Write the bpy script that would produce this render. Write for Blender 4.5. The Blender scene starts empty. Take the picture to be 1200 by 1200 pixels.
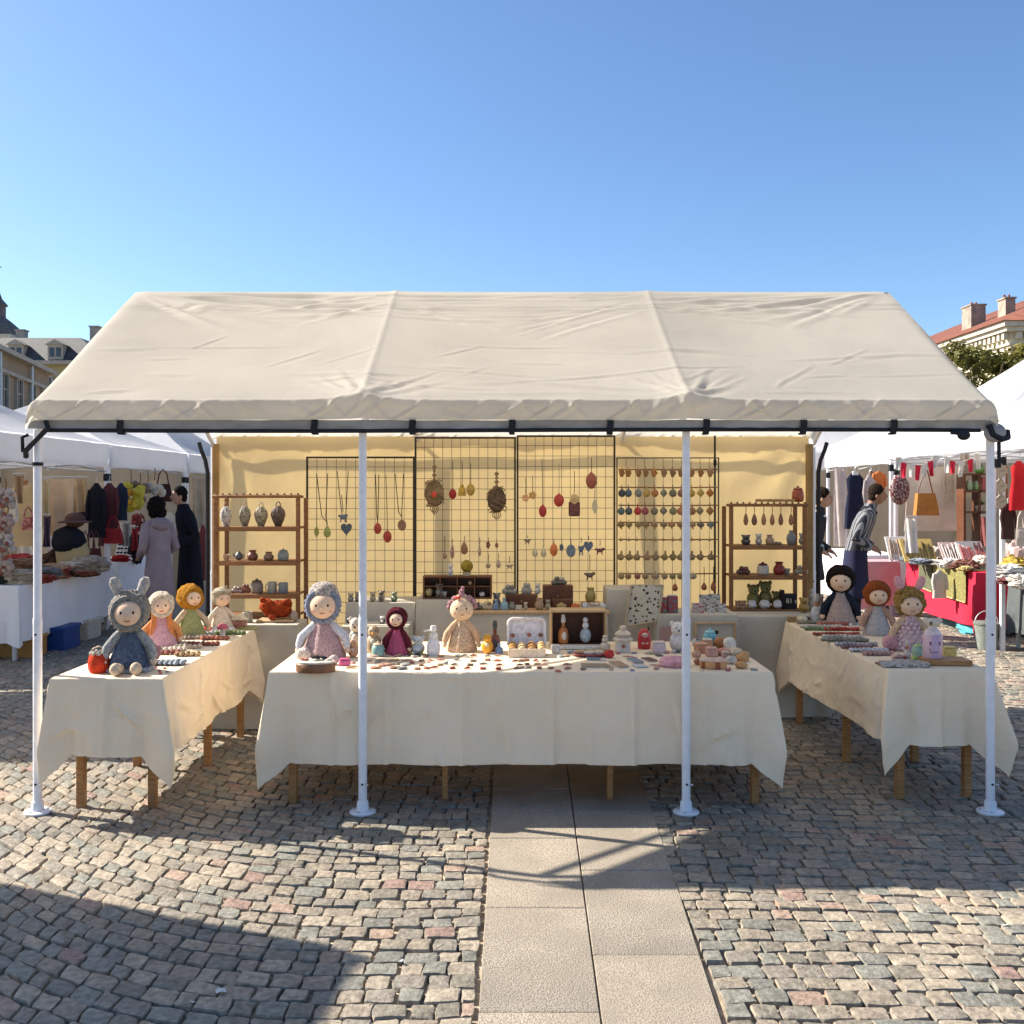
import bpy, math, random
import numpy as np
from mathutils import Vector, Matrix, noise
R = math.radians; PI = math.pi
rnd = random.Random(11)
SC = bpy.context.scene; COL = SC.collection
# ---------------------------------------------------------------- camera, sky, sun, exposure
H = 1.7; F = 1150.0
cd = bpy.data.cameras.new('camera'); cam = bpy.data.objects.new('camera', cd); COL.objects.link(cam)
cam.location = (0, 0, H); cam.rotation_euler = (R(90), 0, 0)
cd.sensor_width = 36; cd.lens = 36 * F / 1200; cd.shift_y = -25 / 1200; cd.clip_start = .05; cd.clip_end = 5000
SC.camera = cam
SUN = Vector((-1.30, .425, 1)).normalized()
W = bpy.data.worlds.new('World'); SC.world = W; W.use_nodes = True
wn = W.node_tree.nodes; wl = W.node_tree.links
sky = wn.new('ShaderNodeTexSky'); sky.sky_type = 'NISHITA'; sky.sun_disc = False
sky.sun_elevation = math.asin(SUN.z); sky.sun_rotation = math.atan2(SUN.x, SUN.y)
sky.air_density = 1.0; sky.dust_density = 1.2; sky.ozone_density = 4.1; sky.altitude = 800
hs = wn.new('ShaderNodeHueSaturation'); hs.inputs['Saturation'].default_value = 1.06; wl.new(sky.outputs[0], hs.inputs['Color'])
wl.new(hs.outputs[0], wn['Background'].inputs[0]); wn['Background'].inputs[1].default_value = .089
sd = bpy.data.lights.new('sun', 'SUN'); so = bpy.data.objects.new('sun', sd); COL.objects.link(so)
sd.energy = 4.9; sd.angle = R(.5); sd.color = (1, .93, .82); so.rotation_euler = SUN.to_track_quat('Z', 'Y').to_euler()
SC.view_settings.view_transform = 'Standard'; SC.view_settings.look = 'None'
SC.view_settings.exposure = 1.2; SC.view_settings.gamma = 1
SC.render.engine = 'CYCLES'; SC.cycles.use_denoising = True; SC.cycles.max_bounces = 8
SC.cycles.transparent_max_bounces = 8; SC.cycles.caustics_reflective = False; SC.cycles.caustics_refractive = False

def at(u, v, Y): return Vector(((u - 600) / F * Y, Y, H - (v - 575) / F * Y))
def onz(u, v, z):
    Y = (H - z) * F / (v - 575.0)
    return Vector(((u - 600) / F * Y, Y, z))

# ---------------------------------------------------------------- materials
MATS = {}
def mat(name, col, rough=.75, var=.12, sc=9, bump=.15, bsc=60, metal=0, kind='noise', col2=None, pat=None, psc=30, trans=0, spec=.3, dist=.01, coat=0, det=6):
    if name in MATS: return MATS[name]
    m = bpy.data.materials.new(name); m.use_nodes = True; MATS[name] = m
    n = m.node_tree.nodes; l = m.node_tree.links
    b = n['Principled BSDF']; tc = n.new('ShaderNodeTexCoord'); O = tc.outputs['Object']
    nz = n.new('ShaderNodeTexNoise'); nz.inputs['Scale'].default_value = sc; nz.inputs['Detail'].default_value = det
    l.new(O, nz.inputs['Vector'])
    def mix(f, a, c):
        x = n.new('ShaderNodeMix'); x.data_type = 'RGBA'
        if isinstance(f, float): x.inputs[0].default_value = f
        else: l.new(f, x.inputs[0])
        for i, q in ((6, a), (7, c)):
            if isinstance(q, tuple): x.inputs[i].default_value = q
            else: l.new(q, x.inputs[i])
        return x.outputs[2]
    dk = tuple(max(0, c * (1 - var * 1.6)) for c in col) + (1,); lt = tuple(min(1, c * (1 + var * 1.3)) for c in col) + (1,)
    mr = n.new('ShaderNodeMapRange'); mr.inputs[1].default_value = .3; mr.inputs[2].default_value = .7; l.new(nz.outputs[0], mr.inputs[0])
    c = mix(mr.outputs[0], dk, lt)
    if pat:
        c2 = tuple(col2) + (1,)
        if pat == 'stripe':
            t = n.new('ShaderNodeTexWave'); t.inputs['Scale'].default_value = psc; t.inputs['Distortion'].default_value = .6; l.new(O, t.inputs[0]); out = t.outputs[1]; lo, hi = .45, .6
        elif pat == 'dots':
            t = n.new('ShaderNodeTexVoronoi'); t.inputs['Scale'].default_value = psc; l.new(O, t.inputs['Vector']); out = t.outputs['Distance']; lo, hi = .38, .28
        elif pat == 'blotch':
            t = n.new('ShaderNodeTexNoise'); t.inputs['Scale'].default_value = psc; t.inputs['Detail'].default_value = 3; l.new(O, t.inputs['Vector']); out = t.outputs[0]; lo, hi = .5, .56
        elif pat == 'grain':
            mp = n.new('ShaderNodeMapping'); mp.inputs['Scale'].default_value = (1, 1, 7) if psc > 0 else (7, 1, 7); l.new(O, mp.inputs[0])
            t = n.new('ShaderNodeTexNoise'); t.inputs['Scale'].default_value = abs(psc); t.inputs['Detail'].default_value = 8; l.new(mp.outputs[0], t.inputs['Vector']); out = t.outputs[0]; lo, hi = .35, .7
        q = n.new('ShaderNodeMapRange'); q.inputs[1].default_value = lo; q.inputs[2].default_value = hi; l.new(out, q.inputs[0])
        c = mix(q.outputs[0], c, c2)
    l.new(c, b.inputs['Base Color'])
    b.inputs['Roughness'].default_value = rough; b.inputs['Metallic'].default_value = metal
    b.inputs['Specular IOR Level'].default_value = spec
    if coat: b.inputs['Coat Weight'].default_value = coat; b.inputs['Coat Roughness'].default_value = .12
    bo = None
    if bump:
        if kind == 'knit':
            t = n.new('ShaderNodeTexVoronoi'); t.inputs['Scale'].default_value = bsc; l.new(O, t.inputs['Vector']); ho = t.outputs['Distance']
        elif kind == 'cloth':
            a1 = n.new('ShaderNodeTexNoise'); a1.inputs['Scale'].default_value = bsc; a1.inputs['Detail'].default_value = 4; a1.inputs['Distortion'].default_value = .35; l.new(O, a1.inputs['Vector'])
            a2 = n.new('ShaderNodeTexNoise'); a2.inputs['Scale'].default_value = bsc * 45; l.new(O, a2.inputs['Vector'])
            ma = n.new('ShaderNodeMath'); ma.operation = 'MULTIPLY_ADD'; ma.inputs[1].default_value = .09; l.new(a2.outputs[0], ma.inputs[0]); l.new(a1.outputs[0], ma.inputs[2]); ho = ma.outputs[0]
        elif kind == 'tile':
            t = n.new('ShaderNodeTexWave'); t.inputs['Scale'].default_value = bsc; l.new(O, t.inputs[0]); ho = t.outputs[1]
        else:
            t = n.new('ShaderNodeTexNoise'); t.inputs['Scale'].default_value = bsc; t.inputs['Detail'].default_value = 5; l.new(O, t.inputs['Vector']); ho = t.outputs[0]
        bp = n.new('ShaderNodeBump'); bp.inputs['Strength'].default_value = bump; bp.inputs['Distance'].default_value = dist
        l.new(ho, bp.inputs['Height']); l.new(bp.outputs[0], b.inputs['Normal']); bo = bp.outputs[0]
    if trans:
        tr = n.new('ShaderNodeBsdfTranslucent'); l.new(c, tr.inputs[0])
        if bo: l.new(bo, tr.inputs['Normal'])
        ms = n.new('ShaderNodeMixShader'); ms.inputs[0].default_value = trans
        l.new(b.outputs[0], ms.inputs[1]); l.new(tr.outputs[0], ms.inputs[2]); l.new(ms.outputs[0], n['Material Output'].inputs[0])
    return m

def paint(c, rough=.45, name=None):      # glazed ceramic or painted wood of one colour
    return mat('glaze %.2f %.2f %.2f %.1f' % (*c, rough), c, rough, .14, 45, .12, 130, coat=.25 if rough < .5 else 0, dist=.002)
def wool(c, s=90, b=.8):
    return mat('wool %.2f %.2f %.2f %d' % (*c, s), c, .95, .22, 22, b, s, kind='knit', spec=.1, dist=.012)
def felt(c):
    return mat('felt %.2f %.2f %.2f' % c, c, .92, .16, 26, .4, 170, spec=.12, dist=.005)
def fabric(c, tr=0):
    return mat('fabric %.2f %.2f %.2f %.2f' % (*c, tr), c, .9, .1, 5, .35, 9, kind='cloth', trans=tr, spec=.15, dist=.03)
def mottled(c, c2, s=70):
    return mat('mottled %.2f %.2f %.2f %.2f %d' % (*c, c2[0], s), c, .4, .15, 40, .25, 90, col2=c2, pat='blotch', psc=s, coat=.15, dist=.003)

M_wood = mat('pine wood', (.42, .22, .085), .55, .15, 6, .12, 40, col2=(.27, .125, .045), pat='grain', psc=14, dist=.004)
M_woodd = mat('dark wood', (.14, .052, .024), .5, .2, 7, .15, 40, col2=(.08, .03, .016), pat='grain', psc=14, dist=.004)
M_woodl = mat('light wood', (.55, .37, .2), .6, .12, 7, .1, 40, col2=(.42, .26, .13), pat='grain', psc=-14, dist=.004)
M_rack = mat('rack wood', (.25, .115, .045), .55, .15, 6, .12, 40, col2=(.15, .065, .025), pat='grain', psc=14, dist=.004)
M_pole = mat('white enamel', (.74, .75, .79), .4, .05, 22, .06, 30, dist=.003, coat=.1)
M_black = mat('black webbing', (.012, .013, .018), .7, .2, 30, .3, 120, dist=.003)
M_blackm = mat('black wire', (.03, .024, .02), .5, .2, 30, 0)
M_cloth = mat('cream cotton', (.90, .755, .56), .9, .03, 3, .5, 6, kind='cloth', trans=.10, spec=.1, dist=.05)
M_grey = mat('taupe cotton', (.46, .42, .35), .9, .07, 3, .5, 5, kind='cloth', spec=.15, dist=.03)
M_canopy = mat('cream canopy', (.715, .66, .56), .72, .06, 1.6, .18, 3.2, kind='cloth', trans=.54, spec=.25, dist=.04)
M_val = mat('grey hem', (.33, .33, .33), .6, .12, 9, .5, 6, kind='cloth', trans=.1, dist=.03)
M_wall = mat('yellow back cloth', (.89, .77, .525), .95, .04, 1.2, .3, 2.2, kind='cloth', trans=.68, spec=.02, dist=.06)
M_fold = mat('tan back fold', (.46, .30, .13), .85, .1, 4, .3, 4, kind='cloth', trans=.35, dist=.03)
M_white = mat('white tent cloth', (.80, .80, .81), .7, .03, 2, .3, 3, kind='cloth', trans=.5, dist=.05)
M_tcloth = mat('white table linen', (.76, .76, .78), .9, .04, 3, .5, 4, kind='cloth', dist=.03)
M_steel = mat('grey steel', (.5, .52, .55), .4, .08, 20, .05, 40, metal=.4)
M_eye = mat('black bead', (.01, .008, .008), .2, 0, 20, 0)
M_doll = mat('doll skin', (.72, .50, .35), .9, .05, 20, .15, 120, dist=.003)
M_glass = mat('dark window glass', (.035, .045, .06), .15, .3, 3, .0, 3, spec=.6)

# ---------------------------------------------------------------- mesh builder
class MB:
    def __init__(s): s.v = []; s.f = []; s.mi = []; s.M = None
    def add(s, vs, fs, mi=0):
        b = len(s.v); M = s.M
        s.v.extend(tuple(M @ Vector(p)) if M else tuple(p) for p in vs)
        s.f.extend([tuple(i + b for i in f) for f in fs]); s.mi.extend([mi] * len(fs)); return s
    def box(s, c, d, mi=0, bv=.0, rz=0):
        x, y, z = (q / 2 for q in d); bv = min(bv, x * .9, y * .9, z * .9)
        cs, sn = math.cos(rz), math.sin(rz)
        T = lambda p: (c[0] + p[0] * cs - p[1] * sn, c[1] + p[0] * sn + p[1] * cs, c[2] + p[2])
        if bv <= 0:
            vs = [T((a * x, b * y, e * z)) for a in (-1, 1) for b in (-1, 1) for e in (-1, 1)]
            return s.add(vs, [(0, 1, 3, 2), (4, 6, 7, 5), (0, 4, 5, 1), (2, 3, 7, 6), (0, 2, 6, 4), (1, 5, 7, 3)], mi)
        vs = []; I = {}
        for a in (-1, 1):
            for b in (-1, 1):
                for e in (-1, 1):
                    for k in range(3):
                        q = [a * (x - bv), b * (y - bv), e * (z - bv)]; q[k] = (a * x, b * y, e * z)[k]
                        I[a, b, e, k] = len(vs); vs.append(T(q))
        fs = []
        for a in (-1, 1):
            fs.append([I[a, b, e, 0] for b, e in ((-1, -1), (-1, 1), (1, 1), (1, -1))][::-a])
            fs.append([I[b, a, e, 1] for b, e in ((-1, -1), (-1, 1), (1, 1), (1, -1))][::a])
            fs.append([I[b, e, a, 2] for b, e in ((-1, -1), (-1, 1), (1, 1), (1, -1))][::-a])
        for a in (-1, 1):
            for b in (-1, 1):
                fs.append((I[a, b, -1, 0], I[a, b, 1, 0], I[a, b, 1, 1], I[a, b, -1, 1]))
                fs.append((I[a, -1, b, 0], I[a, 1, b, 0], I[a, 1, b, 2], I[a, -1, b, 2]))
                fs.append((I[-1, a, b, 1], I[1, a, b, 1], I[1, a, b, 2], I[-1, a, b, 2]))
                for e in (-1, 1): fs.append((I[a, b, e, 0], I[a, b, e, 1], I[a, b, e, 2]))
        return s.add(vs, fs, mi)
    def lathe(s, prof, c=(0, 0, 0), n=16, mi=0, sx=1, sy=1, fn=None):
        vs = []; fs = []
        for r, z in prof:
            for i in range(n):
                a = 2 * PI * i / n; k = fn(a, z) if fn else 1
                vs.append((c[0] + r * k * math.cos(a) * sx, c[1] + r * k * math.sin(a) * sy, c[2] + z))
        for j in range(len(prof) - 1):
            for i in range(n):
                p = j * n + i; q = j * n + (i + 1) % n
                fs.append((p, q, q + n, p + n))
        if prof[0][0] > 1e-5: fs.append(tuple(range(n))[::-1])
        if prof[-1][0] > 1e-5: fs.append(tuple(range((len(prof) - 1) * n, len(prof) * n)))
        return s.add(vs, fs, mi)
    def ball(s, c, r, n=12, mi=0, nz=0, ns=6, seed=0, M=None):
        if not isinstance(r, (tuple, list)): r = (r, r, r)
        vs = []; fs = []; m = max(4, n * 2 // 3)
        for j in range(m + 1):
            th = PI * j / m
            for i in range(n):
                a = 2 * PI * i / n
                d = Vector((math.sin(th) * math.cos(a), math.sin(th) * math.sin(a), math.cos(th)))
                k = 1 + (nz * noise.noise(d * ns * .5 + Vector((seed * 7.1, seed, 0))) if nz else 0)
                p = Vector((d.x * r[0] * k, d.y * r[1] * k, d.z * r[2] * k))
                if M: p = M @ p
                vs.append((c[0] + p.x, c[1] + p.y, c[2] + p.z))
        for j in range(m):
            for i in range(n):
                p = j * n + i; q = j * n + (i + 1) % n
                if j == 0: fs.append((p, p + n, q + n))
                elif j == m - 1: fs.append((p, p + n, q))
                else: fs.append((p, p + n, q + n, q))
        return s.add(vs, fs, mi)
    def tube(s, pts, r, n=8, mi=0, flat=1):
        pts = [Vector(p) for p in pts]; N = len(pts); vs = []; fs = []
        rr = r if isinstance(r, (list, tuple)) else [r] * N
        up = None
        for k, p in enumerate(pts):
            t = (pts[min(k + 1, N - 1)] - pts[max(k - 1, 0)]).normalized()
            if up is None: up = Vector((0, 0, 1)) if abs(t.z) < .9 else Vector((0, 1, 0))
            sd_ = t.cross(up).normalized(); up = sd_.cross(t).normalized()
            for i in range(n):
                a = 2 * PI * i / n
                vs.append(p + (sd_ * math.cos(a) + up * math.sin(a) * flat) * rr[k])
        for k in range(N - 1):
            for i in range(n):
                p = k * n + i; q = k * n + (i + 1) % n; fs.append((p, q, q + n, p + n))
        fs.append(tuple(range(n))[::-1]); fs.append(tuple(range((N - 1) * n, N * n)))
        return s.add(vs, fs, mi)
    def sheet(s, fn, nu, nv, mi=0, th=0):
        vs = [Vector(fn(i / nu, j / nv)) for j in range(nv + 1) for i in range(nu + 1)]; w = nu + 1
        fs = [(j * w + i, j * w + i + 1, (j + 1) * w + i + 1, (j + 1) * w + i) for j in range(nv) for i in range(nu)]
        if th:
            b = len(vs); nn = []
            for j in range(nv + 1):
                for i in range(nu + 1):
                    du = vs[j * w + min(i + 1, nu)] - vs[j * w + max(i - 1, 0)]; dv = vs[min(j + 1, nv) * w + i] - vs[max(j - 1, 0) * w + i]
                    q = du.cross(dv); nn.append(q.normalized() if q.length > 1e-9 else Vector((0, 0, 1)))
            vs = vs + [p - q * th for p, q in zip(vs, nn)]
            fs = fs + [tuple(i + b for i in f)[::-1] for f in fs]
            rim = [i for i in range(nu)] ; per = [j * w for j in range(nv, 0, -1)]
            loop = [(i) for i in range(nu)] + [j * w + nu for j in range(nv)] + [nv * w + i for i in range(nu, 0, -1)] + [j * w for j in range(nv, 0, -1)]
            for a, c in zip(loop, loop[1:] + loop[:1]): fs.append((c, a, a + b, c + b))
        return s.add(vs, fs, mi)
    def prism(s, poly, y0, y1, mi=0, axis='y'):      # polygon in x,z extruded along y
        n = len(poly)
        vs = [(p[0], y0, p[1]) for p in poly] + [(p[0], y1, p[1]) for p in poly]
        fs = [tuple(range(n)), tuple(range(n, 2 * n))[::-1]] + [(i, i + n, (i + 1) % n + n, (i + 1) % n) for i in range(n)]
        return s.add(vs, fs, mi)
    def build(s, name, mats, parent=None, loc=(0, 0, 0), rz=0, world=False, ang=38):
        me = bpy.data.meshes.new(name); me.from_pydata(s.v, [], s.f)
        if not isinstance(mats, (list, tuple)): mats = [mats]
        for m in mats: me.materials.append(m)
        me.polygons.foreach_set('material_index', s.mi)
        me.polygons.foreach_set('use_smooth', [True] * len(s.f)); me.update()
        me.set_sharp_from_angle(angle=R(ang))
        o = bpy.data.objects.new(name, me); COL.objects.link(o)
        o.location = loc; o.rotation_euler = (0, 0, rz)
        if parent:
            o.parent = parent
            if world: o.location = -Vector(parent.location)
        return o

LABELS = {}
def tag(o, label=None, cat=None, group=None, kind=None):
    if label: o['label'] = label; LABELS.setdefault(label, []).append(o.name)
    if cat: o['category'] = cat
    if group: o['group'] = group
    if kind: o['kind'] = kind
    return o
def T(name, label, cat, loc, group=None, rz=0, s=1):
    o = bpy.data.objects.new(name, None); COL.objects.link(o); o.empty_display_size = .1
    o.location = loc; o.rotation_euler = (0, 0, rz); o.scale = (s, s, s) if not isinstance(s, tuple) else s
    return tag(o, label, cat, group)
def one(mb, name, mats, label, cat, loc=(0, 0, 0), group=None, rz=0): return tag(mb.build(name, mats, None, loc, rz), label, cat, group)
def struct(mb, name, mats, kind='structure'): return tag(mb.build(name, mats), kind=kind)
ORD = 'first second third fourth fifth sixth seventh eighth ninth tenth eleventh twelfth thirteenth fourteenth fifteenth sixteenth'.split()
# ---------------------------------------------------------------- setting: ground
def stone_mat():
    m = bpy.data.materials.new('granite setts'); m.use_nodes = True; n = m.node_tree.nodes; l = m.node_tree.links; b = n['Principled BSDF']
    g = n.new('ShaderNodeNewGeometry'); r = n.new('ShaderNodeValToRGB'); l.new(g.outputs['Random Per Island'], r.inputs[0])
    cs = [(0, (.205, .18, .14)), (.14, (.27, .225, .17)), (.3, (.235, .205, .165)), (.45, (.33, .275, .205)), (.58, (.22, .212, .175)), (.7, (.28, .23, .175)), (.8, (.19, .182, .152)), (.875, (.33, .275, .205)), (.96, (.33, .235, .175)), (.985, (.27, .18, .145))]
    r.color_ramp.interpolation = 'CONSTANT'
    while len(r.color_ramp.elements) < len(cs): r.color_ramp.elements.new(.5)
    for e, (p, c) in zip(r.color_ramp.elements, cs): e.position = p; e.color = c + (1,)
    tc = n.new('ShaderNodeTexCoord')
    def nz(sc, det):
        t = n.new('ShaderNodeTexNoise'); t.inputs['Scale'].default_value = sc; t.inputs['Detail'].default_value = det; l.new(tc.outputs['Object'], t.inputs['Vector']); return t.outputs[0]
    a = nz(38, 8); mr = n.new('ShaderNodeMapRange'); mr.inputs[1].default_value = .25; mr.inputs[2].default_value = .75; mr.inputs[3].default_value = .55; mr.inputs[4].default_value = 1.36; l.new(a, mr.inputs[0])
    big = nz(.8, 3); mb_ = n.new('ShaderNodeMapRange'); mb_.inputs[1].default_value = .3; mb_.inputs[2].default_value = .7; mb_.inputs[3].default_value = .86; mb_.inputs[4].default_value = 1.12; l.new(big, mb_.inputs[0])
    mm = n.new('ShaderNodeMath'); mm.operation = 'MULTIPLY'; l.new(mr.outputs[0], mm.inputs[0]); l.new(mb_.outputs[0], mm.inputs[1])
    x = n.new('ShaderNodeMix'); x.data_type = 'RGBA'; x.blend_type = 'MULTIPLY'; x.inputs[0].default_value = 1
    l.new(r.outputs[0], x.inputs[6]); l.new(mm.outputs[0], x.inputs[7]); l.new(x.outputs[2], b.inputs['Base Color'])
    b.inputs['Roughness'].default_value = .68; b.inputs['Specular IOR Level'].default_value = .35
    bp = n.new('ShaderNodeBump'); bp.inputs['Strength'].default_value = .55; bp.inputs['Distance'].default_value = .012
    b2 = nz(55, 6); l.new(b2, bp.inputs['Height']); l.new(bp.outputs[0], b.inputs['Normal'])
    return m
M_stone = stone_mat()
M_sand = mat('joint sand', (.40, .32, .225), .95, .28, 14, .6, 120, dist=.01)
M_slab = mat('granite slab', (.36, .305, .235), .85, .16, 3.0, .8, 160, col2=(.255, .21, .16), pat='blotch', psc=120, dist=.006)

PL = lambda y: -.11
PR = lambda y: .67 + .036 * (y - 3.2)
PC = lambda y: .285 + .018 * (y - 3.2)
def paved():
    mb = MB(); V = mb.v; Fc = mb.f
    def stone(P4, h):                       # P4: four corners in plan
        c = [sum(p[k] for p in P4) / 4 for k in (0, 1)]
        b = len(V); rings = ((1.0, -.012), (.99, h * .62), (.935, h * .95), (.78, h))
        tx, ty = rnd.uniform(-.03, .03), rnd.uniform(-.03, .03)
        base = []
        for i in range(4):
            p, q = P4[i], P4[(i + 1) % 4]
            for f_ in (.075, .5, .925):
                j = rnd.uniform(-.0045, .0045); k = rnd.uniform(-.0045, .0045)
                base.append((p[0] + (q[0] - p[0]) * f_ + j, p[1] + (q[1] - p[1]) * f_ + k))
        n = 12
        for s_, z in rings:
            for p in base:
                dx, dy = p[0] - c[0], p[1] - c[1]
                V.append((c[0] + dx * s_, c[1] + dy * s_, z + (dx * tx + dy * ty + rnd.uniform(-.0014, .0014) if z > 0 else 0)))
        V.append((c[0], c[1], h + .001)); fs = 0
        for k in range(3):
            for i in range(n):
                p = b + k * n + i; q = b + k * n + (i + 1) % n; Fc.append((p, q, q + n, p + n)); fs += 1
        for i in range(n): Fc.append((b + 3 * n + i, b + 3 * n + (i + 1) % n, b + 4 * n)); fs += 1
        mb.mi.extend([0] * fs)
    g = .0034
    bend = lambda d: (0 if d < .55 else .30 * (d - .55) ** 2 if d < 2.0 else .30 * 1.45 ** 2 + .87 * (d - 2.0)) 
    for side in (-1, 1):
        t = .6
        while t < 13.2:
            rh = rnd.uniform(.080, .103)
            d = 0.0; j0 = rnd.uniform(.04, .12); first = True
            while d < 8.2:
                w = j0 if first and rnd.random() < .5 else rnd.uniform(.072, .128); first = False
                def wp(dd, tt):
                    if side < 0:
                        return (PL(tt) - .012 - dd, tt + bend(dd) - 1.1 * (dd > 99) + .012 * math.sin(dd * 3.1 + tt))
                    y = tt - .035 * dd - .012 * dd * dd * .4 + .014 * math.sin(dd * 2.3 + tt * 1.7)
                    return (PR(y) + .012 + dd + .03 * math.sin(tt * .9), y)
                P4 = [wp(d + g, t + g), wp(d + w - g, t + g), wp(d + w - g, t + rh - g), wp(d + g, t + rh - g)]
                cx = (P4[0][0] + P4[2][0]) / 2; cy = (P4[0][1] + P4[2][1]) / 2
                if 1.2 < cy < 13 and abs(cx) < .56 * cy + 1.6 and not (side < 0 and cx > 7):
                    P4 = [(p[0] + rnd.uniform(-.005, .005), p[1] + rnd.uniform(-.005, .005)) for p in P4]
                    if side < 0: P4 = P4[::-1]
                    stone(P4, rnd.uniform(.013, .023))
                d += w
            t += rh
    return mb
# rows left of the path bend away, so start them nearer the camera
struct(paved(), 'cobblestones', M_stone)
g_ = MB(); S = 1500
g_.add([(-S, -60, .0), (S, -60, .0), (S, S, .0), (-S, S, .0)], [(0, 1, 2, 3)])
M_far = mat('square paving', (.30, .25, .19), .9, .25, 5, .9, 9, kind='knit', dist=.03)
def groundmat():
    m = M_sand; return m
struct(g_, 'ground', M_sand)
# coarse setts further off, one slightly raised sheet with stone relief in its surface
far = MB()
far.add([(-60, 12.95, .006), (60, 12.95, .006), (60, 140, .006), (-60, 140, .006)], [(0, 1, 2, 3)])
struct(far, 'square', M_far)
sl = MB()
def slab(xa, xb, y0, y1):
    e = .0028
    z1 = .018; P = [(xa(y0) + e, y0 + e), (xb(y0) - e, y0 + e), (xb(y1) - e, y1 - e), (xa(y1) + e, y1 - e)]
    cx = sum(p[0] for p in P) / 4; cy = sum(p[1] for p in P) / 4; k = .988
    V = [(x, y, -.01) for x, y in P] + [(x, y, z1 - .004) for x, y in P] + [(cx + (x - cx) * k, cy + (y - cy) * k, z1 + rnd.uniform(-.001, .001)) for x, y in P]
    sl.add(V, [(0, 1, 5, 4), (1, 2, 6, 5), (2, 3, 7, 6), (3, 0, 4, 7), (4, 5, 9, 8), (5, 6, 10, 9), (6, 7, 11, 10), (7, 4, 8, 11), (8, 9, 10, 11)])
y = .8
for k in range(16):
    slab(PL, PC, y, y + .79); y += .79
y = 1.2 - .01
for k in range(16):
    slab(PC, PR, y, y + .79); y += .79
struct(sl, 'path', M_slab)
# ---------------------------------------------------------------- main tent
RX = [-2.48, -.78, .91, 2.5]         # post lines
RY, RZ, EY, EZ = 6.58, 3.035, 5.06, 2.175
tent = T('market_tent', 'long cream ridge roof market tent with white poles and yellow back cloth', 'tent', (0, RY, 0))
def wr(x, y, s1, s2): return noise.noise(Vector((x * s1, y * s2, 3.3)))
def creases(seed, n, free):
    """tension creases of a taut sheet: many long thin ridges, fanning from the ridge ends and running along the bays"""
    r_ = random.Random(seed); L = []
    for cx, s_ in ((-2.53, 1), (2.53, -1)):
        for k in range(20):
            a = R(r_.uniform(2, 42)) ; L_ = r_.uniform(.35, 1.7) * (1.15 - a * .8); st = r_.uniform(.02, .25)
            L.append((cx + s_ * math.cos(a) * st, math.sin(a) * st + .01, s_ * math.cos(a), math.sin(a), L_, r_.uniform(.015, .032), r_.uniform(.004, .0095), r_.uniform(-.12, .12)))
    for cx in (RX[1], RX[2]):
        for s_ in (-1, 1):
            for k in range(8):
                a = R(r_.uniform(-6, 38)); st = r_.uniform(.02, .1); L.append((cx + s_ * st, r_.uniform(.04, .4), s_ * math.cos(a), math.sin(a), r_.uniform(.3, 1.1), r_.uniform(.014, .026), r_.uniform(.003, .0065), r_.uniform(-.15, .15)))
            for k in range(9):                    # up from where the eave is pinched at the posts
                a = R(r_.uniform(15, 75)); L.append((cx + s_ * r_.uniform(.01, .06), 1.70, s_ * math.cos(a), -math.sin(a), r_.uniform(.15, .5), r_.uniform(.014, .024), r_.uniform(.002, .0045), 0))
    for k in range(n):
        a = R(r_.gauss(0, 9)); L.append((r_.uniform(-2.5, 2.3), r_.choice([r_.uniform(.05, .5), r_.uniform(.9, 1.65)]), math.cos(a), math.sin(a), r_.uniform(.25, 1.1), r_.uniform(.011, .024), r_.uniform(.0015, .005), r_.uniform(-.1, .1)))
    for k in range(10):
        a = R(r_.uniform(-60, -35)); L.append((r_.uniform(-2.3, 2.2), r_.uniform(.8, 1.6), math.cos(a), math.sin(a), r_.uniform(.15, .5), .012, r_.uniform(.0015, .004), 0))
    return L
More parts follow.
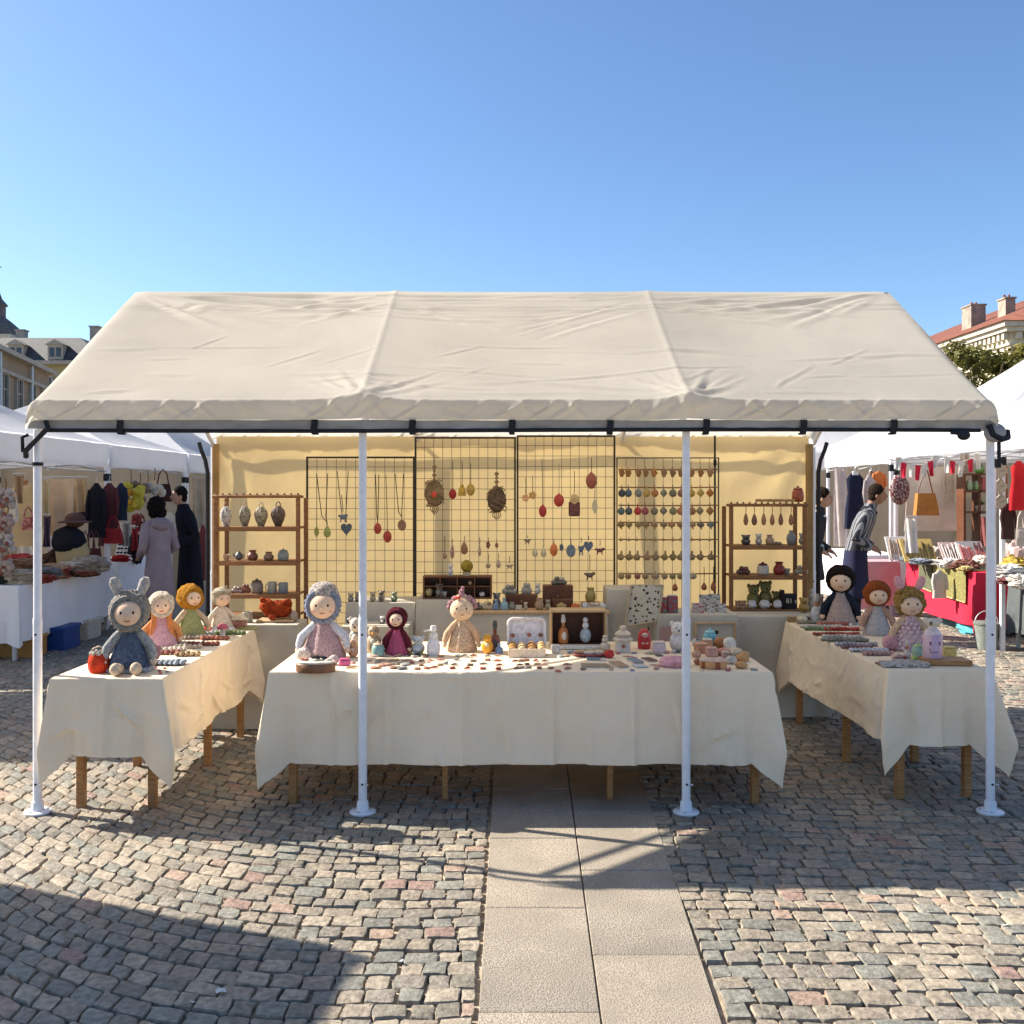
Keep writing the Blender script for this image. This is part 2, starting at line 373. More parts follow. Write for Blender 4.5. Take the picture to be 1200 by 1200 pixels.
def canopy(side):
    NU, NV = 420, 210
    # v: 0 ridge .. .8 slope end, then round over and drop
    U, Vv = np.meshgrid(np.arange(NU + 1) / NU, np.arange(NV + 1) / NV); X = -2.53 + 5.06 * U; SV = np.minimum(Vv / .8, 1) * 1.715
    Z = np.zeros_like(X)
    for (cx, cy, dx, dy, L_, w, am, cv) in creases(5 if side < 0 else 6, 70, 1):
        t = (X - cx) * dx + (SV - cy) * dy; q = -(X - cx) * dy + (SV - cy) * dx - cv * (t / L_) * (1 - t / L_) * L_
        f = np.where((t > 0) & (t < L_), np.sin(np.clip(t / L_, 0, 1) * np.pi) ** .8, 0)
        Z += 1.15 * am * f * (np.exp(-(q / w) ** 2) - .75 * np.exp(-((q - 1.7 * w) / (w * 1.2)) ** 2))
    Z *= (Vv <= .8) * np.minimum(1, SV * 10)
    def fn(u, v):
        i, j = round(u * NU), round(v * NV)
        x = -2.53 + 5.06 * u; sv = min(v / .8, 1.0)
        y = RY + side * (1.5 * sv); z = RZ + (EZ - RZ) * sv
        k = 0
        if v > .8:
            k = (v - .8) / .2; a = min(1, k / .35) * PI * .42; rr = .035
            y = RY + side * (1.5 + rr * math.sin(a)); z = EZ - rr * (1 - math.cos(a)) - max(0, k - .2) / .8 * (.085 if side < 0 else .012)
        dxr = min(abs(x - q) for q in (RX[1], RX[2]))
        bay = math.sin(PI * max(0, min(1, (x - RX[0]) / 1.69 % 1)))
        z -= .022 * bay * math.sin(PI * min(1, sv * .95 + .05))
        z += (.003 * math.exp(-(dxr / .014) ** 2) + .006 * math.exp(-(dxr / .06)) * (1 - sv * .5) + .042 * math.exp(-(dxr / .12) ** 1.2) * sv ** 7) * (1 - .8 * k)
        if v <= .8:
            z += Z[j, i] + .004 * wr(x + sv * .6, sv, 1.3, 6) * math.sin(PI * sv)
            z += -.007 * math.exp(-((sv - .17) / .008) ** 2) + .006 * math.exp(-((sv - .188) / .009) ** 2)
        else:
            q = wr(x * 1.0 + k * .12, k * .3, 4.0, 1.2); e_ = max(0, 1 - abs(wr(x + k * .17, k * .2 + 5, 6.5, 1)) * 8) + .7 * max(0, 1 - abs(wr(x - k * .12, k * .2 + 9, 4.5, 1)) * 9)
            y += side * (.012 * q + .014 * e_ + .003 * wr(x + k * .1, k + 2, 24, 1)) * (.15 + .85 * math.sin(PI * min(1, k * .9)))
            z += .004 * wr(x, 2, 2, 1)
        ed = max(0, (abs(x) - 2.44) / .09)
        if ed > 0: z -= .055 * ed * ed * min(1, .12 + sv * sv * 1.1); x -= math.copysign(.03 * ed * ed * min(1, .1 + sv), x)
        return (x, y, z)
    mb = MB()
    mb.sheet(fn if side < 0 else (lambda u, v: fn(1 - u, v)), NU, NV, 0)
    return mb
for side in (-1, 1):
    o = canopy(side).build('canopy', M_canopy, tent, world=True, ang=70)
    if side > 0: continue
    hem = MB()
    def hf(u, v, side=side):
        x = -2.5 + 5.0 * u
        return (x, RY + side * (1.515 + .008 * wr(x, v, 9, 2) - .012 * v + .004 * math.sin(x * 40)), EZ - .110 - .045 * v + .003 * wr(x, 1, 5, 1))
    hem.sheet(hf, 140, 4, 0, .002); hem.build('hem', M_val, tent, world=True)
    b = MB(); yb = RY + side * 1.508
    b.tube([(x, yb, 2.012 + .004 * math.sin(x * 1.3)) for x in [-2.42 + 4.84 * i / 20 for i in range(21)]], .0105, 8)
    b.build('eave_bar', M_black, tent, world=True)
    for u in (140, 368, 483, 600, 715, 828, 942, 1048):
        x = (u - 600) / F * 5.05; m = MB()
        pts = [(x + .003 * math.sin(k), RY + side * (1.522 + .006 * math.sin(PI * k / 5)), 2.072 - .0145 * k) for k in range(6)]
        for k in range(5):
            a, c = pts[k], pts[k + 1]
            m.box(((a[0] + c[0]) / 2, (a[1] + c[1]) / 2, (a[2] + c[2]) / 2), (.034, .008, .018), 0, .002)
        m.box((x, RY + side * 1.5, 1.995), (.03, .05, .01), 0, .003)
        m.build('strap', M_black, tent, world=True)
def pole(x, y, top):
    p = MB(); p.lathe([(.0225, .012), (.0225, 1.02)], (x, y, 0), 18); p.lathe([(.0205, 1.02), (.0205, top)], (x, y, 0), 18); p.lathe([(.0235, 0), (.0235, .03), (.0225, .034)], (x, y, 1.0), 16)
    for z in (.17, .95): p.tube([(x, y - .018, z), (x, y - .026, z)], .006, 8, 1)
    o = p.build('pole', [M_pole, M_black], tent, world=True)
    q = MB(); q.lathe([(.0, .0), (.064, .0), (.066, .004), (.066, .010), (.06, .014), (.031, .016), (.028, .06), (.025, .064), (0, .064)], (0, 0, .016), 22, sx=1.05)
    for a in (.6, 2.7, 4.4): q.lathe([(.0, 0), (.007, 0), (.007, .006), (0, .007)], (.048 * math.cos(a), .048 * math.sin(a), .029), 8, 1)
    q.tube([(.018, -.02, .17), (.03, -.032, .17)], .005, 6, 1)
    q.build('base_plate', [M_pole, M_steel], o, loc=(x, y, 0))
for x in RX:
    pole(x, 5.13, 2.02); pole(x, 8.15, 2.06)
fr = MB()
for x in RX:
    fr.tube([(x, 5.13, 2.02), (x, RY, 2.965)], .019, 10); fr.tube([(x, 8.13, 2.09), (x, RY, 2.965)], .017, 10)
fr.tube([(RX[0], RY, 2.97), (RX[3], RY, 2.97)], .019, 10)
fr.tube([(RX[0], 5.13, 2.03), (RX[3], 5.13, 2.03)], .019, 10); fr.tube([(RX[0], 8.15, 2.08), (RX[3], 8.15, 2.08)], .019, 10)
fr.build('roof_frame', M_pole, tent, world=True)
# strap loops and fittings at the two front corners
c = MB()
c.tube([(-2.40, 5.05, 2.06), (-2.385, 5.045, 2.02), (-2.41, 5.05, 2.0), (-2.47, 5.06, 1.945), (-2.515, 5.075, 1.905), (-2.525, 5.1, 1.875)], .014, 6)
c.tube([(-2.505, 5.085, 1.99), (-2.53, 5.07, 1.975), (-2.532, 5.08, 1.9)], .010, 6)
c.lathe([(.028, 0), (.028, .018)], (RX[0], 5.13, 1.83), 14)
c.build('corner_strap', M_black, tent, world=True)
c = MB()
c.tube([(2.46, 5.06, 2.04), (2.475, 5.05, 1.99), (2.52, 5.05, 1.965), (2.56, 5.07, 1.975), (2.565, 5.09, 2.01)], .017, 6)
c.tube([(2.545, 5.10, 1.985), (2.54, 5.12, 1.96), (2.542, 5.12, 1.82)], .01, 6)
c.build('corner_strap', M_black, tent, world=True)
c = MB(); c.ball((2.325, 5.05, 1.985), (.035, .025, .026), 10); c.tube([(2.26, 5.05, 2.0), (2.33, 5.05, 1.995)], .012, 6); c.build('buckle', M_black, tent, world=True)
c = MB(); c.ball((2.50, 5.08, 2.0), (.055, .045, .05), 14); c.build('corner_pad', M_val, tent, world=True)
c = MB(); c.lathe([(.025, 0), (.03, .01), (.022, .022), (.0, .03)], (2.49, RY, RZ - .03), 10); c.build('ridge_cap', M_steel, tent, world=True)
# gable side flaps: narrow cloth under each rafter end
bw = MB()
def bf(u, v):
    x = -2.43 + 4.87 * u; z = .04 + 2.105 * v
    e = min(abs(x + 2.43), abs(x - 2.44))
    y = 8.075 + .02 * noise.noise(Vector((x * 1.1, 0, z * .8))) 
    for cx, s_ in ((-2.43, 1), (2.44, -1)):
        an = math.atan2(2.18 - z, abs(x - cx) + .02); rr = math.hypot(2.18 - z, x - cx)
        y += .010 * math.sin(an * 11 + cx) * math.exp(-(rr / 1.0) ** 2) * min(1, rr * 3)
    return (x, y, z)
bw.sheet(bf, 110, 44, 0, .004); bw.build('back_wall', M_wall, tent, world=True)
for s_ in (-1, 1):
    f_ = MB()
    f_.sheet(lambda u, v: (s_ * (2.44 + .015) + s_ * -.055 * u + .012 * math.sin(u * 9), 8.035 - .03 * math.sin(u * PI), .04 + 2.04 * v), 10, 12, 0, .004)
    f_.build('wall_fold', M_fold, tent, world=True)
    f_ = MB(); xs = -2.47 if s_ < 0 else 2.485
    f_.tube([(xs + s_ * .075, 7.98, 2.09), (xs + s_ * .055, 7.97, 2.03), (xs + s_ * .02, 7.965, 1.95), (xs, 7.96, 1.85), (xs, 7.96, 1.2), (xs, 7.96, .5), (xs, 7.965, .05)], .017, 8)
    f_.build('wall_binding', M_black, tent, world=True)
f_ = MB(); f_.box((1.66, 8.03, 1.15), (.014, .014, 2.0), 0); f_.box((1.66, 8.025, 1.93), (.024, .02, .05), 0, .003); f_.build('wall_seam', M_black, tent, world=True)

# ---------------------------------------------------------------- tables and cloths
def drape(x0, x1, y0, y1, zt, drop, extra=.13, flare=.085, seed=0, step=.012, rings=20, creases=(), base=.006, low=None):
    L = [(x0, y0, x1, y0, 0, -1), (x1, y0, x1, y1, 1, 0), (x1, y1, x0, y1, 0, 1), (x0, y1, x0, y0, -1, 0)]
    pts = []; S = 0; rc_ = random.Random(seed * 17 + 3); per = 2 * (x1 - x0 + y1 - y0); CR_ = []
    for k in range(int(per * 9) if step < .02 else 0):
        a_ = rc_.choice([rc_.gauss(PI / 2, .35), rc_.gauss(0, .5), rc_.uniform(0, PI)]); CR_.append((rc_.uniform(0, per), rc_.uniform(-.1, drop), math.cos(a_), math.sin(a_), rc_.uniform(.08, .38), rc_.uniform(.010, .020), rc_.uniform(.007, .016)))
    for xa, ya, xb, yb, nx, ny in L:
        ln = math.hypot(xb - xa, yb - ya); n = max(8, int(ln / step))
        for i in range(n):
            f = i / n; s = f * ln; d = min(s, ln - s)
            x, y = xa + (xb - xa) * f, ya + (yb - ya) * f
            cx = x1 if x > (x0 + x1) / 2 else x0; cy = y1 if y > (y0 + y1) / 2 else y0
            dg = Vector((1 if cx == x1 else -1, 1 if cy == y1 else -1)).normalized()
            k = math.exp(-(d / .05) ** 2); nn = (Vector((nx, ny)) * (1 - k) + dg * k)
            pts.append((x, y, nn, dg, d, S + s, (cx, cy)))
        S += ln
    mb = MB(); N = len(pts); vs = []
    ts = [0, .008, .025] + [.06 + .94 * (k / (rings - 1)) for k in range(rings)]
    for t in ts:
        for x, y, nn, dg, d, s, cc in pts:
            fl = flare * (1 + .35 * math.sin(cc[0] * 5 + cc[1] * 3 + seed))
            g = math.exp(-(d / .052) ** 2)
            off = base + .018 * t + (.012 + .034 * t) * t * noise.noise(Vector((s * 3.0, seed * 3.1, t * .8))) + .007 * t * noise.noise(Vector((s * 8, seed, t * 1.2)))
            off += .006 * max(0, 1 - abs(noise.noise(Vector((s * 3.2 + t * 1.3, seed, t * 2.2)))) * 8) * min(1, t * 4) * (d > .1)
            off -= .026 * t * math.exp(-((d - .115) / .035) ** 2)
            off += .012 * t * math.sin(d * 55) * math.exp(-(d / .2) ** 2)
            for (cs_, cz_, ca, sa, L_, w_, am) in CR_:
                ds = s - cs_
                if -.4 < ds < .4:
                    u_ = ds * ca + (t * drop - cz_) * sa
                    if 0 < u_ < L_: q_ = -ds * sa + (t * drop - cz_) * ca; off += am * math.sin(PI * u_ / L_) * (math.exp(-(q_ / w_) ** 2) - .6 * math.exp(-((q_ - 1.8 * w_) / w_) ** 2)) * min(1, t * 8)
            for c_ in creases: off += .012 * math.exp(-((s - c_) / .013) ** 2) * min(1, t * 6) - .008 * math.exp(-((s - c_ - .028) / .016) ** 2) * min(1, t * 6)
            if t > .945: off += .0035
            if t < .03: off *= (0, .55, .9)[(0, .008, .025).index(t)]
            ft = t * 1.2 if t < .68 else .816 - (t - .68) * 1.15
            dr = drop + extra * max(0, 1 - d / .105) ** 1.1 + .006 * noise.noise(Vector((s * 3, seed, 9)))
            z = zt - (0 if t == 0 else t * dr)
            if t == .008: z = zt - .003
            if t == .025: z = zt - .010
            vs.append((x + nn.x * off + dg.x * fl * g * ft, y + nn.y * off + dg.y * fl * g * ft, z))
    fs = [tuple(range(N))]
    for k in range(len(ts) - 1):
        for i in range(N):
            p = k * N + i; q = k * N + (i + 1) % N; fs.append((p, p + N, q + N, q))
    mb.add(vs, fs); return mb
def table(x0, x1, y0, y1, zt, legs, label, mats=(M_wood, M_woodl), thin=(), group=None, name='display_table'):
    t = T(name, label, 'table', ((x0 + x1) / 2, (y0 + y1) / 2, 0), group)
    m = MB(); m.box(((x0 + x1) / 2, (y0 + y1) / 2, zt - .018), (x1 - x0 - .006, y1 - y0 - .006, .028), 0, .004); m.build('tabletop', mats[1], t, world=True)
    m = MB()
    m.box(((x0 + x1) / 2, y0 + .12, zt - .072), (x1 - x0 - .3, .02, .08)); m.box(((x0 + x1) / 2, y1 - .12, zt - .072), (x1 - x0 - .3, .02, .08))
    m.build('apron', mats[0], t, world=True)
    for k, (x, y) in enumerate(legs):
        m = MB(); w = .032 if k in thin else .042
        m.box((x, y, (zt - .032) / 2 + .008), (w, w, zt - .032 - .016), 0, .003); m.build('leg', mats[0], t, world=True)
    return t
ZT = .74
LT = (-2.36, -1.79, 5.02, 6.80); CT = (-1.285, 1.375, 5.2, 6.24); RT = (2.02, 2.56, 5.25, 7.22)
table(*LT, ZT - .004, [(-2.29, 5.22), (-1.91, 5.22), (-1.86, 6.0), (-1.86, 6.72), (-2.29, 6.0), (-2.29, 6.72)], 'wooden trestle table under the cream cloth that carries the hooded dolls, left side of tent', group='tent display tables')
table(*CT, ZT - .004, [(-1.18, 5.3), (1.31, 5.3), (-1.18, 6.13), (1.27, 6.13), (-.365, 5.36), (.535, 5.36)], 'wide wooden table under the long central cream cloth', thin=(4, 5), group='tent display tables')
table(*RT, ZT - .004, [(2.12, 5.37), (2.50, 5.40), (2.08, 6.1), (2.08, 7.1), (2.5, 6.1), (2.5, 7.1)], 'wooden trestle table under the cream cloth that carries the pink eared doll', group='tent display tables')
one(drape(*LT, ZT, .395, .15, .095, 1, creases=(.285, 1.1, 1.7)), 'tablecloth', M_cloth, 'cream cotton tablecloth with hanging corners under the hooded dolls, left table', 'tablecloth', group='cream tablecloths')
one(drape(*CT, ZT, .485, .125, .12, 2, creases=(.33, .62, 1.02, 1.5, 1.93, 2.3)), 'tablecloth', M_cloth, 'long cream tablecloth draped over the wide central table', 'tablecloth', group='cream tablecloths')
one(drape(*RT, ZT, .40, .155, .12, 5, creases=(.26,)), 'tablecloth', M_cloth, 'cream cotton tablecloth under the blonde doll and lilac bottle, right table', 'tablecloth', group='cream tablecloths')
def counter(x0, x1, y0, y1, zt, label, top=None, seed=0, name='display_counter', m=M_grey):
    t = T(name, label, 'counter', ((x0 + x1) / 2, (y0 + y1) / 2, 0), 'cloth covered counters along the back')
    drape(x0, x1, y0, y1, zt, zt - .02, 0, .012, seed, .03, 8, base=.004).build('cloth_cover', m, t, world=True)
    if top:
        q = MB(); q.box(((x0 + x1) / 2, (y0 + y1) / 2 - .01, zt + .010), (x1 - x0 + .03, y1 - y0 + .04, .018), 0, .003); q.build('top_board', top, t, world=True)
    return t
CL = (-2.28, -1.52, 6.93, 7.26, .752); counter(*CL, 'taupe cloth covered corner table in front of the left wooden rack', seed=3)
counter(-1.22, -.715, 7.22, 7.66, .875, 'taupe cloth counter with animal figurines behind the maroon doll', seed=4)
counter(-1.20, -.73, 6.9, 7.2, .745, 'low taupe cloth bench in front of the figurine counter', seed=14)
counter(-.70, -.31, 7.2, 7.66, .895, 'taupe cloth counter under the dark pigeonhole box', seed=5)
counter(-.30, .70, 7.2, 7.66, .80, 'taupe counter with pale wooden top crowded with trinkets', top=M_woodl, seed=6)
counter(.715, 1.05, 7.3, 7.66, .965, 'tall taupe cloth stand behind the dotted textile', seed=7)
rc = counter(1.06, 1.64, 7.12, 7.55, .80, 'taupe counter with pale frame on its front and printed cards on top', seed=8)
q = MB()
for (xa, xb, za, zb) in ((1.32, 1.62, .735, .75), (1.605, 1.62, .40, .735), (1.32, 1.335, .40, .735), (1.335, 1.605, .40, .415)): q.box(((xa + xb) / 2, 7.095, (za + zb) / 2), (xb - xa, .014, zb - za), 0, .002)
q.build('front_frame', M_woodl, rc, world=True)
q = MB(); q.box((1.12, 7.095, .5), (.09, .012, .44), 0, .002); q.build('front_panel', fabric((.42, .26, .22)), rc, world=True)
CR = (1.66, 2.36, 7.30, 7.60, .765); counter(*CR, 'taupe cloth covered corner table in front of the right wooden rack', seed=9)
GLT = 'paper scraps lying on the paving'
for k, (u, v, w, lb) in enumerate(((259, 1163, .022, 'white paper scrap in the shade at the lower left'), (226, 1176, .012, 'tiny pale scrap left of the larger paper scrap'), (1177, 1085, .016, 'small white scrap on the sunlit paving at the right edge'), (866, 951, .014, 'pale scrap beside the foot of the third pole'), (1058, 963, .012, 'tiny white scrap near the foot of the fourth pole'), (470, 1128, .012, 'small pale scrap on the sunlit setts left of the path'))):
    m = MB(); m.M = Matrix.Rotation(.5 + k, 4, 'Z'); m.sheet(lambda a, b: (w * (a - .5) * 1.5, w * (b - .5), .005 + .004 * math.sin(a * 4 + k) + .003 * b), 4, 4, 0, .001)
    one(m, 'paper_scrap', mat('paper', (.66, .64, .6), .8, .1, 20, 0), lb, 'litter', tuple(onz(u, v, .02)), GLT)
# ---------------------------------------------------------------- shelves and panels
def rack(label, x0, x1, y0, y1, shelves, ztop, name='shelf_rack'):
    t = T(name, label, 'rack', ((x0 + x1) / 2, (y0 + y1) / 2, 0), 'wooden display racks')
    for x in (x0, x1):
        for y in (y0, y1):
            m = MB(); m.box((x, y, ztop / 2), (.03, .03, ztop), 0, .004); m.build('post', M_rack, t, world=True)
    for z in shelves:
        m = MB(); m.box(((x0 + x1) / 2, (y0 + y1) / 2, z - .010), (x1 - x0 - .032, y1 - y0 + .02, .018), 0, .003)
        m.box(((x0 + x1) / 2, y0 - .0165, z - .014), (x1 - x0 + .02, .008, .034), 0, .002); m.build('shelf', M_rack, t, world=True)
    m = MB(); m.box(((x0 + x1) / 2, y0 - .002, ztop + .012), (x1 - x0 + .05, .034, .024), 0, .005)
    for k in range(13): m.box((x0 + (x1 - x0) * k / 12, y0 - .002, ztop + .030), (.014, .02, .014), 0, .003)
    m.box(((x0 + x1) / 2, y1, ztop + .008), (x1 - x0 - .04, .02, .02), 0, .003); m.build('top_rail', M_rack, t, world=True)
    return t
RL = dict(x0=-2.215, x1=-1.60, y0=7.34, y1=7.62)
rack('brown wooden shelf rack with four hanging glass lanterns, left of the wire panels', RL['x0'], RL['x1'], RL['y0'], RL['y1'], (1.428, 1.172, .925, .765), 1.645)
RRk = dict(x0=1.715, x1=2.29, y0=7.68, y1=7.94)
rack('brown wooden shelf rack with a red jar on its top, right of the wire panels', RRk['x0'], RRk['x1'], RRk['y0'], RRk['y1'], (1.27, 1.035, .77), 1.575)
PY = 7.82
def panel(u0, u1, v0, v1, label, light=False, rails=()):
    a = at(u0, v0, PY); b = at(u1, v1, PY); x0, x1, z1 = a.x, b.x, a.z; z0 = .1
    t = T('wire_panel', label, 'panel', ((x0 + x1) / 2, PY, 0), 'wire grid display panels')
    w = .009 if light else .015
    m = MB()
    for x in (x0, x1): m.box((x, PY, (z0 + z1) / 2), (w if x == x0 else w, w, z1 - z0))
    for z in (z0 + w / 2, z1 - w / 2): m.box(((x0 + x1) / 2, PY, z), (x1 - x0 - w, w * .9, w))
    m.build('frame', M_blackm, t, world=True)
    g = MB(); nx = 11; r = .0018
    for k in range(1, nx):
        x = x0 + (x1 - x0) * k / nx; g.tube([(x, PY, z0), (x, PY, z1)], r, 4)
    if not light:
        z = z1
        while z > z0 + .05:
            z -= .083; g.tube([(x0, PY - .004, z), (x1, PY - .004, z)], r, 4)
    g.build('grid', M_blackm, t, world=True)
    for v in rails:
        z = at(0, v, PY).z; q = MB()
        q.tube([(x0 + .01, PY - .008, z), ((x0 + x1) / 2, PY - .008, z - .004), (x1 - .01, PY - .008, z)], .006, 6); q.build('rail', M_rack, t, world=True)
    return t
panel(360, 485, 535, 705, 'black wire grid panel hung with long necklaces, beside the left rack')
panel(487, 603.5, 512, 700, 'black wire grid panel with two large woven ornaments')
panel(606.5, 720, 510, 698, 'black wire grid panel with a red round ornament and a beaded tassel')
ROWV = (550, 571, 592, 612, 632, 652, 672)
panel(723, 842, 536, 692, 'wire panel with seven crowded rows of small charms, by the right rack', True, ROWV)

# ---------------------------------------------------------------- hanging ornaments
CW = {}
def pend(u, v0, v1, v2, w, col, style, label, group='ornaments hung on the wire panels', name=None, Y=PY, cat=None, ccol=(.06, .04, .025), u0=None, loop=0, zs=None):
    """cord from v0 to v1, pendant from v1 to v2, w pixels wide"""
    c = at(u, (v1 + v2) / 2, Y - .03); s = Y / F; w = w * s / 2; h = (v2 - v1) * s / 2
    top = at(u if u0 is None else u0, v0, Y - .012)
    name = name or {'loop': 'necklace'}.get(style, 'hanging_ornament'); cat = cat or ('necklace' if 'necklace' in name else 'ornament')
    t = T(name, label, cat, c, group)
    up = Vector((0, 0, h))
    m = MB(); tp = top - c
    if loop:
        tb = tp + Vector((loop * s, 0, 0)); pts = []
        for k in range(13):
            f = k / 12; q = tp.lerp(tb, f); d = 1 - abs(2 * f - 1) ** 2.6
            pts.append(Vector((q.x * (1 - d) + (.0) * d + (q.x) * d * .0, q.y * (1 - d), q.z * (1 - d) + h * d)) if d > .9 else Vector((q.x * (1 - d * .35), q.y, q.z * (1 - d) + h * d)))
        m.tube(pts, .0035, 5)
    else: m.tube([tp, tp.lerp(up, .5) + Vector((.002, 0, 0)), up], .0028, 5)
    m.build('cord', felt(ccol), t)
    p = MB(); mt = [paint(col, .5)]; d_ = min(w, .03)
    if style == 'ball': p.ball((0, 0, 0), (w, d_, h), 12); p.lathe([(.2 * w, 0), (.2 * w, .008)], (0, 0, h * .96), 8)
    elif style == 'drop': p.lathe([(0, -h), (w * .7, -h * .8), (w, -h * .3), (w * .75, h * .25), (w * .25, h * .8), (0, h)], (0, 0, 0), 12, sy=d_ / w)
    elif style == 'disc':
        p.M = Matrix.Rotation(R(90), 4, 'X'); p.lathe([(0, -.006), (w * .9, -.006), (w, 0), (w * .9, .006), (w * .55, .009), (w * .4, .006), (0, .009)], (0, 0, 0), 18, sy=h / w); p.M = None
    elif style == 'heart':
        p.prism([(w * .5 * 1.15 * math.sin(a) ** 3 * 1.7, h * (13 * math.cos(a) - 5 * math.cos(2 * a) - 2 * math.cos(3 * a) - math.cos(4 * a)) / 15) for a in [2 * PI * k / 22 for k in range(22)]][::-1], -.012, .012)
    elif style == 'woven':
        mt = [wool(col, 60, 1), felt((.22, .15, .08)), paint((.55, .05, .03))]
        p.ball((0, 0, 0), (w, w * .6, h), 16, 0, .15, 9, u)
        r_ = random.Random(u)
        for k in range(26):
            a = r_.uniform(0, 6.28); b_ = r_.uniform(-1.2, 1.2); q = []
            for j in range(7):
                q.append((1.06 * w * math.cos(b_) * math.cos(a + j * .35), .66 * w * math.cos(b_) * math.sin(a + j * .35), 1.05 * h * math.sin(b_ + .12 * j * (-1) ** k)))
            p.tube(q, .0035, 4, 1)
        if u < 540: p.ball((.002, -.6 * w, -.1 * h), (.3 * w, .2 * w, .25 * h), 8, 2)
        for k in range(5): p.tube([((k - 2) * .012, 0, -h * .9), ((k - 2) * .016, 0, -h * 1.3), ((k - 2) * .006, 0, -h * (1.5 + .1 * (k % 3)))], .0035, 4, 1)
        for k in range(4): p.ball((0, 0, h * 1.1 + k * .032), (.012 + .006 * (k % 2), .012, .016), 8, 1)
    elif style == 'tassel':
        mt = [felt(col)]; p.ball((0, 0, h * .75), (w * .5, w * .5, h * .3), 8); p.lathe([(w, -h), (w * .95, -h * .2), (w * .7, h * .4), (w * .3, h * .7)], (0, 0, 0), 14, fn=lambda a, z: 1 + .12 * math.sin(a * 7))
    elif style == 'flower':
        for k in range(5): p.ball((w * .55 * math.cos(k * 1.257), 0, h * .55 * math.sin(k * 1.257)), (w * .5, .01, h * .5), 8)
    elif style == 'leaf':
        p.prism([(0, -h), (w, -h * .2), (w * .7, h * .5), (0, h), (-w * .8, h * .3), (-w * .9, -h * .3)], -.005, .005)
    elif style == 'critter':
        p.ball((0, 0, 0), (w * .7, .014, h * .5), 10); p.ball((w * .65, 0, h * .3), (w * .4, .012, h * .35), 8); p.ball((-w * .7, 0, h * .25), (w * .35, .008, h * .25), 8)
        for q in (-.4, .35): p.tube([(q * w, 0, -h * .3), (q * w * 1.3, 0, -h)], .005, 5)
    elif style == 'bag':
        mt = [mottled(col, (.05, .02, .02)), felt((.55, .4, .2))]
        p.box((0, 0, -h * .35), (w * 1.9, .03, h * 1.3), 0, .01); p.ball((0, -.005, h * .45), (w * .8, .018, h * .5), 10, 1)
    p.build('pendant', mt, t)
    return t
GP = 'long necklaces on the left wire panel'
pend(371, 555, 616, 630, 6, (.28, .30, .09), 'leaf', 'narrow green leaf pendant on a dark cord, leftmost on the necklace panel', GP, 'necklace')
pend(383.5, 555, 615, 630, 9, (.30, .33, .10), 'drop', 'long necklace with an olive green drop pendant', GP, 'necklace', u0=371, loop=13)
pend(406, 552, 612, 627, 13, (.07, .09, .12), 'heart', 'necklace with dark blue beads and a heart shaped pendant', GP, 'necklace', u0=395, loop=13)
pend(402, 580, 600, 612, 11, (.12, .15, .19), 'critter', 'cluster of grey blue beads above the dark heart pendant', GP, 'necklace', u0=400)
pend(442.5, 556, 613, 626, 9, (.34, .055, .035), 'ball', 'necklace with a bright red ball, next to the second pole', GP, 'necklace', u0=440, loop=4)
pend(454, 556, 622, 636, 10, (.33, .045, .03), 'ball', 'longest necklace with a low hanging dark red ball', GP, 'necklace', u0=452)
pend(471, 555, 609, 622, 10, (.24, .12, .08), 'disc', 'necklace loop with a carved brown disc', GP, 'necklace', u0=463, loop=10)
pend(509, 537, 563, 593, 22, (.25, .17, .10), 'woven', 'large woven ball ornament with a red centre and trailing ends')
pend(530.5, 540, 573, 585, 9, (.30, .02, .02), 'ball', 'dark red ball ornament right of the large woven one')
pend(541.5, 540, 568, 581, 9, (.42, .28, .05), 'tassel', 'first yellow tassel ornament, beside the dark red ball')
pend(551.5, 543, 567, 581, 10, (.38, .26, .06), 'ball', 'yellow ribbed ball ornament with a small tail')
pend(582, 538, 571, 600, 22, (.13, .09, .06), 'woven', 'large dark woven pod ornament at the edge of its panel')
GE = 'small earrings in the lower row of the wire panels'
